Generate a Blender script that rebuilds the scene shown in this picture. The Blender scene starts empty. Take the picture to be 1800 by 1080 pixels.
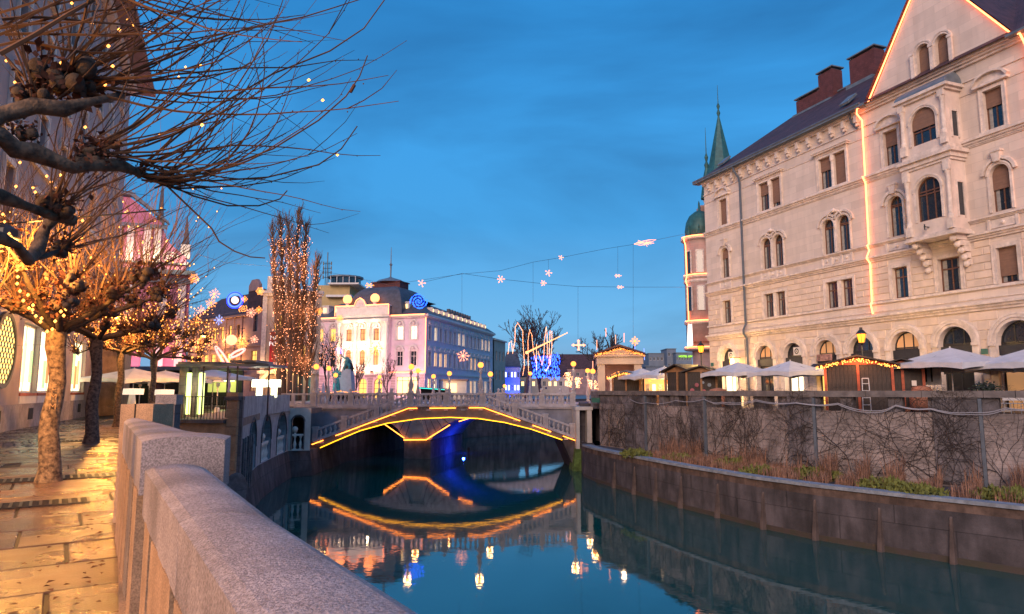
import bpy, math, random
from mathutils import Vector, Matrix
R=random.Random(7)
sc=bpy.context.scene
C=sc.collection
PI=math.pi
# ---------------------------------------------------------------- camera, sky, sun, exposure
F_PX,PX0,PY0,PITCH,EYE=1200.,900.,540.,math.atan(148/1200.),1.6
cd=bpy.data.cameras.new('camera');cam=bpy.data.objects.new('camera',cd);C.objects.link(cam)
cd.sensor_width=36;cd.lens=24;cd.clip_start=.05;cd.clip_end=3000
cam.location=(0,0,EYE);cam.rotation_euler=(PI/2+PITCH,0,0)
sc.camera=cam
sc.view_settings.view_transform='Standard';sc.view_settings.look='None'
sc.view_settings.exposure=0.72;sc.view_settings.gamma=1
sc.render.engine='CYCLES'
sc.cycles.use_denoising=True
sc.cycles.max_bounces=6;sc.cycles.diffuse_bounces=2;sc.cycles.glossy_bounces=4;sc.cycles.transmission_bounces=4
sc.cycles.sample_clamp_indirect=4;sc.cycles.caustics_reflective=False;sc.cycles.caustics_refractive=False
w=bpy.data.worlds.new('World');sc.world=w;w.use_nodes=True
nt=w.node_tree;nt.nodes.clear()
def wn(t,**k):
    n=nt.nodes.new(t)
    for a,b in k.items():setattr(n,a,b)
    return n
SKY_STRENGTH=.92
out=wn('ShaderNodeOutputWorld');bg=wn('ShaderNodeBackground');tc=wn('ShaderNodeTexCoord');sep=wn('ShaderNodeSeparateXYZ')
nt.links.new(tc.outputs['Generated'],sep.inputs[0])
sky=wn('ShaderNodeTexSky',sky_type='NISHITA');sky.sun_disc=False;sky.sun_elevation=math.radians(4);sky.sun_rotation=math.radians(192);sky.air_density=1.3;sky.ozone_density=4
ramp=wn('ShaderNodeValToRGB')
cr=ramp.color_ramp
cr.elements[0].position=0;cr.elements[0].color=(.03,.04,.06,1)
cr.elements[1].position=1;cr.elements[1].color=(.016,.160,.42,1)
for p,c in((.495,(.04,.05,.08,1)),(.5,(.14,.27,.44,1)),(.54,(.070,.225,.42,1)),(.62,(.022,.160,.37,1)),(.75,(.014,.160,.41,1))):
    e=cr.elements.new(p);e.color=c
mr=wn('ShaderNodeMapRange');mr.inputs[1].default_value=-1;mr.inputs[2].default_value=1
nt.links.new(sep.outputs[2],mr.inputs[0]);nt.links.new(mr.outputs[0],ramp.inputs[0])
# soft layered cloud: darker slate-blue banks over the blue
mp=wn('ShaderNodeMapping');mp.inputs['Scale'].default_value=(1.3,1.3,4.2)
nt.links.new(tc.outputs['Generated'],mp.inputs[0])
nz=wn('ShaderNodeTexNoise');nz.inputs['Scale'].default_value=1.15;nz.inputs['Detail'].default_value=7;nz.inputs['Roughness'].default_value=.52;nz.inputs['Distortion'].default_value=.5
nt.links.new(mp.outputs[0],nz.inputs[0])
r2=wn('ShaderNodeValToRGB');r2.color_ramp.elements[0].position=.36;r2.color_ramp.elements[0].color=(.70,.68,.71,1);r2.color_ramp.elements[1].position=.64;r2.color_ramp.elements[1].color=(1.38,1.30,1.26,1)
nt.links.new(nz.outputs[0],r2.inputs[0])
mx=wn('ShaderNodeMix',data_type='RGBA',blend_type='MULTIPLY');mx.inputs[0].default_value=1
nt.links.new(ramp.outputs[0],mx.inputs[6]);nt.links.new(r2.outputs[0],mx.inputs[7])
ad=wn('ShaderNodeMix',data_type='RGBA',blend_type='ADD');ad.inputs[0].default_value=.03
nt.links.new(mx.outputs[2],ad.inputs[6]);nt.links.new(sky.outputs[0],ad.inputs[7])
nt.links.new(ad.outputs[2],bg.inputs[0]);bg.inputs[1].default_value=SKY_STRENGTH
nt.links.new(bg.outputs[0],out.inputs[0])
sd=bpy.data.lights.new('sun','SUN');sun=bpy.data.objects.new('sun',sd);C.objects.link(sun)
sd.energy=1.7;sd.angle=math.radians(32);sd.color=(1,.70,.53)     # after-glow of the western sky behind the viewer
sun.rotation_euler=Vector((.30,.88,-.36)).to_track_quat('-Z','Y').to_euler()
# ---------------------------------------------------------------- helpers
def ray(px,py):
    a=(px-PX0)/F_PX;b=-(py-PY0)/F_PX
    return Vector((a,math.cos(PITCH)-b*math.sin(PITCH),math.sin(PITCH)+b*math.cos(PITCH)))
def at(px,py,Y):
    d=ray(px,py);return Vector((0,0,EYE))+d*(Y/d.y)
def gnd(px,py,z):
    d=ray(px,py);return Vector((0,0,EYE))+d*((z-EYE)/d.z)
def onpl(px,py,o,u):      # (distance along u, height) of a pixel on the upright plane through o along u
    d=ray(px,py);det=-d.x*u[1]+u[0]*d.y
    t=(-o[0]*u[1]+u[0]*o[1])/det;X=t*d.x-o[0];Y=t*d.y-o[1]
    return X*u[0]+Y*u[1],EYE+t*d.z
class MB:
    def __init__(s):s.v=[];s.f=[]
    def add(s,vs,fs):
        n=len(s.v);s.v+=[tuple(v) for v in vs];s.f+=[tuple(i+n for i in f) for f in fs];return s
    def box(s,x0,x1,y0,y1,z0,z1):
        return s.add([(x0,y0,z0),(x1,y0,z0),(x1,y1,z0),(x0,y1,z0),(x0,y0,z1),(x1,y0,z1),(x1,y1,z1),(x0,y1,z1)],
          [(0,3,2,1),(4,5,6,7),(0,1,5,4),(1,2,6,5),(2,3,7,6),(3,0,4,7)])
    def ext(s,poly,vec):
        n=len(poly);vec=Vector(vec);a=[Vector(p) for p in poly];b=[p+vec for p in a]
        return s.add(a+b,[tuple(range(n-1,-1,-1)),tuple(range(n,2*n))]+[(i,(i+1)%n,n+(i+1)%n,n+i) for i in range(n)])
    def xz(s,poly,y0,y1):return s.ext([(p[0],y0,p[1]) for p in poly],(0,y1-y0,0))
    def xy(s,poly,z0,z1):return s.ext([(p[0],p[1],z0) for p in poly],(0,0,z1-z0))
    def tube(s,pts,rad,n=5,cap=False,closed=False):
        pts=[Vector(p) for p in pts];m=len(pts)
        if not hasattr(rad,'__len__'):rad=[rad]*m
        vs=[];prev=None
        for i,p in enumerate(pts):
            a=pts[max(i-1,0)];b=pts[min(i+1,m-1)]
            if closed:a=pts[i-1];b=pts[(i+1)%m]
            t=(b-a)
            if t.length<1e-9:t=Vector((0,0,1))
            t.normalize()
            if prev is None:
                up=Vector((0,0,1)) if abs(t.z)<.9 else Vector((1,0,0))
                x=t.cross(up).normalized()
            else:
                x=(prev-t*prev.dot(t))
                x=x.normalized() if x.length>1e-6 else t.orthogonal().normalized()
            prev=x;y=t.cross(x)
            for k in range(n):
                q=2*PI*k/n;vs.append(p+(x*math.cos(q)+y*math.sin(q))*rad[i])
        fs=[]
        for i in range(m if closed else m-1):
            j=(i+1)%m
            for k in range(n):fs.append((i*n+k,i*n+(k+1)%n,j*n+(k+1)%n,j*n+k))
        if cap and not closed:fs+=[tuple(range(n-1,-1,-1)),tuple((m-1)*n+k for k in range(n))]
        return s.add(vs,fs)
    def lathe(s,prof,c=(0,0,0),n=8,ph=0):
        m=len(prof);vs=[]
        for r,z in prof:
            for k in range(n):
                q=2*PI*k/n+ph;vs.append((c[0]+r*math.cos(q),c[1]+r*math.sin(q),c[2]+z))
        fs=[(i*n+k,i*n+(k+1)%n,(i+1)*n+(k+1)%n,(i+1)*n+k) for i in range(m-1) for k in range(n)]
        fs+=[tuple(range(n-1,-1,-1)),tuple((m-1)*n+k for k in range(n))]
        return s.add(vs,fs)
    def ball(s,c,r,n=8,m=5,sz=1):
        return s.lathe([(max(r*math.sin(PI*i/m),r*.02),-r*sz*math.cos(PI*i/m)) for i in range(m+1)],c,n)
    def octa(s,c,r):
        x,y,z=c;return s.add([(x+r,y,z),(x,y+r,z),(x-r,y,z),(x,y-r,z),(x,y,z+r),(x,y,z-r)],[(0,1,4),(1,2,4),(2,3,4),(3,0,4),(1,0,5),(2,1,5),(3,2,5),(0,3,5)])
    def ring(s,cx,cz,r0,r1,y0,y1,a0=0,a1=PI,n=12):
        for i in range(n):
            p=a0+(a1-a0)*i/n;q=a0+(a1-a0)*(i+1)/n
            pl=[(cx+r0*math.cos(p),cz+r0*math.sin(p)),(cx+r1*math.cos(p),cz+r1*math.sin(p)),(cx+r1*math.cos(q),cz+r1*math.sin(q)),(cx+r0*math.cos(q),cz+r0*math.sin(q))]
            if i<=n:s.xz(pl,y0,y1)
        return s
    def mesh(s,name,m,smooth=False):
        me=bpy.data.meshes.new(name);me.from_pydata(s.v,[],s.f)
        if m:me.materials.append(m)
        if smooth:me.polygons.foreach_set('use_smooth',[True]*len(me.polygons))
        me.update();return me
    def build(s,name,m,parent=None,smooth=False,loc=None,**k):
        return link(name,s.mesh(name,m,smooth),parent,loc,**k)
def link(name,data,parent=None,loc=None,rz=0,**k):
    o=bpy.data.objects.new(name,data);C.objects.link(o)
    if parent is not None:o.parent=parent
    if loc is not None:o.location=loc
    if rz:o.rotation_euler.z=rz
    for a,b in k.items():o[a]=b
    return o
def tag(o,label,cat,group=None):
    o['label']=label;o['category']=cat
    if group:o['group']=group
    return o
def thing(name,label,cat,loc=(0,0,0),rz=0,group=None):
    o=bpy.data.objects.new(name,None);C.objects.link(o);o.empty_display_size=.3
    o.location=loc;o.rotation_euler.z=rz
    return tag(o,label,cat,group)
def struct(name,mb,m,**k):
    o=mb.build(name,m,**k);o['kind']='structure';return o
def text_mesh(name,body,size,ext,m,parent,loc,rot=(PI/2,0,0)):
    cu=bpy.data.curves.new(name,'FONT');cu.body=body;cu.size=size;cu.extrude=ext;cu.align_x='CENTER'
    t=bpy.data.objects.new(name,cu);C.objects.link(t);dg=bpy.context.evaluated_depsgraph_get();dg.update()
    me=bpy.data.meshes.new_from_object(t.evaluated_get(dg));bpy.data.objects.remove(t)
    me.materials.clear();me.materials.append(m);o=link(name,me,parent,loc);o.rotation_euler=rot;return o
def copy_tree(src,loc,rz=0,label=None,scale=None):
    kids={}
    for o in C.objects:
        if o.parent is not None:kids.setdefault(o.parent.name,[]).append(o)
    def cp(o,par):
        c=o.copy();C.objects.link(c)
        if par is not None:c.parent=par
        for ch in kids.get(o.name,[]):cp(ch,c)
        return c
    c=cp(src,None);c.location=loc;c.rotation_euler.z=rz
    if label:c['label']=label
    if scale:c.scale=(scale,)*3
    return c
# ---------------------------------------------------------------- materials
def M(name,col,rough=.75,var=.18,scale=2.,bump=.0,bscale=40,metal=0.,emit=None,es=0.,streak=0,brick=None,spec=None,col2=None,fine=.0,ms=True,rnd=0.,wet=None):
    m=bpy.data.materials.new(name);m.use_nodes=True;n=m.node_tree;N=n.nodes;L=n.links
    b=N['Principled BSDF'];b.inputs['Roughness'].default_value=rough;b.inputs['Metallic'].default_value=metal
    if spec is not None:b.inputs['Specular IOR Level'].default_value=spec
    col=tuple(col)[:3]
    if emit:
        b.inputs['Emission Color'].default_value=(*emit,1);b.inputs['Emission Strength'].default_value=es
        b.inputs['Base Color'].default_value=(*col,1)
        if not ms:m.cycles.emission_sampling='NONE'
        return m
    t=N.new('ShaderNodeTexCoord');src=t.outputs['Object']
    if rnd:
        oi=N.new('ShaderNodeObjectInfo');va=N.new('ShaderNodeVectorMath');va.operation='MULTIPLY_ADD';L.new(oi.outputs['Random'],va.inputs[0]);va.inputs[1].default_value=(57,91,33);L.new(src,va.inputs[2]);src=va.outputs[0]
    def mix(a,c,f,mode='MIX'):
        x=N.new('ShaderNodeMix');x.data_type='RGBA';x.blend_type=mode
        for i,q in((6,a),(7,c),(0,f)):
            if isinstance(q,tuple):x.inputs[i].default_value=(*q,1)
            elif isinstance(q,(int,float)):x.inputs[i].default_value=q
            else:L.new(q,x.inputs[i])
        return x.outputs[2]
    nz=N.new('ShaderNodeTexNoise');nz.inputs['Scale'].default_value=scale;nz.inputs['Detail'].default_value=6;nz.inputs['Roughness'].default_value=.6
    L.new(src,nz.inputs[0])
    rp=N.new('ShaderNodeValToRGB');rp.color_ramp.elements[0].position=.36;rp.color_ramp.elements[1].position=.64
    lo=tuple(max(0,c*(1-var)) for c in col);hi=tuple(min(1,c*(1+var)) for c in col)
    if col2:lo=col2
    rp.color_ramp.elements[0].color=(*lo,1);rp.color_ramp.elements[1].color=(*hi,1);L.new(nz.outputs[0],rp.inputs[0])
    c=rp.outputs[0]
    if streak:
        mp=N.new('ShaderNodeMapping');mp.inputs['Scale'].default_value=(1.3,1.3,.28);L.new(src,mp.inputs[0])
        n2=N.new('ShaderNodeTexNoise');n2.inputs['Scale'].default_value=1.5;n2.inputs['Detail'].default_value=5;L.new(mp.outputs[0],n2.inputs[0])
        r3=N.new('ShaderNodeMapRange');r3.inputs[1].default_value=.42;r3.inputs[2].default_value=.7;r3.inputs[4].default_value=streak;L.new(n2.outputs[0],r3.inputs[0])
        c=mix(c,tuple(x*.3 for x in col),r3.outputs[0])
    if fine:
        n4=N.new('ShaderNodeTexNoise');n4.inputs['Scale'].default_value=90;n4.inputs['Detail'].default_value=2;L.new(src,n4.inputs[0])
        r4=N.new('ShaderNodeMapRange');r4.inputs[1].default_value=.35;r4.inputs[2].default_value=.65;r4.inputs[3].default_value=1-fine;r4.inputs[4].default_value=1+fine;L.new(n4.outputs[0],r4.inputs[0])
        cb=N.new('ShaderNodeCombineXYZ');[L.new(r4.outputs[0],cb.inputs[i]) for i in range(3)]
        c=mix(c,cb.outputs[0],1.,'MULTIPLY')
    if rnd:
        mr_=N.new('ShaderNodeMapRange');mr_.inputs[3].default_value=1-rnd;mr_.inputs[4].default_value=1+rnd;L.new(oi.outputs['Random'],mr_.inputs[0])
        cb=N.new('ShaderNodeCombineXYZ');[L.new(mr_.outputs[0],cb.inputs[i]) for i in range(3)]
        c=mix(c,cb.outputs[0],1.,'MULTIPLY')
    if wet:
        nw_=N.new('ShaderNodeTexNoise');nw_.inputs['Scale'].default_value=wet[2];nw_.inputs['Detail'].default_value=4;L.new(t.outputs['Object'] if not rnd else src,nw_.inputs[0])
        rw_=N.new('ShaderNodeMapRange');rw_.inputs[1].default_value=.38;rw_.inputs[2].default_value=.62;rw_.inputs[3].default_value=wet[0];rw_.inputs[4].default_value=wet[1];L.new(nw_.outputs[0],rw_.inputs[0]);L.new(rw_.outputs[0],b.inputs['Roughness'])
    h=None
    if brick:   # (width,height,mortar,darkness,depth)
        mp=N.new('ShaderNodeMapping');L.new(src,mp.inputs[0]);mp.inputs['Rotation'].default_value=(PI/2,0,0)
        br=N.new('ShaderNodeTexBrick');L.new(mp.outputs[0],br.inputs[0]);br.inputs['Scale'].default_value=1
        br.inputs['Brick Width'].default_value=brick[0];br.inputs['Row Height'].default_value=brick[1];br.inputs['Mortar Size'].default_value=brick[2];br.inputs['Mortar Smooth'].default_value=.3
        br.inputs['Color1'].default_value=(1,1,1,1);br.inputs['Color2'].default_value=(.86,.86,.86,1);br.inputs['Mortar'].default_value=(brick[3],)*3+(1,)
        c=mix(c,br.outputs['Color'],1.,'MULTIPLY');h=br.outputs['Fac']
    L.new(c,b.inputs['Base Color'])
    if bump or h is not None:
        bp=N.new('ShaderNodeBump');bp.inputs['Distance'].default_value=.02
        n3=N.new('ShaderNodeTexNoise');n3.inputs['Scale'].default_value=bscale;n3.inputs['Detail'].default_value=4;L.new(src,n3.inputs[0])
        hh=n3.outputs[0]
        if h is not None:
            ma=N.new('ShaderNodeMath');ma.operation='MULTIPLY_ADD';L.new(h,ma.inputs[0]);ma.inputs[1].default_value=-brick[4];L.new(hh,ma.inputs[2]);hh=ma.outputs[0]
        bp.inputs['Strength'].default_value=max(bump,.3 if h is not None else 0);L.new(hh,bp.inputs['Height']);L.new(bp.outputs[0],b.inputs['Normal'])
    return m
def E(name,col,s,ms=True):return M(name,tuple(c*.5 for c in col),emit=col,es=s,ms=ms)
m_plaster=M('cream_plaster',(.83,.68,.57),.85,.06,.6,.2,30,streak=.14,brick=(1.3,.48,.012,.80,.6))
m_plaster2=M('cream_stone',(.80,.65,.55),.8,.12,1.2,.15,30,streak=.14)
m_trim=M('trim_stone',(.82,.68,.58),.75,.16,3,.15,30,streak=.28)
m_block=M('rusticated_block',(.79,.62,.49),.85,.08,1.5,.25,30,streak=.15,rnd=.05)
m_wood=M('brown_wood',(.16,.07,.04),.55,.25,8)
m_blind=M('roller_blind',(.27,.15,.10),.8,.08,3,brick=(30,.06,.006,.75,.3))
m_curtain=M('curtain',(.35,.33,.30),.9,.2,6)
m_glass=M('dark_glass',(.02,.028,.04),.06,.2,3,spec=.9)
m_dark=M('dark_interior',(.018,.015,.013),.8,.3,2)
m_roof=M('roof_tiles',(.085,.035,.04),.7,.35,1.5,brick=(.22,.16,.02,.45,1.5))
m_slate=M('slate_roof',(.075,.075,.095),.6,.25,1.5)
m_copper=M('green_copper',(.03,.12,.12),.55,.25,2,streak=.4)
m_lead=M('grey_metal_roof',(.14,.17,.20),.45,.2,2)
m_brick=M('red_brick',(.14,.045,.045),.85,.2,3,brick=(.26,.09,.012,.6,.8))
m_pipe=M('grey_pipe',(.10,.12,.15),.45,.15,3)
m_black=M('black_metal',(.02,.02,.022),.4,.2,5)
m_bridge=M('bridge_stone',(.54,.48,.49),.8,.2,2,.25,40,streak=.35,fine=.12)
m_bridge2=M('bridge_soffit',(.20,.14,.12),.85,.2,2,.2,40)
m_quay=M('quay_concrete',(.095,.08,.088),.85,.45,.7,.5,14,streak=.85,fine=.25,brick=(2.6,1.1,.02,.55,.8))
m_quaytop=M('quay_ledge',(.24,.26,.30),.75,.25,3,.3,30)
m_ivywall=M('ivy_wall_brick',(.31,.255,.245),.9,.36,.9,.4,25,streak=.4,brick=(.5,.16,.012,.7,.8))
m_pil=M('wall_pilaster',(.16,.14,.15),.85,.45,1.3,.5,18,streak=.6,fine=.2,brick=(.9,.42,.015,.6,.8))
m_coping=M('coping_stone',(.16,.135,.13),.8,.3,2,.3,25)
m_gran=M('parapet_granite',(.36,.30,.30),.72,.30,1.6,.5,150,fine=.35,streak=.35,rnd=.08)
m_gran2=M('parapet_granite_face',(.42,.26,.155),.8,.2,3,.3,120,streak=.3,fine=.25)
m_slab=M('wet_paving_slab',(.17,.10,.06),.28,.35,1.3,.3,55,fine=.14,rnd=.22,wet=(.12,.42,1.1))
m_joint=M('paving_joint',(.018,.014,.012),.6,.2,6)
m_cobble=M('wet_cobble',(.10,.085,.07),.3,.3,1.2,.2,20,wet=(.10,.35,.6))
m_ground=M('square_ground',(.16,.13,.12),.45,.2,1,.1,20)
m_bark=M('plane_bark',(.26,.17,.09),.85,.4,13,.6,30,col2=(.055,.032,.02))
m_barkdark=M('dark_bark',(.075,.05,.036),.9,.35,14,.6,40)
m_twig=M('bare_twig',(.13,.065,.034),.8,.3,4)
m_twigdark=M('dark_twig',(.04,.03,.03),.8,.3,4)
m_leaf=M('dead_leaves',(.13,.045,.022),.85,.5,20)
m_hotel=M('pale_pink_render',(.76,.61,.66),.85,.08,.7,.1,20)
m_hotel_low=M('hotel_rustic_base',(.46,.37,.36),.85,.12,1,.1,20)
m_white=M('white_stucco',(.72,.66,.62),.8,.08,2)
m_brown=M('mauve_render',(.30,.19,.19),.85,.15,.8,.1,20)
m_church=M('church_pink',(.50,.20,.30),.85,.12,.8,.1,20)
m_canvas=M('white_canvas',(.62,.60,.62),.8,.08,2)
m_red=M('red_paint',(.40,.085,.035),.6,.2,5)
m_vine=M('vine_stem',(.045,.032,.030),.9,.3,8)
m_grass=M('dry_grass',(.28,.15,.10),.9,.45,3)
m_green=M('moss_green_shrub',(.13,.14,.03),.9,.4,8)
m_moss=M('green_moss',(.10,.16,.04),.9,.4,3,.5,20,streak=.4)
m_bronze=M('verdigris_bronze',(.04,.22,.23),.5,.4,3)
m_sign=M('green_sign',(.02,.13,.10),.5,.1,2)
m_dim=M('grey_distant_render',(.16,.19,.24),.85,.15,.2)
m_cable=M('white_cable',(.33,.31,.33),.6,.1,2)
m_skyw=M('cream_house',(.50,.40,.33),.85,.1,1)
m_yellow=M('yellow_render',(.50,.36,.17),.85,.1,1)
m_terracotta=M('terracotta',(.40,.16,.09),.8,.2,5)
m_stall=M('stall_planks',(.045,.035,.03),.7,.3,6)
m_stallwood=M('stall_post_wood',(.30,.15,.07),.7,.25,6)
e_warm=E('warm_window',(1,.62,.26),1.5);e_warm2=E('amber_window',(1,.55,.12),1.0);e_white=E('white_window',(1,.82,.52),1.25)
e_dimwin=E('dim_window',(1,.5,.22),.22)
e_lamp=E('lamp_globe',(1,.24,.035),2.6);e_lant=E('lantern_glass',(1,.27,.02),2.4)
e_bulb=E('fairy_bulb',(1,.34,.06),3.4,False);e_bulbw=E('white_bulb',(1,.36,.16),3.4,False);e_blue=E('blue_led',(.02,.08,1),5,False)
e_strip=E('orange_strip',(1,.25,.03),4.5);e_yel=E('yellow_strip',(1,.40,.012),3);e_facstrip=E('facade_strip',(1,.22,.075),4.2)
e_star=E('star_white',(1,.34,.20),1.7,False);e_starw=E('star_cool',(.35,.45,1),1.3,False);e_gold=E('gold_light',(1,.28,.05),2.1,False)
e_green=E('green_sign_light',(.45,1,.02),1.2,False);e_shop=E('shop_light',(.9,.9,.55),1.5);e_cool=E('shop_white',(1,.85,.5),1.9)
def point(parent,loc,col,watts,r=.12,name='lamp_light'):
    l=bpy.data.lights.new(name,'POINT');l.energy=watts;l.color=col;l.shadow_soft_size=r
    o=bpy.data.objects.new(name,l);C.objects.link(o);o.parent=parent;o.location=loc;return o
WARM=(1,.50,.15)
# ---------------------------------------------------------------- facade toolkit (local x along the wall, -y outward, z up)
def wall(mb,x0,x1,z0,z1,ops,depth=.3,y=0.):
    """front sheet with real openings and reveals; ops=(a,b,za,zb,arch)"""
    xs={x0,x1};zs={z0,z1};rects=[]
    for a,b,za,zb,ar in ops:
        top=zb+(b-a)/2 if ar else zb
        xs|={a,b};zs|={max(za,z0),min(top,z1)};rects.append((a,b,za,top))
    xs=sorted(x for x in xs if x0<=x<=x1);zs=sorted(z for z in zs if z0<=z<=z1)
    for i in range(len(xs)-1):
        zc=None
        for j in range(len(zs)-1):
            cx=(xs[i]+xs[i+1])/2;cz=(zs[j]+zs[j+1])/2
            if xs[i+1]-xs[i]<1e-6 or zs[j+1]-zs[j]<1e-6:continue
            if any(a<cx<b and c<cz<d for a,b,c,d in rects):continue
            mb.add([(xs[i],y,zs[j]),(xs[i+1],y,zs[j]),(xs[i+1],y,zs[j+1]),(xs[i],y,zs[j+1])],[(0,1,2,3)])
    for a,b,za,zb,ar in ops:
        yb=y+depth
        mb.add([(a,y,za),(a,yb,za),(a,yb,zb),(a,y,zb)],[(0,1,2,3)])
        mb.add([(b,y,za),(b,yb,za),(b,yb,zb),(b,y,zb)],[(3,2,1,0)])
        mb.add([(a,y,za),(b,y,za),(b,yb,za),(a,yb,za)],[(0,1,2,3)])
        if not ar:mb.add([(a,y,zb),(b,y,zb),(b,yb,zb),(a,yb,zb)],[(3,2,1,0)])
        else:
            r=(b-a)/2;cx=(a+b)/2;n=14
            P=[(cx-r*math.cos(PI*k/n),zb+r*math.sin(PI*k/n)) for k in range(n+1)]
            for k in range(n):
                p,q=P[k],P[k+1];T=zb+r
                mb.add([(p[0],y,p[1]),(p[0],y,T),(q[0],y,T),(q[0],y,q[1])],[(3,2,1,0)])
                mb.add([(p[0],y,p[1]),(q[0],y,q[1]),(q[0],yb,q[1]),(p[0],yb,p[1])],[(0,1,2,3)])
    return mb
CA={}
def cached(key,fn):
    if key not in CA:CA[key]=fn()
    return CA[key]
def window(par,a,b,z0,z1,arch=False,y=.26,frame=None,pane=None,blind=0,curtain=False,bars=1,transom=.68,name='window'):
    """frame part with pane, blind and curtains as sub-parts"""
    frame=frame or m_wood;pane=pane or m_glass
    w=round(b-a,2);h=round(z1-z0,2);r=w/2
    def fr():
        g=MB();t=min(.07,w*.09);q=.08
        g.box(-w/2,-w/2+t,0,q,0,h);g.box(w/2-t,w/2,0,q,0,h);g.box(-w/2+t,w/2-t,0,q,0,t)
        for k in range(bars):
            x=-w/2+w*(k+1)/(bars+1);g.box(x-t*.45,x+t*.45,.01,q-.01,t,h+(r*.9 if arch else -t))
        if transom:g.box(-w/2+t,w/2-t,-.005,q+.005,h*transom-t*.5,h*transom+t*.5)
        if arch:
            g.ring(0,h,r-t,r,0,q,0,PI,10);g.box(-w/2+t,w/2-t,-.01,q+.01,h-t*.5,h+t*.5)
        else:g.box(-w/2+t,w/2-t,0,q,h-t,h)
        return g.mesh('window',frame)
    def pn():
        g=MB();P=[(-w/2,0),(w/2,0),(w/2,h)]
        if arch:P+=[(r*math.cos(PI*k/10),h+r*math.sin(PI*k/10)) for k in range(1,10)]
        P+=[(-w/2,h)];g.xz(P,.045,.06);return g.mesh('pane',pane)
    o=link(name,cached(('wf',w,h,arch,bars,transom,frame.name),fr),par,((a+b)/2,y,z0))
    link('pane',cached(('wp',w,h,arch,pane.name),pn),o)
    if blind:
        top=h+(r if arch else 0);bz=top-(top)*blind
        def bl():
            g=MB();P=[(-w/2+.02,bz),(w/2-.02,bz),(w/2-.02,h)]
            if arch:P+=[((r-.02)*math.cos(PI*k/10),h+(r-.02)*math.sin(PI*k/10)) for k in range(1,10)]
            P+=[(-w/2+.02,h)];g.xz(P,-.055,-.025);return g.mesh('blind',m_blind)
        link('blind',cached(('wb',w,h,arch,round(bz,2)),bl),o)
    if curtain:
        def cu():
            g=MB()
            for s in(-1,1):g.box(min(s*w*.44,s*w*.24),max(s*w*.44,s*w*.24),.035,.043,.08,h*.95)
            return g.mesh('curtain',m_curtain)
        link('curtain',cached(('wc',w,h),cu),o)
    return o
def surround_rect(mb,a,b,z0,z1,t=.16,p=.09,sill=True,hood=False):
    mb.box(a-t,a-.002,-p,.0,z0,z1+t);mb.box(b+.002,b+t,-p,.0,z0,z1+t);mb.box(a-.002,b+.002,-p,.0,z1+.002,z1+t)
    mb.box(a-t-.03,a-t+.03,-p-.03,.0,z0,z1+t);mb.box(b+t-.03,b+t+.03,-p-.03,.0,z0,z1+t)
    if sill:mb.box(a-t-.08,b+t+.08,-p-.10,.0,z0-.12,z0-.002)
    if hood:
        mb.box(a-t-.06,b+t+.06,-p-.04,0,z1+t+.002,z1+t+.14);mb.box(a-t-.18,b+t+.18,-p-.2,0,z1+t+.142,z1+t+.24);mb.box(a-t-.24,b+t+.24,-p-.26,0,z1+t+.242,z1+t+.30)
def surround_arch(mb,a,b,z0,zs,t=.17,p=.09,n=14):
    r=(b-a)/2;c=(a+b)/2
    mb.box(a-t,a-.002,-p,0,z0,zs);mb.box(b+.002,b+t,-p,0,z0,zs);mb.ring(c,zs,r+.002,r+t,-p,0,0,PI,n);mb.ring(c,zs,r+t-.04,r+t+.04,-p-.035,0,0,PI,n)
def blocks(par,x0,x1,z0,z1,h,w,holes,mat,proud=.03,gap=.022,off=0,y=0.,name='stone_block'):
    nrow=int(round((z1-z0)/h));h=(z1-z0)/nrow
    for k in range(nrow):
        za=z0+k*h;zb=za+h;ivs=[(x0,x1)]
        for f in holes:
            iv=f(za,zb)
            if not iv:continue
            nv=[]
            for a,b in ivs:
                if iv[1]<=a or iv[0]>=b:nv.append((a,b));continue
                if iv[0]>a:nv.append((a,iv[0]))
                if iv[1]<b:nv.append((iv[1],b))
            ivs=nv
        for a,b in ivs:
            L=b-a
            if L<.12:continue
            xs=[a];x=math.floor(a/w)*w+(w/2 if (k+off)%2 else 0)
            while x<b-.25:
                if x>a+.25:xs.append(x)
                x+=w
            xs.append(b)
            for i in range(len(xs)-1):
                ww=round(xs[i+1]-xs[i]-gap,2);hh=round(h-gap,3)
                def mk():
                    g=MB();c=.018;W=ww/2;H=hh/2
                    g.add([(-W,0,-H),(W,0,-H),(W,0,H),(-W,0,H),(-W+c,-proud,-H+c),(W-c,-proud,-H+c),(W-c,-proud,H-c),(-W+c,-proud,H-c)],[(4,5,6,7),(0,1,5,4),(1,2,6,5),(2,3,7,6),(3,0,4,7)])
                    return g.mesh(name,mat)
                link(name,cached(('blk',ww,hh,mat.name,proud),mk),par,((xs[i]+xs[i+1])/2,y,(za+zb)/2))
def rect_hole(a,b,z0,z1):return lambda za,zb:(a,b) if zb>z0+.05 and za<z1-.05 else None
def arch_hole(c,hw,zs,extra,z0=-9):
    Rr=hw+extra
    def f(za,zb):
        if zb<=z0:return None
        if za<zs:return (c-Rr,c+Rr)
        if za>zs+Rr:return None
        d=math.sqrt(max(0,Rr*Rr-(za-zs)**2));return (c-d,c+d)
    return f
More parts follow.
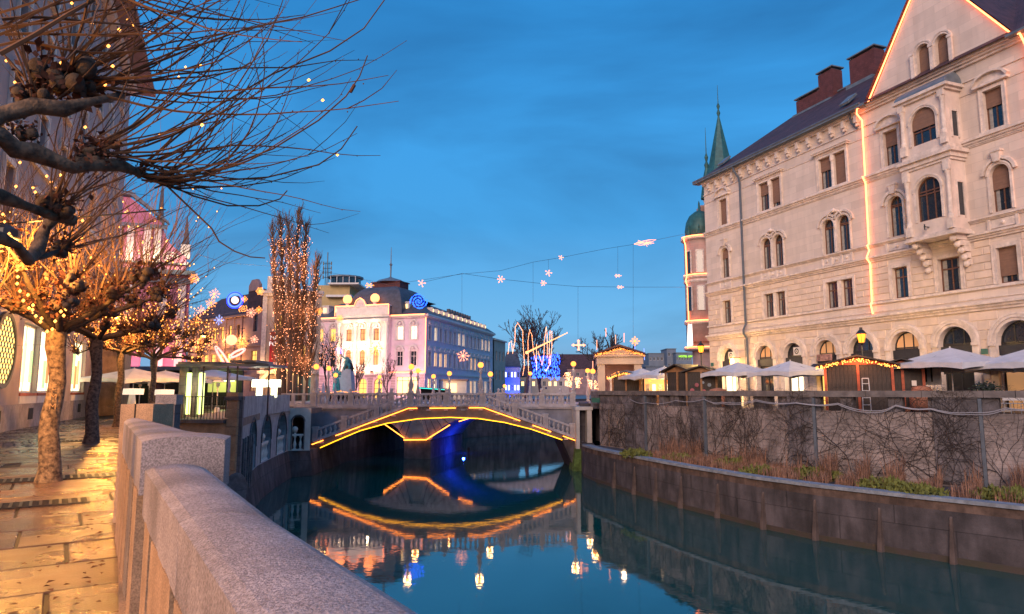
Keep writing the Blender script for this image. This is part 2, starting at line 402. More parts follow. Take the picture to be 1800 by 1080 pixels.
# ================================================================ SETTING: water, banks, pavements
def offset(pl,d):
    out=[]
    for i,p in enumerate(pl):
        a=Vector(pl[max(i-1,0)][:2]);b=Vector(pl[min(i+1,len(pl)-1)][:2]);t=(b-a).normalized()
        out.append((p[0]-t.y*d,p[1]+t.x*d))
    return out
def strip_wall(mb,pl,z0,z1,th,batter=0):
    """solid wall along polyline pl (river face on it), th to the +offset side, foot pushed out by batter"""
    bk=offset(pl,th);ft=offset(pl,-batter)
    n=len(pl);vs=[]
    for i in range(n):vs+=[(*ft[i],z0),(*pl[i],z1),(*bk[i],z1),(*bk[i],z0)]
    fs=[(4*i+k,4*i+(k+1)%4,4*i+4+(k+1)%4,4*i+4+k) for i in range(n-1) for k in range(4)]
    fs+=[(3,2,1,0),(4*n-4,4*n-3,4*n-2,4*n-1)]
    return mb.add(vs,fs)
def resample(pl,step):
    out=[Vector(pl[0])]
    for i in range(len(pl)-1):
        a=Vector(pl[i]);b=Vector(pl[i+1]);L=(b-a).length;n=max(1,int(L/step))
        for k in range(1,n+1):out.append(a.lerp(b,k/n))
    return out
WZ=-4.4
m_water=bpy.data.materials.new('river_water');m_water.use_nodes=True
nt=m_water.node_tree;b=nt.nodes['Principled BSDF'];b.inputs['Base Color'].default_value=(.004,.075,.070,1);b.inputs['Roughness'].default_value=.035
b.inputs['IOR'].default_value=1.75;b.inputs['Specular IOR Level'].default_value=.62
tcn=nt.nodes.new('ShaderNodeTexCoord');mpn=nt.nodes.new('ShaderNodeMapping');mpn.inputs['Scale'].default_value=(.9,.9,1);nt.links.new(tcn.outputs['Object'],mpn.inputs[0])
n1=nt.nodes.new('ShaderNodeTexNoise');n1.inputs['Scale'].default_value=2.2;n1.inputs['Detail'].default_value=3;nt.links.new(mpn.outputs[0],n1.inputs[0])
bpn=nt.nodes.new('ShaderNodeBump');bpn.inputs['Strength'].default_value=.06;bpn.inputs['Distance'].default_value=.05;nt.links.new(n1.outputs[0],bpn.inputs['Height']);nt.links.new(bpn.outputs[0],b.inputs['Normal'])
struct('river_water',MB().add([(-60,-40,WZ),(60,-40,WZ),(60,160,WZ),(-60,160,WZ)],[(0,1,2,3)]),m_water)
# left bank outline (river side), near to far
QL=[(16.4,-26),(.37+.61*2,-2),(-.25,1.6),(-1.55,3.8),(-2.1,4.9),(-3.9,8.2),(-5.0,9.9),(-9.5,17.5),(-15.3,30.0),(-12.3,30.6),(-14.36,39.3),(-15.15,44),(-15.8,49),(-14.5,51.5),(-14.6,58),(-13.2,66),(-11,78),(-6,90),(4,101),(20,112),(60,132)]
QLst=QL[:14]
QR=[(52,-26),(38,5),(29.5,14.2),(21.5,19.5),(16.9,23.3),(14.7,25.8),(12.4,28.7),(10.9,31.2),(8.9,36),(7.3,40.8),(5.6,46.6),(5.1,49.5),(5.3,53.7),(5.6,58),(6.4,66),(9.2,76),(16,86),(30,96),(62,112)]
def flat(name,pts,z,m,**k):
    g=MB();g.add([(p[0],p[1],z) for p in pts],[tuple(range(len(pts)))]);o=struct(name,g,m,**k)
    return o
flat('left_bank_ground',[(p[0],p[1]) for p in QL[:9]]+[(-17,39),(-18,44),(-18.3,54.5),(-160,54.5),(-160,-26)],-.03,m_joint)
flat('square_ground',[(-160,54.5),(-15.,54.5)]+QL[14:]+[(60,700),(-160,700)],.42,m_ground)
struct('ground_step',MB().box(-160,-15.0,54.48,54.52,-.5,.42),m_ground)
flat('right_bank_ground',list(reversed(QR[13:]))+[(6.4,50.5),(7.6,47.8),(8.74,45.4),(10.9,39.4),(13.9,32.8),(19.9,27.2),(24.5,24.2),(33,19.5),(46,5),(60,-26),(300,-26),(300,700),(60,700)],.65,m_ground)
flat('far_ground',[(-1500,560),(1500,560),(1500,1500),(-1500,1500)],.2,m_ground)
# ---- quay walls
def quay(name,pl,z1,label,m=None,th=.8,batter=.3,group=None,z0=-5.2):
    g=MB();strip_wall(g,[tuple(p) for p in resample([p[:2] for p in pl],2.5)],z0,z1,th,batter)
    o=g.build(name,m or m_quay);tag(o,label,'wall',group);return o
quay('quay_wall',QL[:9],-.05,'tall concrete river wall under the granite parapet on the tree-lined bank')
quay('quay_wall',QL[14:],.44,'embankment wall of the river beyond the three bridges on the square side',z0=-5)
rq=quay('quay_wall',list(reversed(QR[:13])),-2.3,'low stained concrete quay wall curving along the river below the ivy wall',th=.9,batter=-.0)
quay('quay_wall',list(reversed(QR[12:])),.66,'embankment wall of the river beyond the three bridges on the market side')
# the gallery floor bank (left) down to the water
gl=[(-15.3,30.3),(-12.35,30.6),(-13.4,35.5),(-14.36,39.3),(-15.15,44),(-15.75,49),(-14.55,50.0),(-14.5,58)]
quay('gallery_quay_wall',gl,-2.58,'curved battered stone quay wall below the riverside arcade',m_quay,th=3.,batter=.45)
# fins and top ledge on the right quay
ledge=[p for p in reversed(QR[2:12])]
led=resample(ledge,1.8)
g=MB();strip_wall(g,[tuple(p) for p in offset([tuple(q) for q in led],-.1)],-2.3,-2.17,.62);o=g.build('ledge_coping',m_quaytop,rq)
def fin(px):
    best=None
    for a,b in zip(led[:-1],led[1:]):
        for k in range(8):
            p=a.lerp(b,k/8);q=PX0+F_PX*p.x/p.y
            if best is None or abs(q-px)<best[0]:best=(abs(q-px),p,(b-a).normalized())
    return best[1],best[2]
for px in(1078,1112,1150,1192,1256,1325,1415,1525,1655,1800,1960):
    p,t=fin(px);n=Vector((t.y,-t.x))
    if n.x>0:n=-n
    def mk():
        g=MB();a,b_=.13,.04
        g.add([(0,-a,-4.9),(0,a,-4.9),(-.3,a*.8,-4.9),(-.3,-a*.8,-4.9),(0,-b_,-2.8),(0,b_,-2.8),(-.05,b_,-2.85),(-.05,-b_,-2.85)],[(0,3,2,1),(4,5,6,7),(0,1,5,4),(1,2,6,5),(2,3,7,6),(3,0,4,7)]);return g.mesh('buttress',M('buttress_stone',(.12,.085,.075),.85,.3,2,.3,20,streak=.5))
    o=link('buttress',cached('fin',mk),rq,(p.x,p.y,0));o.rotation_euler.z=math.atan2(-n.y,-n.x)
g=MB();strip_wall(g,[tuple(p) for p in offset([tuple(q) for q in led],-.006)],-2.62,-2.31,.3);g.build('stained_band',M('stained_band',(.13,.085,.07),.9,.5,1.5,.4,16,streak=.8),rq)
g=MB();strip_wall(g,[tuple(p) for p in offset([tuple(q) for q in led],-.03)],-4.6,-4.18,.3);g.build('tide_line',M('tide_algae',(.035,.03,.02),.7,.6,2,.6,12,col2=(.07,.05,.045)),rq)
# planting ledge between quay and ivy wall
W=[(6.4,50.5),(7.6,47.8),(8.74,45.4),(10.9,39.4),(13.9,32.8),(19.9,27.2),(24.5,24.2),(33,19.5)]
flat('planted_ledge',[(5.2,50.5)]+[tuple(p) for p in ledge]+[(33,19.5)]+list(reversed(W[:-1])),-2.31,m_quay)
Wf=resample(W,1.2)
# ---- ivy wall
iw=thing('ivy_wall','long brick river wall overgrown with bare vines below the white umbrellas','wall')
OPEN=[(1142,1156),(1165,1175),(1190,1206),(1255,1271),(1289,1320),(1344,1363),(1437,1472),(1494,1555),(1580,1624),(1748,1812),(1850,1910)]
# wall path by arc length
cum=[0]
for a,b in zip(W[:-1],W[1:]):cum.append(cum[-1]+(Vector(b)-Vector(a)).length)
def Wat(s):
    for i in range(len(W)-1):
        if s<=cum[i+1] or i==len(W)-2:
            f=(s-cum[i])/(cum[i+1]-cum[i]);a=Vector(W[i]);b=Vector(W[i+1]);return a.lerp(b,f),(b-a).normalized()
def Ws(px):
    r=(px-PX0)/F_PX
    for i in range(len(W)-1):
        a,b=W[i],W[i+1];fa=a[0]-r*a[1];fb=b[0]-r*b[1]
        if fa<=0<=fb:return cum[i]+(cum[i+1]-cum[i])*(-fa/(fb-fa))
    return cum[-1]
def wseg(mb,s0,s1,z0,z1,th,front=0.):
    ss=[s0]+[c for c in cum if s0+.01<c<s1-.01]+[s1]
    for a,b in zip(ss[:-1],ss[1:]):
        p,t=Wat(a+1e-4);q,_=Wat(b-1e-4);n=Vector((-t.y,t.x))
        p0=p-n*front;q0=q-n*front;p1=p+n*th;q1=q+n*th
        mb.ext([(p0.x,p0.y,z0),(q0.x,q0.y,z0),(q1.x,q1.y,z0),(p1.x,p1.y,z0)],(0,0,z1-z0))
g=MB();wseg(g,0,cum[-1],-2.35,.70,.45);g.build('brick_panel',m_ivywall,iw)
ops=[(Ws(a),Ws(b)) for a,b in OPEN]
g=MB();e=0
for a,b in ops:wseg(g,e,a,.702,1.34,.40,0);e=b
wseg(g,e,cum[-1],.702,1.34,.40);g.build('pierced_parapet',m_pil,iw)
for px0,px1 in((1098,1133),(1211,1236),(1381,1424),(1632,1712),(1900,1960)):
    a,b=Ws(px0),Ws(px1);g=MB();wseg(g,a,b,-2.3,1.33,.0,.10);g.build('pilaster',m_pil,iw)
    g=MB();wseg(g,b+.0,b+.12,-2.2,1.3,0,.16);g.build('downpipe',m_pipe,iw)
s=0
while s<cum[-1]-.2:
    e=min(s+2.2,cum[-1]);g=MB();wseg(g,s+.008,e-.008,1.342,1.62,.55,.14);g.build('coping_stone',m_coping,iw);s=e
# drooping white cable along the wall
g=MB();pts=[];xs=[(1110,702),(1140,708),(1190,704),(1240,702),(1270,707),(1330,703),(1400,708),(1470,709),(1530,722),(1570,712),(1630,718),(1700,725),(1760,717),(1830,716)]
for (a,za),(b,zb) in zip(xs[:-1],xs[1:]):
    for k in range(6):
        f=k/6;px=a+(b-a)*f;py=za+(zb-za)*f+ (3.5*math.sin(PI*f))
        s_=Ws(px);p,t=Wat(s_);n=Vector((-t.y,t.x));q=p-n*.2;pts.append((q.x,q.y,EYE-(py-688)*q.y/F_PX))
g.tube(pts,.022,5);g.tube([(p[0]-.02,p[1]-.02,p[2]-.05-.03*math.sin(i*.3)) for i,p in enumerate(pts) if i>20],.02,5)
tag(g.build('slack_cable',m_cable),'white cable hanging in loops along the top of the ivy wall','cable')
# bare vines
PILS=[(Ws(a),Ws(b)) for a,b in((1098,1133),(1211,1236),(1381,1424),(1632,1712),(1900,1960))]
g=MB();rv=random.Random(3)
def wallpt(s,z,o=.035):
    o+=.11 if any(Ws0<s<Ws1 for Ws0,Ws1 in PILS) else 0
    p,t=Wat(min(max(s,.05),cum[-1]-.05));n=Vector((-t.y,t.x));q=p-n*o;return (q.x,q.y,z)
def vine(s,z,a,L,r,d):
    pts=[];n=max(3,int(L/.25))
    for i in range(n):
        pts.append(wallpt(s,z,.02+r+.02*rv.random()));s+=math.cos(a)*L/n;z+=math.sin(a)*L/n;a+=rv.gauss(0,.28)
        if z>1.5:a=-abs(a)*.3
        if z<-2.2:z=-2.2;a=abs(a)
        if d>0 and rv.random()<.42:vine(s,z,a+rv.choice((-1,1))*rv.uniform(.35,1.1),L*rv.uniform(.35,.7),r*.62,d-1)
    g.tube(pts,[r*(1-.6*i/n) for i in range(n)],3)
for s0 in [x*.42+rv.random()*.4 for x in range(int(cum[-1]/.42))]:
    vine(s0,-2.25,PI/2+rv.gauss(0,.6),rv.uniform(2.4,4.8),rv.uniform(.008,.022),3)
print('vine faces',len(g.f))
o=g.build('climbing_vine',m_vine);tag(o,'bare brown vine stems spread over the brick river wall','vine');o['kind']='stuff'
# dry grass and green clumps on the ledge
g=MB();rg=random.Random(5)
lp=[Vector(p) for p in resample(ledge[2:],.5)]
def ledgept(f,w):
    i=f*(len(lp)-1);k=min(int(i),len(lp)-2);a=lp[k].lerp(lp[k+1],i-k);s=f*.93*cum[-1]+1.0
    best=min((Vector(q)-a).length for q in Wf)
    q=min(Wf,key=lambda q:(Vector(q)-a).length);return a.lerp(Vector(q),w)
for i in range(15000):
    f=rg.random();w_=rg.uniform(.2,.95);p=ledgept(f,w_)
    patch=math.sin(f*37)+math.sin(f*91+1)+rg.random()
    h=rg.uniform(.2,.6)+(.95*rg.random() if patch>.9 and w_>.5 else 0)
    a=rg.random()*6.28;dx=math.cos(a);dy=math.sin(a);b_=rg.uniform(.1,.5)*h;wd=.012
    g.add([(p.x-dy*wd,p.y+dx*wd,-2.3),(p.x+dy*wd,p.y-dx*wd,-2.3),(p.x+dx*b_*.4+dy*wd,p.y+dy*b_*.4-dx*wd,-2.3+h*.6),(p.x+dx*b_*.4-dy*wd,p.y+dy*b_*.4+dx*wd,-2.3+h*.6),(p.x+dx*b_,p.y+dy*b_,-2.3+h)],[(0,1,2,3),(3,2,4)])
o=g.build('dry_grass',m_grass);tag(o,'reddish dry grass growing on the ledge below the ivy wall','grass');o['kind']='stuff'
def clump():
    g=MB();r_=random.Random(9)
    for i in range(420):
        a=r_.random()*6.28;e_=math.acos(r_.random()**.8);rr=r_.uniform(.6,1)
        c=Vector((math.cos(a)*math.sin(e_)*.95*rr,math.sin(a)*math.sin(e_)*.55*rr,math.cos(e_)*.32*rr));s=.05
        d=Vector((r_.gauss(0,1),r_.gauss(0,1),r_.gauss(0,1)+.8)).normalized();u=d.orthogonal().normalized()*s
        g.add([c-u,c+u,c+d*.17],[(0,1,2)])
    return g.mesh('evergreen_clump',m_green)
cl=clump()
GC=[(1118,800,'first green clump of the ledge from the bridge'),(1195,808,'second green clump of the ledge from the bridge'),(1292,820,'green clump on the ledge with a twin beside it below the lamp stall'),(1336,832,'small green clump closest to its wide neighbour'),(1432,838,'broad green clump at the middle of the planted ledge'),(1556,858,'green clump among tall red grass on the ledge'),(1612,868,'narrow green clump beside tall red grass'),(1775,878,'large green clump at the near end of the ledge')]
for px,py,lb in GC:
    p=gnd(px,py+4,-2.3);o=link('evergreen_clump',cl,None,(p.x,p.y,-2.27));o.rotation_euler.z=-1.0;tag(o,lb,'shrub','green clumps on the planted ledge')
    o.scale=(1.15+R.random()*.4,)*3
# ---------------------------------------------------------------- walkway, cobbles
dirv=Vector((-.55,.835)).normalized();rowv=Vector((dirv.y,-dirv.x))   # rowv points to the river
def xr(Y):return -.04-.568*Y+(.0 if Y<12 else 0)     # foot of the parapet
def xl(Y):return -3.25-.492*Y
wk=struct('walkway',MB().add([(4,-8,-.01),(xr(34)+.3,34,-.01),(xl(34)-.3,34,-.01),(-8,-8,-.01)],[(0,1,2,3)]),m_joint)
rs=random.Random(11);base=Vector((-2.9,5.0))
cnt=0
for k in range(-7,34):
    off_=rs.uniform(0,1.5);o0=base+dirv*(k*1.02)
    x=-7.5+off_
    while x<3:
        L=rs.choice((1.45,1.6,1.75))
        a=o0+rowv*x;c=a+rowv*(L/2)+dirv*.51
        if c.y>-2 and c.x<xr(c.y)+.95 and c.x>xl(c.y)-.75 and c.y<33:
            def mk():
                g=MB();W_=L/2-.017;D=.492;e_=.008;zt=.0
                g.add([(-W_,-D,-.05),(W_,-D,-.05),(W_,D,-.05),(-W_,D,-.05),(-W_,-D,-e_),(W_,-D,-e_),(W_,D,-e_),(-W_,D,-e_),(-W_+e_,-D+e_,0),(W_-e_,-D+e_,0),(W_-e_,D-e_,0),(-W_+e_,D-e_,0)],
                  [(8,9,10,11),(4,5,9,8),(5,6,10,9),(6,7,11,10),(7,4,8,11),(0,1,5,4),(1,2,6,5),(2,3,7,6),(3,0,4,7)]);return g.mesh('paving_slab',m_slab)
            # random object-space shift comes from placement, so no two slabs share grain
            o=link('paving_slab',cached(('slab',L,rs.randrange(3)),mk),wk,(c.x,c.y,.010+rs.uniform(-.004,.004)));o.rotation_euler=(rs.gauss(0,.002),rs.gauss(0,.002),math.atan2(rowv.y,rowv.x))
            cnt+=1
        x+=L
print('slabs',cnt)
g=MB();rl_=random.Random(17)
for i in range(170):
    Yl=rl_.uniform(4.8,16);xl_=xr(Yl)-abs(rl_.gauss(0,.28 if i%3 else 1.3))-.02;a=rl_.random()*6.28;s_=rl_.uniform(.02,.05);c_,d_=math.cos(a)*s_,math.sin(a)*s_;z_=.022
    g.add([(xl_-c_,Yl-d_,z_),(xl_+d_*.5,Yl-c_*.5,z_+.012),(xl_+c_,Yl+d_,z_+.004),(xl_-d_*.5,Yl+c_*.5,z_+.014)],[(0,1,2,3)])
o=g.build('fallen_leaves',m_leaf);tag(o,'small brown fallen leaves lying along the foot of the granite parapet','fallen leaves');o['kind']='stuff'
# two bands of pierced tree grates and a darker band
def grate(cx,cy,L,Wd,label):
    g=MB();nx=int(L/.11);ny=int(Wd/.11)
    for i in range(nx+1):g.box(-L/2+i*L/nx-.018,-L/2+i*L/nx+.018,-Wd/2,Wd/2,0,.018)
    for j in range(ny+1):g.box(-L/2,L/2,-Wd/2+j*Wd/ny-.018,-Wd/2+j*Wd/ny+.018,.0,.016)
    o=g.build('tree_grate',m_black,None,loc=(cx,cy,.016));o.rotation_euler.z=math.atan2(rowv.y,rowv.x);tag(o,label,'grate','cast iron tree grates');return o
p=gnd(170,838,0);grate(p.x,p.y,1.5,.62,'iron tree grate between the carved plane trunk and the parapet')
p=gnd(25,848,0);grate(p.x-.1,p.y,1.3,.6,'iron tree grate on the house side of the carved plane trunk')
p=gnd(115,777,0);grate(p.x,p.y,1.4,.7,'iron tree grate at the foot of the dark-barked plane tree')
p=gnd(45,890,0);grate(p.x,p.y,1.5,.5,'iron drain cover set in the paving slabs near the parapet')
# cobbles (real stones, far too many to count)
g=MB();rc=random.Random(2)
for i in range(0,120):
    Yc=7.+i*.27
    x=xl(Yc)-.35;j=0
    while x>-17.2-.42*(Yc-20)-.2 and j<34:
        wv=rc.uniform(.17,.27);c=Vector((x-wv/2,Yc+(.46*(-(j*.2)))));hw=wv/2-.012;hd=.115;z=.008+rc.uniform(-.004,.004)
        t=.10;q=[(-hw,-hd),(hw,-hd),(hw,hd),(-hw,hd)]
        ca,sa=math.cos(.5),math.sin(.5)
        P=[(c.x+ca*a-sa*b_,c.y+sa*a+ca*b_) for a,b_ in q];I=[(c.x+(p[0]-c.x)*.92,c.y+(p[1]-c.y)*.92) for p in P]
        g.add([(p[0],p[1],-.03) for p in P]+[(p[0],p[1],z) for p in I],[(4,5,6,7),(0,1,5,4),(1,2,6,5),(2,3,7,6),(3,0,4,7)])
        x-=wv;j+=1
o=g.build('cobblestones',m_cobble);tag(o,'wet grey cobblestones of the street beside the lit shop windows','cobblestones');o['kind']='stuff'
flat('street',[(-9,-8),(xl(54),54),(-60,54),(-16,-8)],-.022,m_cobble)
# ---------------------------------------------------------------- parapet
pr=thing('granite_parapet','thick granite parapet with rounded top running along the walkway','parapet',(-.3,1,0))
pr.location=(0,0,0)
def coping(name,L,Rr,za,h,m,bulge=.045,n=8,par=pr):
    """convex stone rail between left edge line L and right edge line R (lists of x,y)"""
    g=MB();rows=[]
    for (a,b_) in zip(L,Rr):
        a=Vector(a);b_=Vector(b_);row=[]
        for k in range(n+1):
            f=k/n;p=a.lerp(b_,f);row.append((p.x,p.y,za+bulge*math.sin(PI*f)-(0.01 if k in(0,n) else 0)))
        row.append((b_.x,b_.y,za-h));row.append((a.x,a.y,za-h));rows.append(row)
    m_=n+3;vs=[v for r in rows for v in r];fs=[]
    for i in range(len(rows)-1):
        for k in range(m_):fs.append((i*m_+k,i*m_+(k+1)%m_,(i+1)*m_+(k+1)%m_,(i+1)*m_+k))
    fs+=[tuple(range(m_-1,-1,-1)),tuple((len(rows)-1)*m_+k for k in range(m_))]
    g.add(vs,fs);return g.build(name,m,par)
for y0,y1 in((-3.,-.6),(-.59,1.0),(1.01,2.75),(2.76,4.50)):
    L=[(.365-.6055*y,y) for y in(y0,y1)];Rr=[(.845-.644*y,y+.0) for y in(y0,y1)]
    if y1==4.5:L[1]=(-2.372,4.508);Rr[1]=(-2.03,4.62)
    coping('coping_stone',L,Rr,1.10,.29,m_gran,.028)
# second, higher block with a cross end
tp=[gnd(*p,1.27) for p in((250,775),(396,771),(313,758),(272,742),(245,736),(218,740))]
L=[tp[0],tp[0].lerp(tp[5],.33),tp[0].lerp(tp[5],.66),tp[5]]
Rr=[tp[1],tp[0].lerp(tp[5],.33)+Vector((.40,.12,0)),tp[0].lerp(tp[5],.66)+Vector((.34,.1,0)),tp[4]]
coping('end_block',[L[0].xy,L[0].lerp(L[3],.16).xy],[Rr[0].xy,(Rr[0]+Vector((-.13,.42,0))).xy],1.27,.36,m_gran,.02)
coping('coping_stone',[L[0].lerp(L[3],.16).xy,L[1].xy,L[2].xy,L[3].xy],[(L[0].lerp(L[3],.16)+Vector((.5,.16,0))).xy,Rr[1].xy,Rr[2].xy,Rr[3].xy],1.268,.355,m_gran,.02)
# slab posts below the coping with open gaps
def post(cx,cy,w_,d_,z0,z1):
    g=MB();g.box(-w_/2,w_/2,-d_/2,d_/2,z0,z1);o=g.build('post',m_gran2,pr,loc=(cx,cy,0));o.rotation_euler.z=math.atan2(dirv.y,dirv.x);return o
y=-2.6
k=0
while y<4.5:
    L_=.26 if k%3 else .5
    post(.50-.6055*y,y,L_,.24,0,.82);y+=.46 if k%3 else .62;k+=1
for y in(4.95,5.5,6.0,6.5,7.0,7.5):
    post(-.6055*y+.48,y,.26,.26,0,.93)
g=MB();g.ext([(2.4,-3,0.),(1.85,-3,0.),(-4.47,8.0,0.),(-4.1,8.1,0.)],(0,0,.06));g.build('plinth',m_gran2,pr)
# pinkish pier block and bluish pier with niche
p1=gnd(219,708,1.45)
o=MB().xy([(-4.85,8.55),(-4.42,8.50),(-4.34,8.85),(-4.80,9.0)],0,1.44).build('stone_pier',m_gran2);tag(o,'square pinkish stone pier closing the parapet','pier')
MB().xy([(-4.66,8.515),(-4.648,8.514),(-4.648,8.56),(-4.66,8.56)],.5,1.445).build('joint',m_joint,o)
P=thing('lantern_pier','grey stone pier with a narrow lit glass niche','pier',(-5.22,10.5,0),.1)
MB().box(-.13,.13,-.12,.12,0,.95).build('pier_shaft',m_pil,P);MB().box(-.15,.15,-.14,.14,1.40,1.55).build('pier_cap',m_gran,P)
MB().box(-.13,-.07,-.12,.12,.951,1.399).box(.07,.13,-.12,.12,.951,1.399).box(-.069,.069,.09,.12,.951,1.399).build('niche_frame',m_pil,P)
MB().box(-.06,.06,-.03,.03,.98,1.38).build('niche_glass',E('niche_amber',(1,.55,.25),.5),P)
# ---------------------------------------------------------------- terrace wall with railing and quoined pier
T=thing('terrace_wall','brown stone terrace wall with a thin bar railing on top','wall')
a=Vector((-15.4,30.6));b_=Vector((-12.75,30.8))
MB().ext([(a.x,a.y,-5),(b_.x,b_.y,-5),(b_.x,b_.y+2,-5),(a.x-.8,a.y+2,-5)],(0,0,5.2)).build('retaining_wall',m_gran2,T)
MB().box(-15.5,-12.75,30.5,31.1,.202,.36).build('ledge_slab',m_pil,T)
rl=MB();rl.tube([(-15.4,30.65,1.36),(-12.8,30.65,1.36)],.02,5);rl.build('top_rail',m_black,T)
for k in range(19):
    x=-15.35+k*.14;link('baluster_bar',cached('tbar',lambda:MB().box(-.012,.012,-.012,.012,0,1.0).mesh('baluster_bar',m_black)),T,(x,30.65,.36))
flat('terrace_floor',[(-15.2,31.1),(-12.6,31.1),(-14.2,38),(-15.6,48.5),(-16,54),(-24,54),(-20,34)],.20,m_slab)
Q=thing('quoined_pier','stone pier of rough quoins with a flat cap beside the riverside arcade','pier',(-12.48,31.0,0))
z=-3.0;k=0
while z<1.2:
    h=.38;w_=.27 if k%2 else .22;MB().box(-w_-.0,.24,-.25,.3,z,z+h-.02).build('quoin',m_gran2,Q);z+=h;k+=1
MB().box(-.34,.32,-.34,.36,1.2,1.37).build('cap',m_pil,Q)
MB().box(-.2,.2,-.2,.3,-5,-3).build('foot',m_quay,Q)
# ---------------------------------------------------------------- riverside arcade
AR=thing('riverside_arcade','grey concrete arcade with round arches along the curved quay','arcade')
segs=[((-12.25,31.05),(-14.36,39.3),(443,458)),((-14.36,39.3),(-15.15,44.),(465,483)),((-15.15,44.),(-15.8,49.),(491,510)),((-15.8,49.),(-14.35,49.35),(519,539))]
def loc_u(o,u,px):
    r=(px-PX0)/F_PX;return (o[0]-r*o[1])/(-(u[0]-r*u[1]))
m_arc=M('arcade_concrete',(.42,.41,.45),.85,.2,2,.3,30,streak=.4,brick=(.16,5,.012,.72,.5))
m_arc2=M('abutment_plaster',(.60,.54,.50),.85,.12,1,.2,30,streak=.35)
def blu(mb,x,y,z,h,r=.085,n=8):
    mb.lathe([(r*.9,0),(r*.9,h*.06),(r*.5,h*.09),(r*.75,h*.2),(r,h*.34),(r*.8,h*.5),(r*.42,h*.66),(r*.4,h*.8),(r*.7,h*.88),(r*.85,h*.92),(r*.85,h)],(x,y,z),n)
ZT=1.36
for i,(A,B,pxs) in enumerate(segs):
    A=Vector(A);B=Vector(B);u=(B-A).normalized();L=(B-A).length
    a=loc_u(A,u,pxs[0]);b_=loc_u(A,u,pxs[1]);a,b_=min(a,b_),max(a,b_)
    if i<3:
        c=(a+b_)/2;hw=min((b_-a)/2,1.5);a,b_=c-hw,c+hw
    r=(b_-a)/2
    seg=bpy.data.objects.new('arcade_bay' if i<3 else 'abutment_bay',None);C.objects.link(seg);seg.parent=AR;seg.location=(A.x,A.y,0);seg.rotation_euler.z=math.atan2(u.y,u.x)
    top={0:.12,1:.14,2:.14,3:-.15}[i];zs=top-r if i==3 else top-r*.75
    g=MB();zs=top-r
    wall(g,0,L,-2.58,ZT if i<3 else .42,[(a,b_,-2.56,zs,True)],.45)
    g.box(0,L,.46,.50,-2.58,-2.5)
    g.build('arched_wall',m_arc if i<3 else m_arc2,seg)
    g=MB();surround_arch(g,a,b_,-2.5,zs,.07,.04);g.build('arch_rim',m_pil,seg)
    # low balustrade with a ball in the opening
    g=MB();g.box(a+.02,b_-.02,.1,.3,-1.55,-1.42);g.box(a+.02,b_-.02,.12,.28,-2.56,-2.48)
    n=max(2,int((b_-a)/.5))
    for k in range(n):blu(g,a+(k+.5)*(b_-a)/n,.2,-2.48,.93,.12,6)
    g.build('arch_balustrade',m_white,seg);g=MB();g.lathe([(.1,0),(.07,.08),(.2,.16)],((a+b_)/2-.2,.2,-1.42),8);g.ball(((a+b_)/2-.2,.2,-1.08),.2,10,8);g.build('stone_ball',m_white,seg)
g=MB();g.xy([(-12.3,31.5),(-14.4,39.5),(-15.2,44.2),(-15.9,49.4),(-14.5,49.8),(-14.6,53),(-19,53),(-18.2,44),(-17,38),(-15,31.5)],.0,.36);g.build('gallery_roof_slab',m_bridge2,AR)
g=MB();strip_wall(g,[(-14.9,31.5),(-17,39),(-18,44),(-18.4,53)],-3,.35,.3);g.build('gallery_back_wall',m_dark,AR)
g=MB();strip_wall(g,[(-12.1,31.0),(-12.28,31.6)],-2.5,1.36,.2)
for k in range(6):
    q=Vector((-12.3,31.2)).lerp(Vector((-13.6,36.3)),k/6+.08);g.box(q.x+.02,q.x+.12,q.y-.05,q.y+.05,-3.2,-.6)
g.build('ribbed_guard',m_pil,AR)
o=MB();o.lathe([(.02,0),(.75,0),(.78,.03),(.75,.06),(.02,.06)],(0,0,0),24);d=o.build('round_disc',m_pil);d.rotation_euler=(0,PI/2,-.35);d.location=(-12.05,30.35,-2.7);tag(d,'large round grey disc fixed at the foot of the quoined pier','disc')
# ---------------------------------------------------------------- FRONT BRIDGE
BO=Vector((-15.2,52.));BE=Vector((5.05,53.5));bu=(BE-BO).normalized();BL=(BE-BO).length;brz=math.atan2(bu.y,bu.x)
def B(px,py,yo=0):
    n=Vector((-bu.y,bu.x));o=BO+n*yo;return onpl(px,py,o,bu)
FB=thing('stone_footbridge','pale stone footbridge with a flat arch, side stairs and balustrades','bridge',(BO.x,BO.y,0),brz)
up=[B(*p) for p in((550,779),(718,716),(850,715),(1010,772))]
arcp=[B(*p) for p in((563,787),(590,775),(633,757),(680,744),(735,736),(790,733.5),(840,735.5),(887,742.5),(933,754),(988,773))]
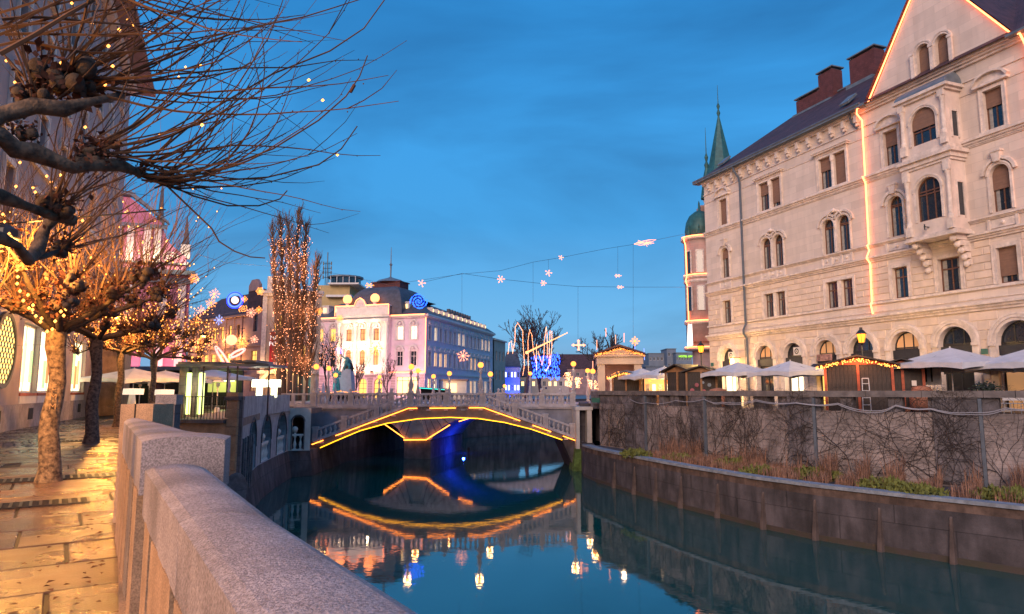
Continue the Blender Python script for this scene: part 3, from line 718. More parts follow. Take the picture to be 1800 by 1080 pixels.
# arch barrel: fascia polygon extruded through the bridge
DEEP=5.6
g=MB()
lowp=arcp[:];topl=[up[0],up[1],up[2],up[3]]
def zat(pl,x):
    if x<=pl[0][0]:return pl[0][1]
    for (a,za),(b_,zb) in zip(pl[:-1],pl[1:]):
        if a<=x<=b_:return za+(zb-za)*(x-a)/(b_-a)
    return pl[-1][1]
xs=sorted(set([p[0] for p in lowp]+[p[0] for p in topl]))
xs=[x for x in xs if lowp[0][0]<=x<=lowp[-1][0]]
for a,b_ in zip(xs[:-1],xs[1:]):
    g.xz([(a,zat(lowp,a)),(b_,zat(lowp,b_)),(b_,zat(topl,b_)),(a,zat(topl,a))],0,DEEP)
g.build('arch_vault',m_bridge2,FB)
g=MB();g.xz([(lowp[0][0],lowp[0][1]),(lowp[0][0],zat(topl,lowp[0][0])),(-.6,-2.4),(-.6,-4.9),(.2,-4.9)],.02,DEEP);g.build('abutment',m_quay,FB);g=MB();g.xz([(lowp[-1][0],lowp[-1][1]),(lowp[-1][0],zat(topl,lowp[-1][0])),(BL+.5,-2.2),(BL+.5,-4.9),(BL,-4.9)],.02,DEEP);g.build('abutment',m_quay,FB)
# landing strip and steps on top of the slopes (front), main deck behind
YD=1.7
g=MB()
for (a,za),(b_,zb) in((topl[0],topl[1]),(topl[2],topl[3])):
    n=16
    for k in range(n):
        x0=a+(b_-a)*k/n;x1=a+(b_-a)*(k+1)/n;z_=max(za+(zb-za)*k/n,za+(zb-za)*(k+1)/n);g.box(x0,x1,.1,YD-.01,z_-.3,z_)
g.build('steps',m_bridge,FB)
g=MB();g.box(-1.6,BL+1.2,YD,DEEP,.18,.42);g.box(topl[1][0],topl[2][0],.0,YD-.002,.18,.42);g.build('deck',m_bridge,FB)
m_sp=M('spandrel_render',(.30,.29,.33),.85,.15,1,.2,20,streak=.3)
for x0,x1 in((-.6,topl[1][0]+.0),(topl[2][0],BL+.4)):
    g=MB();n=10
    for k in range(n):
        a=x0+(x1-x0)*k/n;b_=x0+(x1-x0)*(k+1)/n;g.xz([(a,zat(topl,a)-.1),(b_,zat(topl,b_)-.1),(b_,.179),(a,.179)],YD+.03,YD+.4)
    g.build('side_wall',m_sp,FB)
g=MB()   # mouldings along the deck edge
g.box(-1.6,topl[1][0]-.3,YD-.12,YD+.0,.19,.30);g.box(-1.6,topl[1][0]-.3,YD-.2,YD-.0,.302,.42);g.box(topl[2][0]+.3,BL+1.2,YD-.12,YD,.19,.30);g.box(topl[2][0]+.3,BL+1.2,YD-.2,YD,.302,.42)
P=[(x,z+.03) for x,z in topl]
for (a,za),(b_,zb) in zip(P[:-1],P[1:]):
    g.xz([(a,za),(b_,zb),(b_,zb+.1),(a,za+.1)],-.1,.1)
for k in range(15):
    x=topl[0][0]+(topl[3][0]-topl[0][0])*(k+.5)/15;z_=zat(topl,x)-.22;g.box(x-.16,x+.16,-.07,.0,z_-.06,z_+.04)
g.build('moulding',m_trim if False else m_bridge,FB)
def balmesh(h,r,n=8):
    g=MB();blu(g,0,0,0,h,r,n);return g.mesh('baluster',m_bridge,True)
bm=balmesh(.72,.125)
def pedestal(x,y,z,h=1.08,w_=.42,ball=True,par=FB):
    g=MB();g.box(-w_/2,w_/2,-w_/2,w_/2,0,h-.12);g.box(-w_/2-.05,w_/2+.05,-w_/2-.05,w_/2+.05,0,.12);g.box(-w_/2-.06,w_/2+.06,-w_/2-.06,w_/2+.06,h-.118,h)
    o=g.build('pedestal',m_bridge,par,loc=(x,y,z))
    if ball:
        g=MB();g.lathe([(.13,0),(.09,.05),(.09,.08)],(0,0,h),8);g.ball((0,0,h+.21),.14,10,7);g.build('ball_finial',m_bridge,o,True)
    return o
def balustrade(x0,z0,x1,z1,y,step=.33,h=1.02,par=FB):
    g=MB();g.xz([(x0,z0+h-.14),(x1,z1+h-.14),(x1,z1+h),(x0,z0+h)],y-.15,y+.15);g.build('top_rail',m_bridge,par)
    g=MB();g.xz([(x0,z0),(x1,z1),(x1,z1+.15),(x0,z0+.15)],y-.13,y+.13);g.build('base_rail',m_bridge,par)
    n=max(1,int(abs(x1-x0)/step))
    for k in range(n):
        f=(k+.5)/n;link('baluster',bm,par,(x0+(x1-x0)*f,y,z0+(z1-z0)*f+.15))
# centre balustrade
xL,xR=topl[1][0],topl[2][0]
c1=[xL+.1,xL+(xR-xL)*.5,xR-.1]
for x in c1:pedestal(x,.12,.42,1.08,.46)
for a,b_ in zip(c1[:-1],c1[1:]):balustrade(a+.24,.42,b_-.24,.42,.12)
# side (deck level, set back)
def side(xs_,y):
    for x in xs_:pedestal(x,y,.42)
    for a,b_ in zip(xs_[:-1],xs_[1:]):balustrade(a+.23,.42,b_-.23,.42,y)
xb=[B(px,690,YD)[0] for px in(552,617,688)]
side([xb[0],xb[1],xb[2]],YD)
xb2=[B(px,690,YD)[0] for px in(884,952,1006)]
side(xb2,YD)
# stair balustrades
for (a,za),(b_,zb) in((topl[0],topl[1]),(topl[3],topl[2])):
    a2=a+(b_-a)*.03;
    for f0,f1 in((.05,.30),(.34,.64),(.68,.96)):
        balustrade(a+(b_-a)*f0,za+(zb-za)*f0+.1,a+(b_-a)*f1,za+(zb-za)*f1+.1,.12,.34,.85)
    for f in(.02,.32,.66):
        x=a+(b_-a)*f;z_=za+(zb-za)*f+.05;g=MB();g.box(-.2,.2,-.2,.2,0,1.0);g.box(-.24,.24,-.24,.24,1.0,1.1);g.build('pedestal',m_bridge,FB,loc=(x,.12,z_))
# back balustrade
side([-.5,4.5,9.5,14.5,19.8],DEEP-.2)
# abutment-head parapet on the square side
g=MB();g.box(-2.6,xb[0]-.25,YD-.15,YD+.15,1.3,1.44);g.box(-2.6,xb[0]-.25,YD-.13,YD+.13,.42,.58)
for x in(-2.5,-1.7,-.9):g.box(x-.12,x+.12,YD-.12,YD+.12,.58,1.3)
g.build('panel_parapet',m_bridge,FB)
# pillars at the market end
def cab(px,py):return B(px,py,.4)
g=MB();x0,_=B(1010,750);x1,_=B(1046,750)
g=MB();g.box(x0+.02,x0+.28,-.7,1.2,-2.75,.16);g.box(x0+.86,x0+1.22,-.7,1.2,-3.3,.16);g.box(x0-.02,x0+1.3,-.75,1.3,.162,.42);g.build('end_pillar',m_arc2,FB)
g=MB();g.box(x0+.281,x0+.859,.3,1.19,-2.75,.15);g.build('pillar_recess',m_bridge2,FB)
g=MB();g.xz([(x0-.35,-4.9),(x0+1.1,-4.9),(x0+1.05,-2.76),(x0-.05,-2.76)],-.72,1.2);g.build('pillar_foot',m_moss,FB)
# lintel block with street sign, dark stair recess below
LB=thing('stone_lintel','weathered stone parapet block over a dark stair recess beside the bridge','parapet')
pA=BO+bu*(x0+1.25);pB_=Vector(W[1])
g=MB();g.ext([(pA.x,pA.y-.4,.3),(W[1][0],W[1][1],.3),(W[1][0]+.6,W[1][1]+.5,.3),(pA.x+.5,pA.y+.4,.3)],(0,0,1.3));g.build('block',m_pil,LB)
g=MB();g.ext([(pA.x+.6,pA.y+1.8,-2.3),(W[1][0]+1.6,W[1][1]+.6,-2.3),(W[1][0]+1.8,W[1][1]+.8,-2.3),(pA.x+.8,pA.y+2,-2.3)],(0,0,2.6));g.build('recess_back',m_quay,LB)
g=MB();g.box(6.9,7.25,49.3,49.7,-2.3,.3);g.build('recess_post',m_gran2,LB)
q=at(1050,702,50.0)
s_=MB().box(-.36,.36,-.02,.02,-.17,.17).build('street_sign',m_sign,None,loc=(6.15,50.6,.95));s_.rotation_euler.z=-.75;tag(s_,'small teal street name sign on the stone block beside the bridge','sign')
# orange and yellow light strips
ls=thing('bridge_light_strip','broken orange light strip along the stair edges of the footbridge','light strip',(BO.x,BO.y,0),brz)
def dash(pts,gaps,r,m,par,y=-.13):
    for a,b_ in gaps:
        sub=[p for p in pts if a<p[0]<b_];P=[(a,zat(pts,a))]+sub+[(b_,zat(pts,b_))]
        MB().tube([(x,y,z) for x,z in P],r,5,True).build('light_tube',m,par)
up2=[(x,z-.09) for x,z in up]
X=lambda px:B(px,740)[0]
dash(up2,[(X(550),X(570)),(X(591),X(733)),(X(755),X(801)),(X(824),X(914)),(X(936),X(968)),(X(989),X(1010))],.03,e_strip,ls)
ly=thing('bridge_light_strip','thin yellow light strip following the arch of the footbridge','light strip',(BO.x,BO.y,0),brz)
MB().tube([(x,-.05,z-.02) for x,z in arcp],.028,5).build('light_tube',e_yel,ly)
# ---------------------------------------------------------------- MIDDLE BRIDGE
MO=Vector((-9.9,62.2))   # pier front left
MBg=thing('old_stone_bridge','older stone bridge with a carved central pier behind the footbridge','bridge',(-9.63,62.7,0),-.2)
mo=Vector((-9.63,62.7));mu=Vector((math.cos(-.2),math.sin(-.2)))
def Mb(px,py):return onpl(px,py,mo,mu)
pa,pb=Mb(711,774),Mb(757,774);DM=10.5
lft=[Mb(711,772),Mb(680,748)];rgt=[Mb(757,772),Mb(800,746),Mb(838,733)]
xl0=-9.0;xr0=15.5
def arc(xa,xb_,zs,zc,n=14):
    return [(xa+(xb_-xa)*k/n,zs+(zc-zs)*(1-((2*k/n-1)**2))**.62) for k in range(n+1)]
lA=arc(xl0,pa[0],pa[1],-.55);rA=arc(pb[0],xr0,pb[1],-.25)
# straight haunches as the picture shows
g=MB()
for A_ in(lA,rA):
    for (a,za),(b_,zb) in zip(A_[:-1],A_[1:]):g.xz([(a,za),(b_,zb),(b_,.2),(a,.2)],0,DM)
g.xz([(pa[0],pa[1]),(pb[0],pb[1]),(pb[0],.2),(pa[0],.2)],0,DM)
g.build('arch_vault',m_bridge,MBg)
MB().box(pa[0]-.02,pb[0]+.02,-.05,DM,-5,pa[1]-.01).build('pier',M('pier_stone',(.22,.20,.21),.85,.25,1.5,.3,20,streak=.5),MBg);MB().box(xl0-4,xl0,0,DM,-5,.2).build('abutment',m_quay,MBg)
g=MB();cx=(pa[0]+pb[0])/2;g.xz([(cx-.95,-2.55),(cx+.95,-2.55),(cx+.35,-.9),(cx-.35,-.9)],-.14,0);g.ring(cx,-2.55,.45,.75,-.2,-.14,0,PI,10);g.ring(cx,-1.15,.12,.24,-.22,-.14,0,2*PI,12);g.box(cx-.4,cx+.4,-.17,0,-.86,-.8);g.build('carved_emblem',m_arc2,MBg)
g=MB()
for s in(-1,1):
    for k in range(4):
        x0_=cx+s*(.45+.42*k);x1_=cx+s*(1.15+.62*k);g.tube([(x0_,-.01,-.3),(x1_,-.01,-2.5+.38*k)],.022,4)
g.build('voussoir_joints',m_quay,MBg)
text_mesh('inscription','CIVITAS',.42,.02,m_quay,MBg,(cx,-.04,-.72))
g=MB();g.box(xl0-2,xr0+1,.0,DM,.205,.5);g.build('deck',m_bridge,MBg)
ml=thing('bridge_light_strip','orange light strip outlining the pier and haunches of the older bridge','light strip',(mo.x,mo.y,0),-.2)
def tl(pts):MB().tube([(x,-.22,z) for x,z in pts],.04,5,True).build('light_tube',e_strip,ml)
tl([Mb(678,746),Mb(712,770)]);tl([Mb(711,773.5),Mb(751,773),Mb(757,769),Mb(792,747)]);tl([Mb(808,741),Mb(833,733)])
bl=thing('blue_floodlight','blue floodlight washing the flank of the central bridge pier','floodlight',(-4.2,67.5,-3.9))
MB().box(-.12,.12,-.1,.1,-.6,.1).build('housing',m_black,bl);MB().box(-.09,-.122,-.08,.08,-.07,.07).build('lens',e_blue,bl);point(bl,(-.5,0,.0),(.01,.04,1),120,.1)
# third bridge
TB=thing('far_footbridge','far stone footbridge glimpsed under the arches','bridge',(-13.4,77.5,0),-.05)
TA=arc(.8,20.5,-3.,-.3)
g=MB()
for (a,za),(b_,zb) in zip(TA[:-1],TA[1:]):g.xz([(a,za),(b_,zb),(b_,.4),(a,.4)],0,4.5)
g.build('arch_vault',m_bridge,TB);MB().box(-3,.8,0,4.5,-5,.4).build('abutment',m_quay,TB);MB().box(20.5,24,0,4.5,-5,.4).build('abutment',m_quay,TB)
# ---------------------------------------------------------------- bridge lamps
def lamp_mesh():
    g=MB();g.lathe([(.20,0),(.20,.08),(.12,.14),(.16,.3),(.2,.5),(.13,.75),(.07,.95),(.06,1.15),(.12,1.22),(.16,1.3),(.09,1.38),(.07,1.5),(.12,1.56)],(0,0,0),10);return g.mesh('lamp_post',m_bridge,True)
lm=None
def bridge_lamp(x,y,z0,ztop,label,watt=110,cat='lamp',group='stone lamps on the bridges'):
    global lm
    if lm is None:lm=(lamp_mesh(),MB().ball((0,0,0),.22,12,8).mesh('globe',e_lamp,True))
    t=thing('bridge_lamp',label,cat,(x,y,z0),0,group);k=(ztop-z0-.16)/1.56
    o=link('lamp_post',lm[0],t);o.scale=(1,1,max(k,.4));link('globe',lm[1],t,(0,0,ztop-z0))
    point(t,(0,0,ztop-z0),WARM,watt,.25);return t
def bw(px,py,yo):
    x,z=B(px,py,yo);n=Vector((-bu.y,bu.x));p=BO+bu*x+n*yo;return p.x,p.y,z
LP=[(723,645,.12,1.5,'tall globe lamp on the stair-head pedestal nearest the hotel door'),(845,642,.12,1.5,'tall globe lamp on the second stair-head pedestal of the footbridge'),
(556,645,YD,1.5,'globe lamp on the bridge corner pedestal beside the poplars'),(1008,640,YD+2.5,1.2,'large globe lamp at the market end of the footbridge')]
for px,py,yo,zb,lb in LP:
    x,y,z=bw(px,py,yo);bridge_lamp(x,y,zb,z,lb,160)
for px,py,Y,lb in((578,648,60,'globe lamp just behind the corner lamp beside the poplars'),(590,660,68,'low globe lamp in front of the monument'),(667,663,74,'low globe lamp in front of the arched hotel door'),(735,652,60,'globe lamp close behind the tall lamp at the hotel corner'),(762,662,68,'globe lamp before the awning of the corner shop'),(790,657,64,'globe lamp before the white kiosk'),(862,658,60,'globe lamp behind the second stair-head lamp'),(1033,652,66,'globe lamp just before the columned pavilion'),(1042,653,60,'brighter globe lamp at the foot of the columned pavilion'),(932,657,80,'globe lamp at the foot of the light-hung tree'),(887,679,90,'low globe lamp by the pale far house')):
    p=at(px,py,Y);bridge_lamp(p.x,p.y,.5,p.z,lb,120)
# ================================================================ BUILDING A (cream mansion on the market bank)
AO=(16.2,56.);_a=(454-900)/F_PX;_m=math.hypot(_a,1);AU=(-_a/_m,-1/_m);ARZ=math.atan2(AU[1],AU[0])
A=thing('riverside_mansion','large cream riverside mansion with arcade, oriel and a lit gable','building',(AO[0],AO[1],0),ARZ)
AL=34.;G0=.65
arches=[(2.4,.87,4.1),(6.52,.87,4.05),(9.38,.87,4.05),(12.3,.87,4.05),(15.08,.9,4.05),(18.12,.92,4.08),(21.12,.92,4.1),(24.35,1.05,4.0),(27.6,.95,4.05),(30.9,.95,4.05)]
pairs=[7.8,13.65,29.6];singles=[2.45,18.1,24.15]
ops=[];W_=[]
for c,hw,zs in arches:ops.append((c-hw,c+hw,G0,zs,True))
for c in singles+[21.1]:
    hw=.5 if c!=21.1 else .62;z0=6.95
    W_.append(('F',c-hw,c+hw,z0,8.75,False))
for c in pairs:
    for d in(-.62,.62):
        W_.append(('F',c+d-.46,c+d+.46,6.93,8.65,False));W_.append(('S',c+d-.49,c+d+.49,10.5,12.3,True));W_.append(('T',c+d-.49,c+d+.49,14.82,16.98,False))
for c in singles:
    W_.append(('S',c-.49,c+.49,10.6,12.5,True));W_.append(('T',c-.48,c+.48,14.85,17.0,False))
for _,a,b,z0,z1,ar in W_:ops.append((a,b,z0,z1,ar))
OR0,OR1=19.72,22.42    # oriel width
g=MB();wall(g,0,AL,G0-.3,19.1,ops,.32);g.build('front_wall',m_plaster,A)
for x in(0,AL):MB().box(x-.01,x+.01,.01,12,0,19.1).build('side_wall',m_plaster,A)
MB().box(0.02,AL-.02,11.98,12,0,19.1).build('back_wall',m_plaster,A)
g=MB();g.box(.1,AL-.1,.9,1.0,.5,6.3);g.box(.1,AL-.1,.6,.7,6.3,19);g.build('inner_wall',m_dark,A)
# gable
GA,GB,GP=16.8,25.45,(21.1,25.55)
g=MB();gops=[(20.2,21.02,19.3,20.75,True),(21.36,22.18,19.3,20.75,True)]
wall(g,20.0,22.4,19.1,21.6,gops,.3,-.06)
g.add([(GA,-.06,19.1),(20.0,-.06,19.1),(20.0,-.06,19.1+(20.0-GA)*1.5)],[(0,1,2)]);g.add([(22.4,-.06,19.1),(GB,-.06,19.1),(22.4,-.06,19.1+(GB-22.4)*1.48)],[(0,1,2)])
g.add([(20.0,-.06,21.6),(22.4,-.06,21.6),(22.4,-.06,19.1+(GB-22.4)*1.48),GPt:=(GP[0],-.06,GP[1]),(20.0,-.06,19.1+(20.0-GA)*1.5)],[(0,1,2,3,4)]) if 0 else None
g.add([(20.0,-.06,21.6),(22.4,-.06,21.6),(22.4,-.06,19.1+(GB-22.4)*1.48),(GP[0],-.06,GP[1]),(20.0,-.06,19.1+(20.0-GA)*1.5)],[(0,1,2,3,4)])
g.build('gable_wall',m_plaster,A)
for a,b in((20.2,21.02),(21.36,22.18)):window(A,a,b,19.3,20.75,True,.18,blind=.97)
g=MB();surround_arch(g,20.2,21.02,19.3,20.75,.16,.08);surround_arch(g,21.36,22.18,19.3,20.75,.16,.08)
for x in(20.0,21.19,22.3):g.box(x-.1,x+.1,-.2,-.061,19.25,20.8);g.box(x-.14,x+.14,-.24,-.2,20.7,20.84)
for v in g.v[:0]:pass
o=g.build('gable_surround',m_trim,A);o.location.y=-.06
# mouldings and bands
g=MB()
def band(z0,z1,p,x0=-.05,x1=AL):g.box(x0,x1,-p,-.001,z0,z1)
def corn(z,h,p):   # stepped cornice, top at z
    band(z-h,z-h*.66,p*.35);band(z-h*.658,z-h*.34,p*.65);band(z-h*.338,z,p)
corn(6.12,.42,.34);band(6.78,6.92,.12);band(6.3,6.36,.05)
corn(9.68,.34,.28);corn(10.44,.18,.18)
corn(14.72,.36,.26);band(14.30,14.34,.06)
band(17.9,17.96,.07);corn(19.15,.4,.42)
band(17.2,17.24,.04)
g.build('cornice',m_trim,A)
def brk():
    g=MB();g.box(-.11,.11,-.3,-.001,0,.45);g.box(-.08,.08,-.2,-.001,-.18,0);g.ball((0,-.2,-.18),.09,6,4);return g.mesh('eave_bracket',m_trim)
for x in [.9+k for k in range(16)]+[26.8+k for k in range(7)]:link('eave_bracket',cached('brk',brk),A,(x,0,18.3))
# small dentils under the cornices by the gable bay
g=MB()
for k in range(95):
    x=16.6+k*.1
    if not(OR0-.1<x<OR1+.1):g.box(x-.025,x+.025,-.15,-.05,14.44,14.52)
o=g.build('dentils',m_trim,A);o['kind']='stuff'
# surrounds
g=MB()
def shell(cx,z,s):
    g.lathe([(.0,0),(s*.5,.0),(s*.7,s*.3),(s*.3,s*.8),(.02,s)],(cx,-.12,z),6)
    for q in(-1,1):
        for k in range(4):g.ball((cx+q*s*(.5+k*.42),-.12,z+s*(.25-.14*k*k*.6)),s*(.34-.05*k),6,4)
def emit_s(g):
    if g.v:g.build('window_surround',m_trim,A)
    return MB()
for c in singles+[21.1]:
    hw=.5 if c!=21.1 else .62;g=MB();surround_rect(g,c-hw,c+hw,6.95,8.75,.2,.07,False);emit_s(g)
for c in pairs:
    g=MB();surround_rect(g,c-1.08,c+1.08,6.93,8.65,.16,.07,False);g.box(c-.155,c+.155,-.02,.2,6.93,8.65);g=emit_s(g)
    surround_rect(g,c-1.11,c+1.11,14.82,16.98,.16,.08,True,True);g.lathe([(.14,0),(.11,.1),(.1,1.7),(.16,1.8),(.16,2.16)],(c,.02,14.82),8);g=emit_s(g)
    for d in(-.62,.62):
        surround_arch(g,c+d-.49,c+d+.49,10.5,12.3,.10,.08);g.ring(c+d,12.3,.72,.86,-.14,-.001,.5 if d<0 else .1,PI-.1 if d<0 else PI-.5,9)
    g.lathe([(.11,0),(.09,.1),(.085,1.5),(.13,1.62),(.13,1.8)],(c,-.02,10.5),8);g=emit_s(g);shell(c,13.1,.30);g.build('carved_shell',m_trim,A);g=MB()
    g.box(c-1.25,c+1.25,-.07,-.001,9.76,10.2);
    for x in(c-1.2,c-.4,c+.4,c+1.2):g.box(x-.07,x+.07,-.13,-.07,9.72,10.24)
    for x in(c-.8,c,c+.8):g.ball((x,-.08,10.0),.10,6,4)
    g.build('apron_panel',m_trim,A)
for c in singles:
    g=MB();surround_arch(g,c-.49,c+.49,10.6,12.5,.13,.08);g.ring(c,12.5,.74,.9,-.15,-.001,.1,PI-.1,10)
    g.xz([(c-.14,13.12),(c+.14,13.12),(c+.24,13.62),(c-.24,13.62)],-.24,-.001);g.box(c-.28,c+.28,-.28,-.001,13.622,13.72);g=emit_s(g)
    surround_rect(g,c-.48,c+.48,14.85,17.0,.18,.08,True,False)
    g.box(c-.9,c+.9,-.25,-.001,17.24,17.36);n=10
    for k in range(n):
        f0=-1+2*k/n;f1=-1+2*(k+1)/n;z0=17.38+.55*math.sqrt(max(0,1-f0*f0*.98))-.08;z1=17.38+.55*math.sqrt(max(0,1-f1*f1*.98))-.08
        g.xz([(c+f0*.85,z0-.0),(c+f1*.85,z1),(c+f1*.95,z1+.1),(c+f0*.95,z0+.1)],-.26,-.001);g.xz([(c+f0*.85,17.362),(c+f1*.85,17.362),(c+f1*.85,z1),(c+f0*.85,z0)],-.08,-.001)
    g=emit_s(g);g.box(c-.75,c+.75,-.07,-.001,9.78,10.2)
    for x in(c-.7,c+.7):g.box(x-.07,x+.07,-.13,-.07,9.72,10.24)
    g.ball((c,-.08,10.0),.11,6,4);g.build('apron_panel',m_trim,A)
for kd,a,b,z0,z1,ar in W_:
    rr=R.random();c=(a+b)/2
    if kd=='T':
        bl=.98 if abs(c-2.45)<.1 else(.42 if rr<.6 else .55);bl={7.18:.42,8.42:.82,13.03:.4,14.27:.97}.get(round(c,2),bl)
        window(A,a,b,z0,z1,False,.2,blind=bl,curtain=True)
    elif kd=='S':window(A,a,b,z0,z1,True,.2,blind={2.45:.35,24.15:.52}.get(round(c,2),0),curtain=True,transom=.95)
    else:window(A,a,b,z0,z1,False,.2,curtain=rr<.7,blind=.8 if round(c,2)==24.15 else 0,pane=m_glass)
# oriel, two storeys on corbels
OY=-1.1
og=bpy.data.objects.new('oriel',None);C.objects.link(og);og.parent=A
def oriel_face(z0,z1,hw,wz0,wzs,ar):
    g=MB();c=(OR0+OR1)/2;wall(g,OR0,OR1,z0,z1,[(c-hw,c+hw,wz0,wzs,ar)],.2,OY)
    for x,s in((OR0,1),(OR1,-1)):
        a=x;g.add([(a,OY,z0),(a,0,z0),(a,0,z1),(a,OY,z1)],[(0,1,2,3)])
    g.build('oriel_wall',m_plaster2,og)
    window(og,c-hw,c+hw,wz0,wzs,ar,OY+.14,blind=.56 if z0>14 else 0,bars=2,transom=.9 if z0<14 else .0 or .6)
    g=MB();surround_arch(g,c-hw,c+hw,wz0,wzs,.14,.06) ;o=g.build('window_surround',m_trim,og);o.location.y=OY
    for x in(OR0+.14,OR1-.14):
        g=MB();g.lathe([(.15,0),(.15,.2),(.115,.26),(.10,(z1-z0)*.62),(.14,(z1-z0)*.68),(.15,(z1-z0)*.7)],(x,OY-.06,z0+.55),9);g.box(x-.17,x+.17,OY-.2,OY-.001,z0+.02,z0+.55);g.box(x-.17,x+.17,OY-.2,OY-.001,z0+.55+(z1-z0)*.7,z1);g.build('oriel_column',m_trim,og)
    g=MB();g.box(OR1+.002,OR1+.012,-.75,-.35,wz0,wzs+.1);g.build('side_pane',m_glass,og)
    g=MB();g.box(OR1+.003,OR1+.06,-.85,-.76,wz0-.1,wzs+.2);g.box(OR1+.003,OR1+.06,-.34,-.25,wz0-.1,wzs+.2);g.box(OR1+.003,OR1+.06,-.76,-.34,wzs+.1,wzs+.2);g.build('side_frame',m_trim,og)
oriel_face(10.0,13.7,.72,10.75,12.4,True)
oriel_face(14.6,17.55,.74,15.05,16.3,True)
g=MB()
def ob(z0,z1,p):g.box(OR0-p,OR1+p,OY-p,-.001,z0,z1)
ob(9.72,9.86,.2);ob(9.86,9.998,.10);g.build('oriel_floor_slab',m_trim,og);g=MB();ob(13.702,13.85,.08);ob(13.852,14.1,.16);ob(14.102,14.3,.30);ob(14.302,14.598,.05);g.build('oriel_cornice',m_trim,og);g=MB();ob(17.552,17.7,.14);ob(17.702,17.86,.28)
g.build('oriel_cornice',m_trim,og)
g=MB();n=8;prev=None
for k in range(n):
    t0=k/n;t1=(k+1)/n;f=lambda t:math.sin(t*PI/2)
    a0=1.0-.75*f(t0);a1=1.0-.75*f(t1);z0=17.862+.85*(1-math.cos(t0*PI/2))*1.0;z1=17.862+.85*(1-math.cos(t1*PI/2))
    def rr_(a,z):return [(OR0-.2+ (1-a)*.35,(OY-.2)*a,z),(OR1+.2-(1-a)*.35,(OY-.2)*a,z)]
    p=rr_(1-.85*t0**1.5,17.862+.85*t0**.8);q=rr_(1-.85*t1**1.5,17.862+.85*t1**.8)
    g.add([p[0],p[1],q[1],q[0]],[(0,1,2,3)]);g.add([p[0],q[0],(q[0][0],0,q[0][2]),(p[0][0],0,p[0][2])],[(0,1,2,3)]);g.add([p[1],q[1],(q[1][0],0,q[1][2]),(p[1][0],0,p[1][2])],[(3,2,1,0)])
g.build('oriel_roof',m_lead,og)
for x in(OR0+.25,OR1-.25):
    g=MB()
    for k,(yy,zz,hh) in enumerate(((-1.0,9.45,.26),(-.72,9.15,.28),(-.48,8.85,.3),(-.28,8.5,.3),(-.14,8.15,.3))):g.box(x-.2,x+.2,yy,-.001,zz,zz+hh-.01);g.ball((x,yy,zz+.06),.17,7,5)
    g.build('corbel',m_trim,og)
g=MB();g.box(20.9,21.0,OY-.35,OY-.02,10.35,10.38);g.box(20.93,20.97,OY-.35,OY-.3,10.2,10.5);g.build('flag_holder',m_black,og)
# arch surrounds, piers and shop fittings
g=MB();holes=[]
for c,hw,zs in arches:
    g.ring(c,zs,hw+.002,hw+.16,-.10,0,0,PI,16);g.ring(c,zs,hw+.162,hw+.34,-.16,0,0,PI,16);g.ring(c,zs,hw+.30,hw+.40,-.19,0,0,PI,16)
    for s in(-1,1):
        a=c+s*(hw+.01);b_=c+s*(hw+.38);g.box(min(a,b_),max(a,b_),-.18,-.001,zs-.14,zs+.0);g.box(min(a,b_),max(a,b_)-.0,-.10,-.001,G0,zs-.142)
    holes.append(arch_hole(c,hw,zs,.43))
g.build('arch_moulding',m_trim,A)
blocks(A,.05,AL-.1,G0,5.68,.5,3.4,holes,m_block,.045,.045)
hl=[]
for c in singles+[21.1]:
    hw=.74 if c!=21.1 else .86;hl.append(rect_hole(c-hw,c+hw,6.9,9.0))
for c in pairs:hl.append(rect_hole(c-1.28,c+1.28,6.9,8.85))
hl.append(rect_hole(OR0-.1,OR1+.1,8.9,9.4))
blocks(A,.05,27.,6.93,9.33,.4,1.15,hl,m_block,.05,.055)
acs=[0,2];sh=M('shutter_box',(.03,.03,.035),.6,.2,4)
for i,(c,hw,zs) in enumerate(arches):
    y=.24
    fan=e_dimwin if i in(1,3,5) else m_glass
    f=window(A,c-hw+.02,c+hw-.02,zs-.12,zs,True,y,frame=m_black,pane=fan,bars=2,transom=0,name='fanlight')
    MB().box(c-hw+.02,c+hw-.02,.05,.22,zs-.62,zs-.13).build('sign_box',sh,A)
    lit=[e_cool,m_glass,e_white,e_warm2,m_dark,m_dark,m_dark,e_dimwin,m_dark,m_dark][i]
    d=window(A,c-hw+.04,c+hw-.04,G0+.02,zs-.64,False,y+.02,frame=m_black,pane=lit,bars=1,transom=.0)
    if i in acs:
        a=MB().box(c+.0,c+.72,-.02,.2,zs+.0,zs+.55).build('air_conditioner',m_white,A);MB().ring(c+.3,zs+.28,.12,.2,-.03,-.021,0,2*PI,12).ring(c+.3,zs+.28,.0,.05,-.03,-.021,0,2*PI,8).build('fan_grille',m_black,a)
# awning and picture sign over the fourth arch
c,hw,zs=arches[3]
MB().box(c-.62,c+.62,-.24,-.19,zs-.5,zs-.06).build('picture_sign',M('picture_sign',(.35,.18,.15),.6,.6,6),A)
g=MB();g.ext([(c-1.05,-.15,zs-.65),(c-1.05,-1.25,zs-1.35),(c-1.05,-1.25,zs-1.5),(c-1.05,-.15,zs-1.45)],(2.1,0,0));g.build('awning',M('navy_awning',(.015,.02,.05),.7,.2,3),A)
MB().tube([(c-.35,-.95,zs-1.08),(c-.05,-.8,zs-.98),(c+.2,-.9,zs-1.05),(c+.4,-.75,zs-.95)],.04,5).build('awning_emblem',m_white,A)
# green plaques
for x,z in((.55,3.75),(22.75,3.6)):MB().box(x-.17,x+.17,-.22,-.185,z-.14,z+.14).build('green_plaque',m_sign,A)
# box lamp on the wall by the first arch
g=MB().box(3.5,4.0,-.75,-.25,3.5,4.1).build('box_lamp',E('box_lamp_glow',(1,.42,.10),3.5),A);MB().box(3.44,4.06,-.81,-.19,4.102,4.16).build('lamp_cap',m_black,g);point(A,(3.75,-1.0,3.8),(1,.62,.25),220,.2)
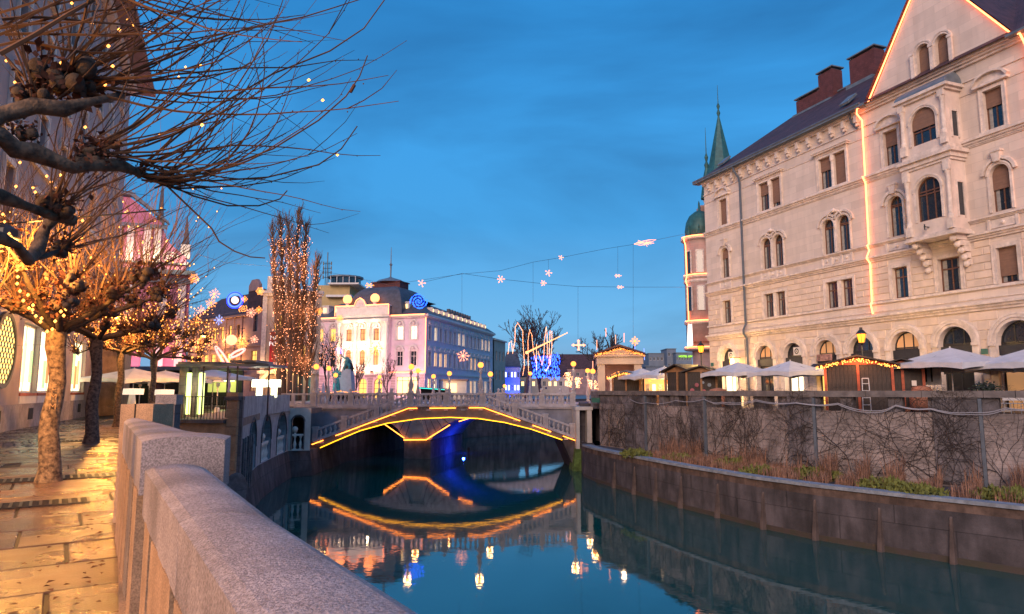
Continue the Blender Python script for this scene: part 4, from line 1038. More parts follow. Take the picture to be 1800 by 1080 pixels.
# pipes and eave gutter
g=MB();g.tube([(4.79,-.16,.7),(4.79,-.16,5.6),(4.79,-.42,5.9),(4.79,-.42,6.2),(4.79,-.2,6.6),(4.79,-.2,17.6),(4.75,-.25,18.1),(4.5,-.5,18.7),(4.5,-.55,19.15)],.085,8);g.tube([(4.6,-.18,.7),(4.6,-.18,5.5)],.03,5);g.build('downpipe',m_pipe,A)
g=MB();g.tube([(-.6,-.62,19.2),(16.6,-.62,19.2)],.10,8,True);g.tube([(15.7,-.6,19.15),(15.5,-.3,18.9),(15.5,-.12,18.4),(15.9,-.1,17.9)],.06,6);g.build('gutter',m_pipe,A)
# roof
RZ=24.3;RY=6.
g=MB();g.add([(-.6,-.6,19.1),(16.9,-.6,19.1),(21,-.6,19.1),(21,RY,RZ),(5.0,RY,RZ),(-.6,12.6,19.1),(21,12.6,19.1)],[(0,1,2,3,4),(5,0,4),(6,5,4,3)])
g.add([(25.3,-.6,19.1),(AL+.5,-.6,19.1),(AL+.5,RY,RZ),(21,RY,RZ),(21,-.6,19.1),(AL+.5,12.6,19.1),(21,12.6,19.1)],[(0,1,2,3,4),(3,2,5,6)])
# cross roof behind the gable
g.add([(GA-.35,-.3,19.0),(GP[0],-.3,GP[1]+.15),(GP[0],8,GP[1]+.15),(GA-.35,8,19.0),(GB+.35,-.3,19.0),(GB+.35,8,19.)],[(0,1,2,3),(1,4,5,2)])
g.build('roof',m_roof,A)
g=MB();g.box(-.65,16.9,-.66,-.55,19.0,19.14);g.box(-.65,16.8,-.6,-.0,19.0,19.08);g.box(25.4,AL,-.66,0,19.0,19.12);g.build('eave',m_lead,A)
g=MB();g.box(4.9,16,RY-.1,RY+.1,RZ-.02,RZ+.08);g.build('ridge_cap',m_lead,A)
for x0,x1,zt,zb in((5.1,7.5,24.95,23.2),(7.5,8.9,26.1,23.2),(10.5,12.7,25.9,23.3)):
    ch=MB().box(x0,x1,RY-.5,RY+.5,zb,zt).build('chimney',m_brick,A)
    MB().box(x0-.12,x1+.12,RY-.62,RY+.62,zt+.15,zt+.24).box(x0+.1,x0+.3,RY-.4,RY+.4,zt+.002,zt+.149).box(x1-.3,x1-.1,RY-.4,RY+.4,zt+.002,zt+.149).build('chimney_cap',m_lead,ch)
    MB().box(x0-.06,x1+.06,RY-.9,RY-.502,zb-.1,zb+.55).build('flashing',m_lead,ch)
for x in(1.2,14.):g=MB();g.ext([(x,.6,20.2),(x+.7,.6,20.2),(x+.7,1.4,20.9),(x,1.4,20.9)],(0,-.08,.12));g.build('skylight',m_lead,A)
# light strips on the facade
fs=thing('facade_light_strip','glowing orange light strip outlining the tall gable and the edge of its bay','light strip',(AO[0],AO[1],0),ARZ)
g=MB();g.tube([(GA,-.14,19.25),(GP[0],-.14,GP[1]),(GB,-.14,19.25)],.05,5);g.build('light_tube',e_facstrip,fs)
P=[(16.75,-.14,19.2),(16.3,-.5,19.0),(16.25,-.5,18.7),(16.3,-.14,18.3),(16.25,-.14,14.75),(16.25,-.36,14.7),(16.25,-.14,14.3),(16.2,-.14,10.5),(16.2,-.28,10.4),(16.2,-.14,10.1),(16.2,-.4,9.6),(16.2,-.14,9.3),(16.15,-.14,6.95),(16.15,-.25,6.8),(16.15,-.12,6.2)]
MB().tube(P,.05,5).build('light_tube',e_facstrip,fs)
P=[(25.5,-.14,19.2),(26.0,-.5,18.95),(26,-.14,18.4),(26,-.14,6.2)];MB().tube(P,.05,5).build('light_tube',e_facstrip,fs)
fs2=None
# ================================================================ BUILDING B (turreted neighbour)
b0=at(1222,560,77);Bg=thing('turreted_building','slim pink building with a round corner bay, green cupola and spires','building',(22.2,79,.4),0)
def cyl(name,m,r,z0,z1,x=0,y=0,n=20,par=Bg,sm=True):g=MB();g.lathe([(r,z0),(r,z1)],(x,y,0),n);return g.build(name,m,par,sm)
m_bpink=M('kresija_pink',(.48,.32,.27),.85,.12,1,.1,20,brick=(1.5,.45,.02,.8,.5))
z_=lambda py:EYE-(py-688)*77/F_PX-.4
cyl('bay_wall',m_bpink,1.9,z_(600),z_(412),0,0);cyl('bay_base',m_bpink,1.45,-.5,z_(600)-.01,.15,0)
MB().box(.3,14,.3,2.2,-.5,z_(345)).build('main_wall',m_bpink,Bg)
for py,p in((412,.35),(482,.2),(565,.22),(612,.35),(490,.15)):
    g=MB();g.lathe([(1.9+p*.4,z_(py)-.25),(1.9+p,z_(py)-.1),(1.9+p,z_(py)+.1)],(0,0,0),20);g.build('bay_cornice',m_trim,Bg)
for zt,zb in((437,477),(502,545),(515,530)):
    for a in(-1.9,-1.25,-.7,-2.6):
        if zt==515:continue
        g=MB();g.box(-.30,.30,-.06,.05,0,(zb-zt)*77/F_PX);o=g.build('window',m_glass,Bg,loc=(1.93*math.cos(a),1.93*math.sin(a),z_(zb)));o.rotation_euler.z=a+PI/2
        g=MB();surround_rect(g,-.3,.3,0,(zb-zt)*77/F_PX,.12,.12,False);g.build('window_frame',m_trim,o)
g=MB();zc=z_(408);g.lathe([(1.7,0),(1.75,.9),(1.6,1.8),(1.2,2.6),(.6,3.1),(.15,3.3),(.1,4.2),(.02,4.5)],(0,0,zc),16);g.build('cupola',m_copper,Bg,True)
for a in(-2.6,-1.9,-1.2,-.6):MB().lathe([(.14,0),(.16,.5),(.05,.9),(.12,1.1),(.02,1.4)],(1.85*math.cos(a),1.85*math.sin(a),zc-.1),6).build('finial',m_copper,Bg)
MB().box(.9,4,-1.4,.0,z_(352),z_(340)).box(.6,4.2,-1.7,.2,z_(340)+.002,z_(333)).build('gable_cornice',m_trim,Bg)
q=lambda px,py,Y=77:at(px,py,Y)
s0=at(1263,310,74);t0=at(1263,205,74);t1=at(1262,150,74)
g=MB();g.lathe([(1.75,s0.z-6),(1.75,s0.z-1.2),(2.1,s0.z-1.0),(1.35,s0.z+1.0),(.1,t0.z),(.22,t0.z+.4),(.08,t0.z+.8),(.2,t0.z+1.2),(.05,t0.z+1.6),(.02,t1.z)],(0,0,0),8);sp=g.build('spire',m_copper,Bg);sp.location=(t0.x-22.2,74-79,-.4)
s1=at(1243,320,76);s2=at(1243,225,76)
g=MB();g.lathe([(.8,s1.z-2),(.45,s1.z+.5),(.2,s1.z+1.6),(.28,s1.z+2),(.1,s1.z+2.4),(.22,s1.z+2.9),(.06,s1.z+3.4),(.02,s2.z)],(0,0,0),8);sp=g.build('spire',m_copper,Bg);sp.location=(s1.x-22.2,-3,-.4)
ks=thing('facade_light_strip','orange light strip running down and around the round corner bay','light strip',(22.2,79,.4))
for py,r in((412,2.25),(482,2.12),(565,2.12),(612,2.25)):MB().tube([((r+.1)*math.cos(a*.2-2.9),(r+.1)*math.sin(a*.2-2.9),z_(py)+.12) for a in range(0,14)],.06,5).build('light_tube',e_facstrip,ks)
MB().tube([(-2.2,-.9,z_(412)),(-1.95,-.8,z_(425)),(-1.9,-.8,z_(482)),(-2.1,-.9,z_(490)),(-1.85,-.75,z_(500)),(-1.85,-.75,z_(600)),(-2.1,-.9,z_(612))],.07,5).build('light_tube',e_facstrip,ks)
MB().tube([(1.0,-1.6,z_(352)),(.7,-1.8,z_(336)),(2.4,-1.8,z_(336))],.06,5).build('light_tube',e_facstrip,ks)
fl=at(1213,590,76);g=MB();g.xz([(-.35,-1.2),(.3,-1.1),(.25,1.3),(-.2,1.2)],0,.03);o=g.build('white_flag',E('glowing_white_cloth',(1,.9,.8),1.2),None,loc=(fl.x,fl.y,fl.z));tag(o,'glowing white banner hanging beside the round corner bay','banner')  # cloth glows by itself, standing in for light falling on it
# ================================================================ HOTEL-LIKE PINK PALACE
HC=(-14.0,110.);HL=(-35.1,117.6);HF=(-4.2,148.5);HZ=.45
hu=Vector((HC[0]-HL[0],HC[1]-HL[1]));HW=hu.length;hu.normalize();hs=Vector((HF[0]-HC[0],HF[1]-HC[1]));HS=hs.length;hs.normalize()
H=thing('pink_palace','floodlit pale pink palace with a domed roof and a columned bay','building',(HL[0],HL[1],0),math.atan2(hu.y,hu.x))
def hp(px,py):return onpl(px,py,HL,(hu.x,hu.y))
bay0,_=hp(598,600);bay1,_=hp(688,600);ZE=14.0
wins=[];
cols=[hp(px,600)[0] for px in(563,585)]+[hp(px,600)[0] for px in(617,641,665)]+[hp(px,600)[0] for px in(703,727)]
for i,x in enumerate(cols):
    if 2<=i<=4:wins.append((x-.55,x+.55,5.9,7.9,True,'b'));wins.append((x-.55,x+.55,9.9,11.9,False,'b'))
    else:wins.append((x-.6,x+.6,5.7,8.1,False,'n'));wins.append((x-.6,x+.6,10.0,12.2,False,'l'))
shop=(hp(697,660)[0],hp(736,660)[0],.9,3.9,False,'s')
doors=[(hp(px,660)[0]-.8,hp(px,660)[0]+.8,HZ,2.9,True,'d') for px in(612,641,668)]
for grp,y in(([w for w in wins if w[5]=='b']+doors,-.6),([w for w in wins if w[5]!='b']+[shop],0)):
    g=MB()
    if y:wall(g,bay0,bay1,HZ,ZE,[w[:5] for w in grp],.35,y);g.box(bay0,bay0+.01,y,0,HZ,ZE);g.box(bay1-.01,bay1,y,0,HZ,ZE);g.build('bay_wall',m_hotel,H)
    else:
        for a,b in((0,bay0),(bay1,HW)):wall(MB_:=MB(),a,b,HZ,ZE,[w[:5] for w in grp if a<w[0]<b],.35,0);MB_.build('front_wall',m_hotel,H)
pv={'l':e_white,'b':e_dimwin,'n':m_glass,'s':e_warm,'d':e_warm2}
for a,b,z0,z1,ar,k in wins+[shop]+doors:
    y=.22 if k not in 'bd' else -.38
    window(H,a,b,z0,z1,ar,y,frame=m_white if k in'ln' else m_wood,pane=pv[k] if not(k=='l' and b<bay0) else e_warm2,bars=1 if k!='s' else 3,transom=.65 if k!='s' else .8)
g=MB()
for a,b,z0,z1,ar,k in wins:
    y0=-.6 if k=='b' else 0
    h=MB()
    (surround_arch if ar else surround_rect)(h,a,b,z0,z1,.2,.12);c=(a+b)/2
    t=z1+(.55 if ar else 0)+.3
    h.ring(c,t,.5,.75,-.2,0,0,PI,10);h.box(c-.95,c-.5,-.2,0,t-.1,t+.05);h.box(c+.5,c+.95,-.2,0,t-.1,t+.05);h.ball((c,-.15,t+.15),.28,6,4)
    for v in h.v:g.v.append((v[0],v[1]+y0,v[2]))
    n=len(g.v)-len(h.v);g.f+=[tuple(i+n for i in f) for f in h.f]
g.build('window_surround',m_white,H)
g=MB()
for a,b,y in((-.1,bay0,0),(bay0-.1,bay1+.1,-.6),(bay1,HW+.1,0)):
    g.box(a,b,y-.2,y+.0,4.35,4.6);g.box(a,b,y-.35,y,13.5,13.7);g.box(a,b,y-.6,y,13.702,14.05);g.box(a,b,y-.1,y,8.9,9.0)
for x in [bay0+.3]+[(cols[2]+cols[3])/2,(cols[3]+cols[4])/2]+[bay1-.3]:
    g.lathe([(.42,0),(.42,.3),(.32,.45),(.27,7.6),(.42,8.0),(.45,8.3)],(x,-.95,4.62),10)
g.box(bay0-.1,bay1+.1,-1.4,-.6,12.92,13.45);g.box(bay0-.2,bay1+.2,-1.6,-.6,4.3,4.6)
g.build('cornice',m_white,H)
# base courses
for a,b,y in((0,bay0,0),(bay1,HW,0)):
    hl=[rect_hole(shop[0]-.15,shop[1]+.15,.8,4.0)] if b==HW else []
    blocks(H,a+.05,b-.05,HZ,4.3,.43,5.,hl,m_hotel_low,.05,.06,0,y)
blocks(H,bay0+.05,bay1-.05,HZ,4.25,.43,5.,[arch_hole((d[0]+d[1])/2,.8,2.9,.2) for d in doors],m_hotel_low,.05,.06,0,-.6)
# attic parapet with statues, dome
g=MB();g.box(bay0-.1,bay1+.1,-1.3,-.8,14.06,15.5);g.box(bay0-.3,bay1+.3,-1.45,-.7,15.502,15.7);g.build('attic_parapet',m_white,H)
attic=[hp(px,540)[0] for px in(617,641,665)]
g=MB();g.xz([(attic[1]-1.1,15.7),(attic[1]+1.1,15.7),(attic[1]+.7,16.5),(attic[1],16.9),(attic[1]-.7,16.5)],-1.3,-.9);g.build('crest',m_white,H)
for x in(attic[0],attic[2]):
    MB().lathe([(.35,0),(.25,.3),(.5,.7),(.5,.72)],(x,-1.1,15.7),10).build('globe_stand',m_white,H)
    MB().ball((x,-1.1,16.9),.75,14,10).build('glowing_globe',E('roof_globe',(1,.27,.09),2.6),H,True)
dc=hp(662,520)[0];dw=6.3
g=MB();rows=[];DY=4.5
for k in range(9):
    t=k/8;r=dw*(math.cos(t*PI/2*.82))**.75;rows.append((r*1.1,14.06+5.2*math.sin(t*PI/2)))
g.lathe([(r*1.05,z) for r,z in rows],(dc,DY,0),4*1,PI/4)
g.v=[(x,y if 1 else y,z) for x,y,z in g.v];g.build('dome_roof',m_slate,H)
zt=rows[-1][1];tr=rows[-1][0]
MB().box(dc-2.7,dc+2.7,DY-1.5,DY+1.5,zt-.1,zt+.9).box(dc-2.9,dc+2.9,DY-1.7,DY+1.7,zt+.902,zt+1.05).build('dome_crown',m_brick,H)
MB().lathe([(2.6,0),(2.,.4),(.4,.9),(.12,1.1),(.15,3.0),(.3,3.2),(.1,3.5),(.04,6.3)],(dc,DY,zt+1.05),8).build('dome_spire',m_lead,H)
# hipped slate roof either side + long wing
g=MB();rz=17.1
g.add([(-.6,-.6,14.06),(HW+.5,-.6,14.06),(HW-3.5,5,rz),(3,5,rz),(-.6,11,14.06),(HW-3.5,11,rz)],[(0,1,2,3),(0,3,4),(3,2,5,4)]);g.build('front_roof',m_slate,H)
for x in(hp(566,560)[0],hp(708,560)[0]):MB().box(x-.6,x+.6,1.0,2.4,14.8,16.2).box(x-.75,x+.75,.9,2.5,16.2,16.35).build('dormer',m_white,H)
for x in(hp(563,600)[0],hp(585,600)[0],hp(707,600)[0]):
    MB().box(x-.3,x+.3,.93,.99,15.1,15.9).build('dormer_window',e_warm,H)
S=bpy.data.objects.new('long_wing',None);C.objects.link(S);S.parent=H
# long side wing in its own local frame, parented as a part
S.location=(HW,0,0);S.rotation_euler.z=math.atan2(hs.y,hs.x)-math.atan2(hu.y,hu.x)
ops=[];litU={3:1,7:1,8:1,12:1,13:1,14:1};xs=[1.9]+[4.6+k*2.45 for k in range(15)]
xs=[x for x in xs if x<HS-1]
Lw=[]
for i,x in enumerate(xs):
    Lw.append((x-.55,x+.55,5.7,8.0,False,e_warm if i in(1,2,3,9,10) else m_glass));Lw.append((x-.55,x+.55,10.0,12.2,False,e_white if i in(1,6,7,12,13,14) else m_glass));Lw.append((x-.6,x+.6,1.2,3.6,False,[e_warm,e_white,m_glass][i%3]))
g=MB();wall(g,0,HS,HZ,ZE,[q[:5] for q in Lw],.3);g.build('wing_wall',m_hotel,S)
for a,b,z0,z1,ar,pn in Lw:window(S,a,b,z0,z1,ar,.18,frame=m_white,pane=pn)
g=MB()
for a,b,z0,z1,ar,pn in Lw:
    surround_rect(g,a,b,z0,z1,.14,.1,True)
    if z0>5:c=(a+b)/2;g.ring(c,z1+.25,.55,.78,-.25,0,0,PI,6);g.box(c-.16,c+.16,-.25,0,z1+.2,z1+.95)
g.box(0,HS,-.2,0,4.35,4.6);g.box(0,HS,-.12,0,8.95,9.05);g.box(0,HS,-.35,0,13.5,13.7);g.box(-.4,HS+.2,-.6,0,13.702,14.05)
for k in range(26):g.box(.0,.5,-.08,0,4.7+k*.34,4.7+k*.34+.26)
g.build('wing_trim',m_white,S)
g=MB();g.add([(-.3,-.6,14.06),(HS,-.6,14.06),(HS,4,rz-.2),(4,4,rz),(HS,14,14.)],[(0,1,2,3)]);g.add([(-.3,-.6,14.06),(4,4,rz),(-.3,8,14.06)],[(0,1,2)]);g.build('wing_roof',m_slate,S)
for k in range(13):
    x=5+k*2.6;MB().box(x-.3,x+.3,.6,1.6,14.8,15.7).build('dormer',m_trim,S);MB().box(x-.18,x+.18,.57,.6,14.95,15.45).build('dormer_window',e_warm,S)
for k in range(9):MB().box(20+k*1.6,20+k*1.6+.5,3.,3.6,16.2,17.3).build('chimney',m_slate,S)
g=MB();g.add([(0,0,HZ),(0,.01,HZ),(HS,14,HZ)],[(0,1,2)])
g=MB();g.box(HS-.01,HS,0,14,HZ,14);g.build('end_wall',m_hotel,S)
# strips on the palace
hl_=thing('facade_light_strip','thin orange light strips edging the pink palace front and corner','light strip',(HL[0],HL[1],0),math.atan2(hu.y,hu.x))
for P in([(HW+.15,-.2,4.7),(HW+.15,-.2,13.5)],[(bay0,-.9,4.65),(HW+.2,-.4,4.65)],[(-.1,-.7,13.95),(bay0-.2,-.7,13.95)],[(bay1+.2,-.7,13.95),(HW+.2,-.7,13.95)],[(bay0-.2,-1.5,14.1),(bay0-.2,-1.5,15.75),(attic[1]-1.1,-1.5,15.75),(attic[1]-.7,-1.5,16.6),(attic[1],-1.5,17.0),(attic[1]+.7,-1.5,16.6),(attic[1]+1.1,-1.5,15.75),(bay1+.2,-1.5,15.75),(bay1+.2,-1.5,14.1)],[(-.1,-.3,4.6),(-.1,-.3,13.9)]):
    MB().tube(P,.07,4).build('light_tube',e_facstrip,hl_)
# floodlights on the balcony of the bay
fl=thing('facade_floodlight','row of warm floodlights on the balcony of the pink palace and added pink fill lights before it','floodlight',(HL[0],HL[1],0),math.atan2(hu.y,hu.x))
for x in(cols[2],cols[3],cols[4]):
    MB().box(x-.2,x+.2,-1.9,-1.6,4.62,4.85).build('housing',m_black,fl)
    for z,wt in((5.2,200),(9.0,200),(12.6,80)):point(fl,(x,-1.9,z),(1,.70,.38),wt,.15)
for x in((hp(612,600)[0]+0),hp(575,600)[0],hp(715,600)[0],HW+1):point(fl,(x,-6,3.),(1,.5,.55),700,.4)  # unseen pink fill points added before the front to brighten and tint it
# shop lit canopy & kiosk boxes
aw=at(790,672,100)
# neighbour behind the wing
nb=at(870,640,152);N=thing('pale_townhouse','plain pale townhouse at the far end of the pink palace','building',(-3.9,149.0,.45),math.atan2(hs.y,hs.x))
g=MB();nw=[(1.2+k*3.,2.3+k*3.,3.6+r*4.2,5.8+r*4.2,False) for k in range(3) for r in range(2)]
wall(g,0,9.5,0,12.3,nw,.25);g.box(9.49,9.5,0,9,0,12.3);g.build('front_wall',m_skyw,N)
for q_ in nw:window(N,*q_,y=.15,frame=m_white)
g=MB().box(-.2,9.8,-.4,9,12.3,12.6);g.build('cornice',m_trim,N);MB().add([(-.3,-.4,12.6),(9.8,-.4,12.6),(7,4,13.6),(2,4,13.6)],[(0,1,2,3)]).build('roof',m_slate,N)
# blue-lit house, far background roofs
def house(px0,px1,pyt,Y,m,label,roof=None,rh=2.,wn_=0,wr=2,lit=None,dz=8,floor=.45,name='distant_house',fl_h=3.2):
    a=at(px0,pyt,Y);b=at(px1,pyt,Y);t=thing(name,label,'building',(a.x,Y,floor));L=b.x-a.x;hgt=a.z-floor
    ws=[]
    for r in range(wr):
        for k in range(wn_):
            x=L*(k+.5)/wn_;zz=hgt-1.6-r*fl_h
            if zz>.5 and zz-1.0>0:ws.append((x-min(.5,L/wn_*.28),x+min(.5,L/wn_*.28),zz-1.0,zz+.3,False))
    g=MB();wall(g,0,L,0,hgt,ws,.2);g.box(0,.01,0,dz,0,hgt);g.box(L-.01,L,0,dz,0,hgt);g.box(0,L,dz,dz+.01,0,hgt);g.build('wall',m,t)
    for i,q_ in enumerate(ws):
        window(t,*q_,y=.12,frame=m_white,pane=lit if lit and (i*7)%3!=1 else m_glass,transom=0)
    if roof:
        g=MB();g.add([(-.3,-.4,hgt),(L+.3,-.4,hgt),(L+.3,dz+.3,hgt),(-.3,dz+.3,hgt),(.6,dz/2,hgt+rh),(L-.6,dz/2,hgt+rh)],[(0,1,5,4),(1,2,5),(2,3,4,5),(3,0,4)]);g.build('roof',roof,t)
    else:MB().box(-.2,L+.2,-.2,dz+.2,hgt,hgt+.25).build('roof',m_lead,t)
    return t
bh=house(886,914,645,170,M('blue_washed_render',(.45,.42,.50),.8,.1,1),'small house washed in blue light beyond the light-hung tree',m_slate,4,5,2,E('blue_window',(.75,.75,1),2.2))
MB().box(1,1.3,-3.2,-3,0,.3).build('blue_floodlight',m_black,bh);point(bh,(1.8,-3.2,.6),(.04,.08,1),1500,.3)
house(914,1000,662,185,m_skyw,'low pale row house behind the trees across the square',m_roof,3,9,2,e_warm)
house(935,1052,648,230,m_brown,'brown roofed block on the slope behind the snowflake',m_roof,5,8,1,None)
house(1000,1048,652,300,m_slate,'long dark roof below the thin church spire',m_roof,4,0,0)
sp=at(1037,655,300);t=thing('church_spire','tiny dark church spire on the skyline beyond the pavilion','spire',(sp.x,300,2));MB().box(-1.6,1.6,-1.6,1.6,0,sp.z-2).build('tower',m_slate,t);MB().lathe([(1.6,0),(.9,1.4),(.3,5),(.05,7.5)],(0,0,sp.z-2),6).build('spire_roof',m_slate,t)
house(1140,1200,622,260,m_dim,'grey office block on the skyline beside the tall slab',None,0,9,2,None,20,fl_h=4)
house(1172,1188,614,255,m_dim,'taller grey stair tower of the distant office block',None,0,2,3,None,10,fl_h=4)
gb=house(1188,1216,621,250,m_dim,'distant grey block carrying a glowing green rooftop sign',None,0,6,2,None,20,fl_h=4)
p=at(1190,634,249);MB().box(3.8,9.5,-.5,-.3,p.z+.9,p.z+2.6).build('sign_board',m_dim,gb)
text_mesh('green_sign_letters','HOTEL LEV',1.0,.05,e_green,gb,(3.4,-.55,p.z+.75))
house(1135,1240,645,150,m_dim,'low flat grey hall behind the market stalls',None,0,0,0,None,20)
# ================================================================ MAUVE DEPARTMENT BUILDING (left of the poplars)
DL=(-52.,110.);DR=(-34.9,95.);du=Vector((DR[0]-DL[0],DR[1]-DL[1]));DW=du.length;du.normalize()
D=thing('mauve_corner_building','mauve corner building with amber-lit windows and a red banner','building',(DL[0],DL[1],0),math.atan2(du.y,du.x))
def dp(px,py):return onpl(px,py,DL,(du.x,du.y))
zt=12.2;cols=[dp(px,600)[0] for px in(345,352,362,372,383,395,407,419)]
cols=[1.2+k*2.45 for k in range(7)]
ws=[]
for k,x in enumerate(cols):
    ws.append((x-.5,x+.5,9.4,11.3,False,e_warm2 if 1<=k<=5 else m_glass));ws.append((x-.85,x+.85,5.3,7.2,False,e_warm2 if k!=6 else e_dimwin));ws.append((x-.6,x+.6,1.6,3.6,False,m_glass))
ws.append((20.2,21.4,10.0,12.4,False,m_glass));ws.append((20.0,21.6,5.3,7.3,False,e_warm2));ws.append((20.0,21.6,1.6,3.6,False,e_dimwin))
g=MB();wall(g,0,DW,.45,13.2,[q[:5] for q in ws],.3);g.build('front_wall',m_brown,D)
for q in ws:window(D,*q[:5],y=.18,pane=q[5])
g=MB();g.box(0,19.,-.5,0,12.4,12.7);g.box(0,19.,-.35,0,4.3,4.7);g.box(0,19.,-.12,0,8.7,8.85);g.box(0,DW,-.2,0,7.9,8.0)
for k in range(8):x=cols[0]-1.2+k*2.45;g.box(x-.16,x+.16,-.2,-.001,4.7,12.4)
g.box(19.,DW,-.25,-.001,12.9,13.3);g.build('cornice',m_brown,D)
g=MB();g.add([(-.3,-.6,12.7),(19,-.6,12.7),(19,5,17),(-.3,5,17)],[(0,1,2,3)]);g.box(19.,DW+.05,-.3,5,13.2,15.8);g.build('roof',m_roof,D)
g=MB();g.xz([(19.2,15.8),(22.2,15.8),(22.2,16.6),(21.4,17.4),(20.,17.4),(19.2,16.6)],-.4,0);g.build('attic_gable',m_brown,D)
# amber uplights on the sill line
for k in range(8):
    x=cols[0]-1.2+k*2.45;MB().box(x-.14,x+.14,-.42,-.22,8.86,9.05).build('uplight',e_gold,D)
    MB().box(x-.14,x+.14,-.42,-.22,4.72,4.9).build('uplight',e_gold,D)
    if k%2:point(D,(x,-.9,9.1),(1,.45,.1),260,.1);point(D,(x,-.9,5.0),(1,.45,.1),420,.1)
MB().box(0,19,-.56,-.5,4.71,4.78).build('sill_light_line',E('sill_line',(1,.5,.12),3),D)
# corner pavilion behind the poplars with the banner
D2=thing('banner_house','tall cream house front carrying a long red banner beside the poplars','building',(DR[0],DR[1],0),.10)
g=MB();ws=[(1.6,3.,10.,12.2,False),(4.4,5.8,10.,12.2,False),(7.5,8.9,10,12.2,False),(4.6,6,5.6,8,False),(7.5,8.9,5.6,8,False)]
wall(g,0,8.,.45,14.9,[q for q in ws if q[1]<7.4],.3);g.box(0,.01,0,8,.45,16);g.build('front_wall',m_skyw,D2)
for q in ws:
    if q[1]<7.4:window(D2,*q,y=.18,pane=e_warm2)
g=MB();g.box(-.5,8.3,-.8,0,15.2,15.6);g.box(-.3,8.2,-.5,0,14.9,15.2);g.box(.0,.6,-.3,0,.5,14.9);g.box(-.3,8,-.6,0,4.,4.4);g.box(.6,4,-.6,3,15.6,17.6);g.build('cornice',m_trim,D2)
bn=MB().box(1.2,3.9,-.34,-.30,4.6,9.8).build('red_banner',M('banner_red',(.50,.025,.03),.7,.1,3),D2)
point(D2,(2.5,-1.5,4.4),(1,.5,.25),120,.2);point(D2,(2.,-1.6,14),(1,.6,.3),60,.2);point(D2,(.2,-1.5,5),(1,.55,.25),90,.2)
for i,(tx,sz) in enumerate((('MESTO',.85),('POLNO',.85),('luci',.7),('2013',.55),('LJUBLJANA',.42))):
    text_mesh('banner_letters',tx,sz,.01,E('banner_letter_glow%d'%i,(1,.9,.85),.8),bn,(2.55,-.36,8.7-i*.85))  # letters glow by themselves so the print reads as lit
g=MB();n=12
g.ring(3,1.9,2.6,2.85,-1.5,-.6,.1,PI-.1,12);g.build('arched_entrance_canopy',E('canopy_glow',(1,.62,.2),1.6),D2)
# yellow building with antenna behind
Y=thing('yellow_rooftop_building','yellow rooftop storey with a glazed penthouse and radio mast','building',(-41,130,.4))
def yb(px,py,Yd=130):p=at(px,py,Yd);return p.x+41,p.z-.4
x0,z0=yb(556,560);x1,_=yb(628,560);_,zt=yb(600,500)
MB().box(x0,x1-1.6,0,12,0,zt-.2).build('wall',m_yellow,Y);MB().box(x0+2.0,x1-1,-1.2,10,zt-2.6,zt-2.2).box(x1-5.5,x1+.4,-1.4,9,zt-.2,zt+.1).build('roof_slab',m_white,Y)
g=MB();g.lathe([(3.0,zt+.1),(3.0,zt+1.7)],(x1-3.4,4,0),16);g.build('penthouse_glazing',m_glass,Y);g=MB();g.lathe([(3.5,zt+1.7),(3.5,zt+2.),(.4,zt+2.1)],(x1-3.4,4,0),16);g.build('penthouse_roof',m_lead,Y)
for k in range(5):MB().box(x1-5.6+k*1.2,x1-5.5+k*1.2,.75,.85,zt+.1,zt+1.7).build('mullion',m_white,Y)
ax,az=yb(572,500);_,at_=yb(572,442)
g=MB();g.tube([(ax,1,az-2),(ax,1,at_)],.10,5)
for k in range(4):
    for s in(-1,1):g.box(ax+s*.75-.1,ax+s*.75+.1,.9,1.1,az+1.2+k*.9,az+1.9+k*.9)
    g.tube([(ax-.8,1,az+1.5+k*.9),(ax+.8,1,az+1.5+k*.9)],.05,4)
for s in(-1,1):g.tube([(ax+s*.35,1,az-1),(ax+s*.3,1,az+4.6)],.06,4)
g.build('radio_mast',m_black,Y)
# ================================================================ PINK CHURCH
CO=(-49.,73.5);CE=(-37.2,78.);cu_=Vector((CE[0]-CO[0],CE[1]-CO[1]));CW=cu_.length;cu_.normalize()
CH=thing('pink_church','pink baroque church front with white pilasters behind the tree branches','church',(CO[0],CO[1],.3),math.atan2(cu_.y,cu_.x))
def cp(px,py):x,z=onpl(px,py,CO,(cu_.x,cu_.y));return x,z-.3
zc=cp(340,478)[1];zu=cp(280,395)[1]
xu=cp(284,400)[0]
ztop=cp(210,345)[1]
g=MB();wall(g,-4,CW,0,zc,[(3.0,4.6,1,6,True),(8,9.4,2,5,True)],.4);g.build('front_wall',m_church,CH)
upw=[(-3,zc+.0),(CW-.6,zc),(CW-.6,zc+1.6),(CW-1.4,zc+2.3),(xu+1.5,zc+2.7),(xu+.7,zc+3.4),(xu+.2,zu-.6),(xu,zu+.2),(xu-3.4,ztop),(-3,ztop)]
g=MB();g.xz(upw,.1,1.0);g.build('upper_gable',m_church,CH)
g=MB();g.box(-4,CW+.5,-.7,.0,zc-.5,zc+.0);g.box(-4,CW+.3,-.4,0,zc-1.5,zc-.9);g.box(-3,xu+.6,-.4,.1,zu-.5,zu-.1);g.xz([(-3,ztop+.2),(xu-3.3,ztop+.2),(xu+.7,zu+.15),(xu+.7,zu+.4),(xu-3.2,ztop+.6),(-3,ztop+.6)],-.4,.9);g.box(-3,CW,-.3,.1,zc+.7,zc+.85);g.build('cornice',m_lead,CH)
g=MB()
for px in(205,228,258,276):x=cp(px,440)[0];g.box(x-.35,x+.35,-.18,.1,zc+.9,zu-.5)
for x in(1.2,2.4,5.2,6.6,9.9,CW-.8):g.box(x-.4,x+.4,-.25,0,.3,zc-1.5)
g.build('pilaster',m_white,CH)
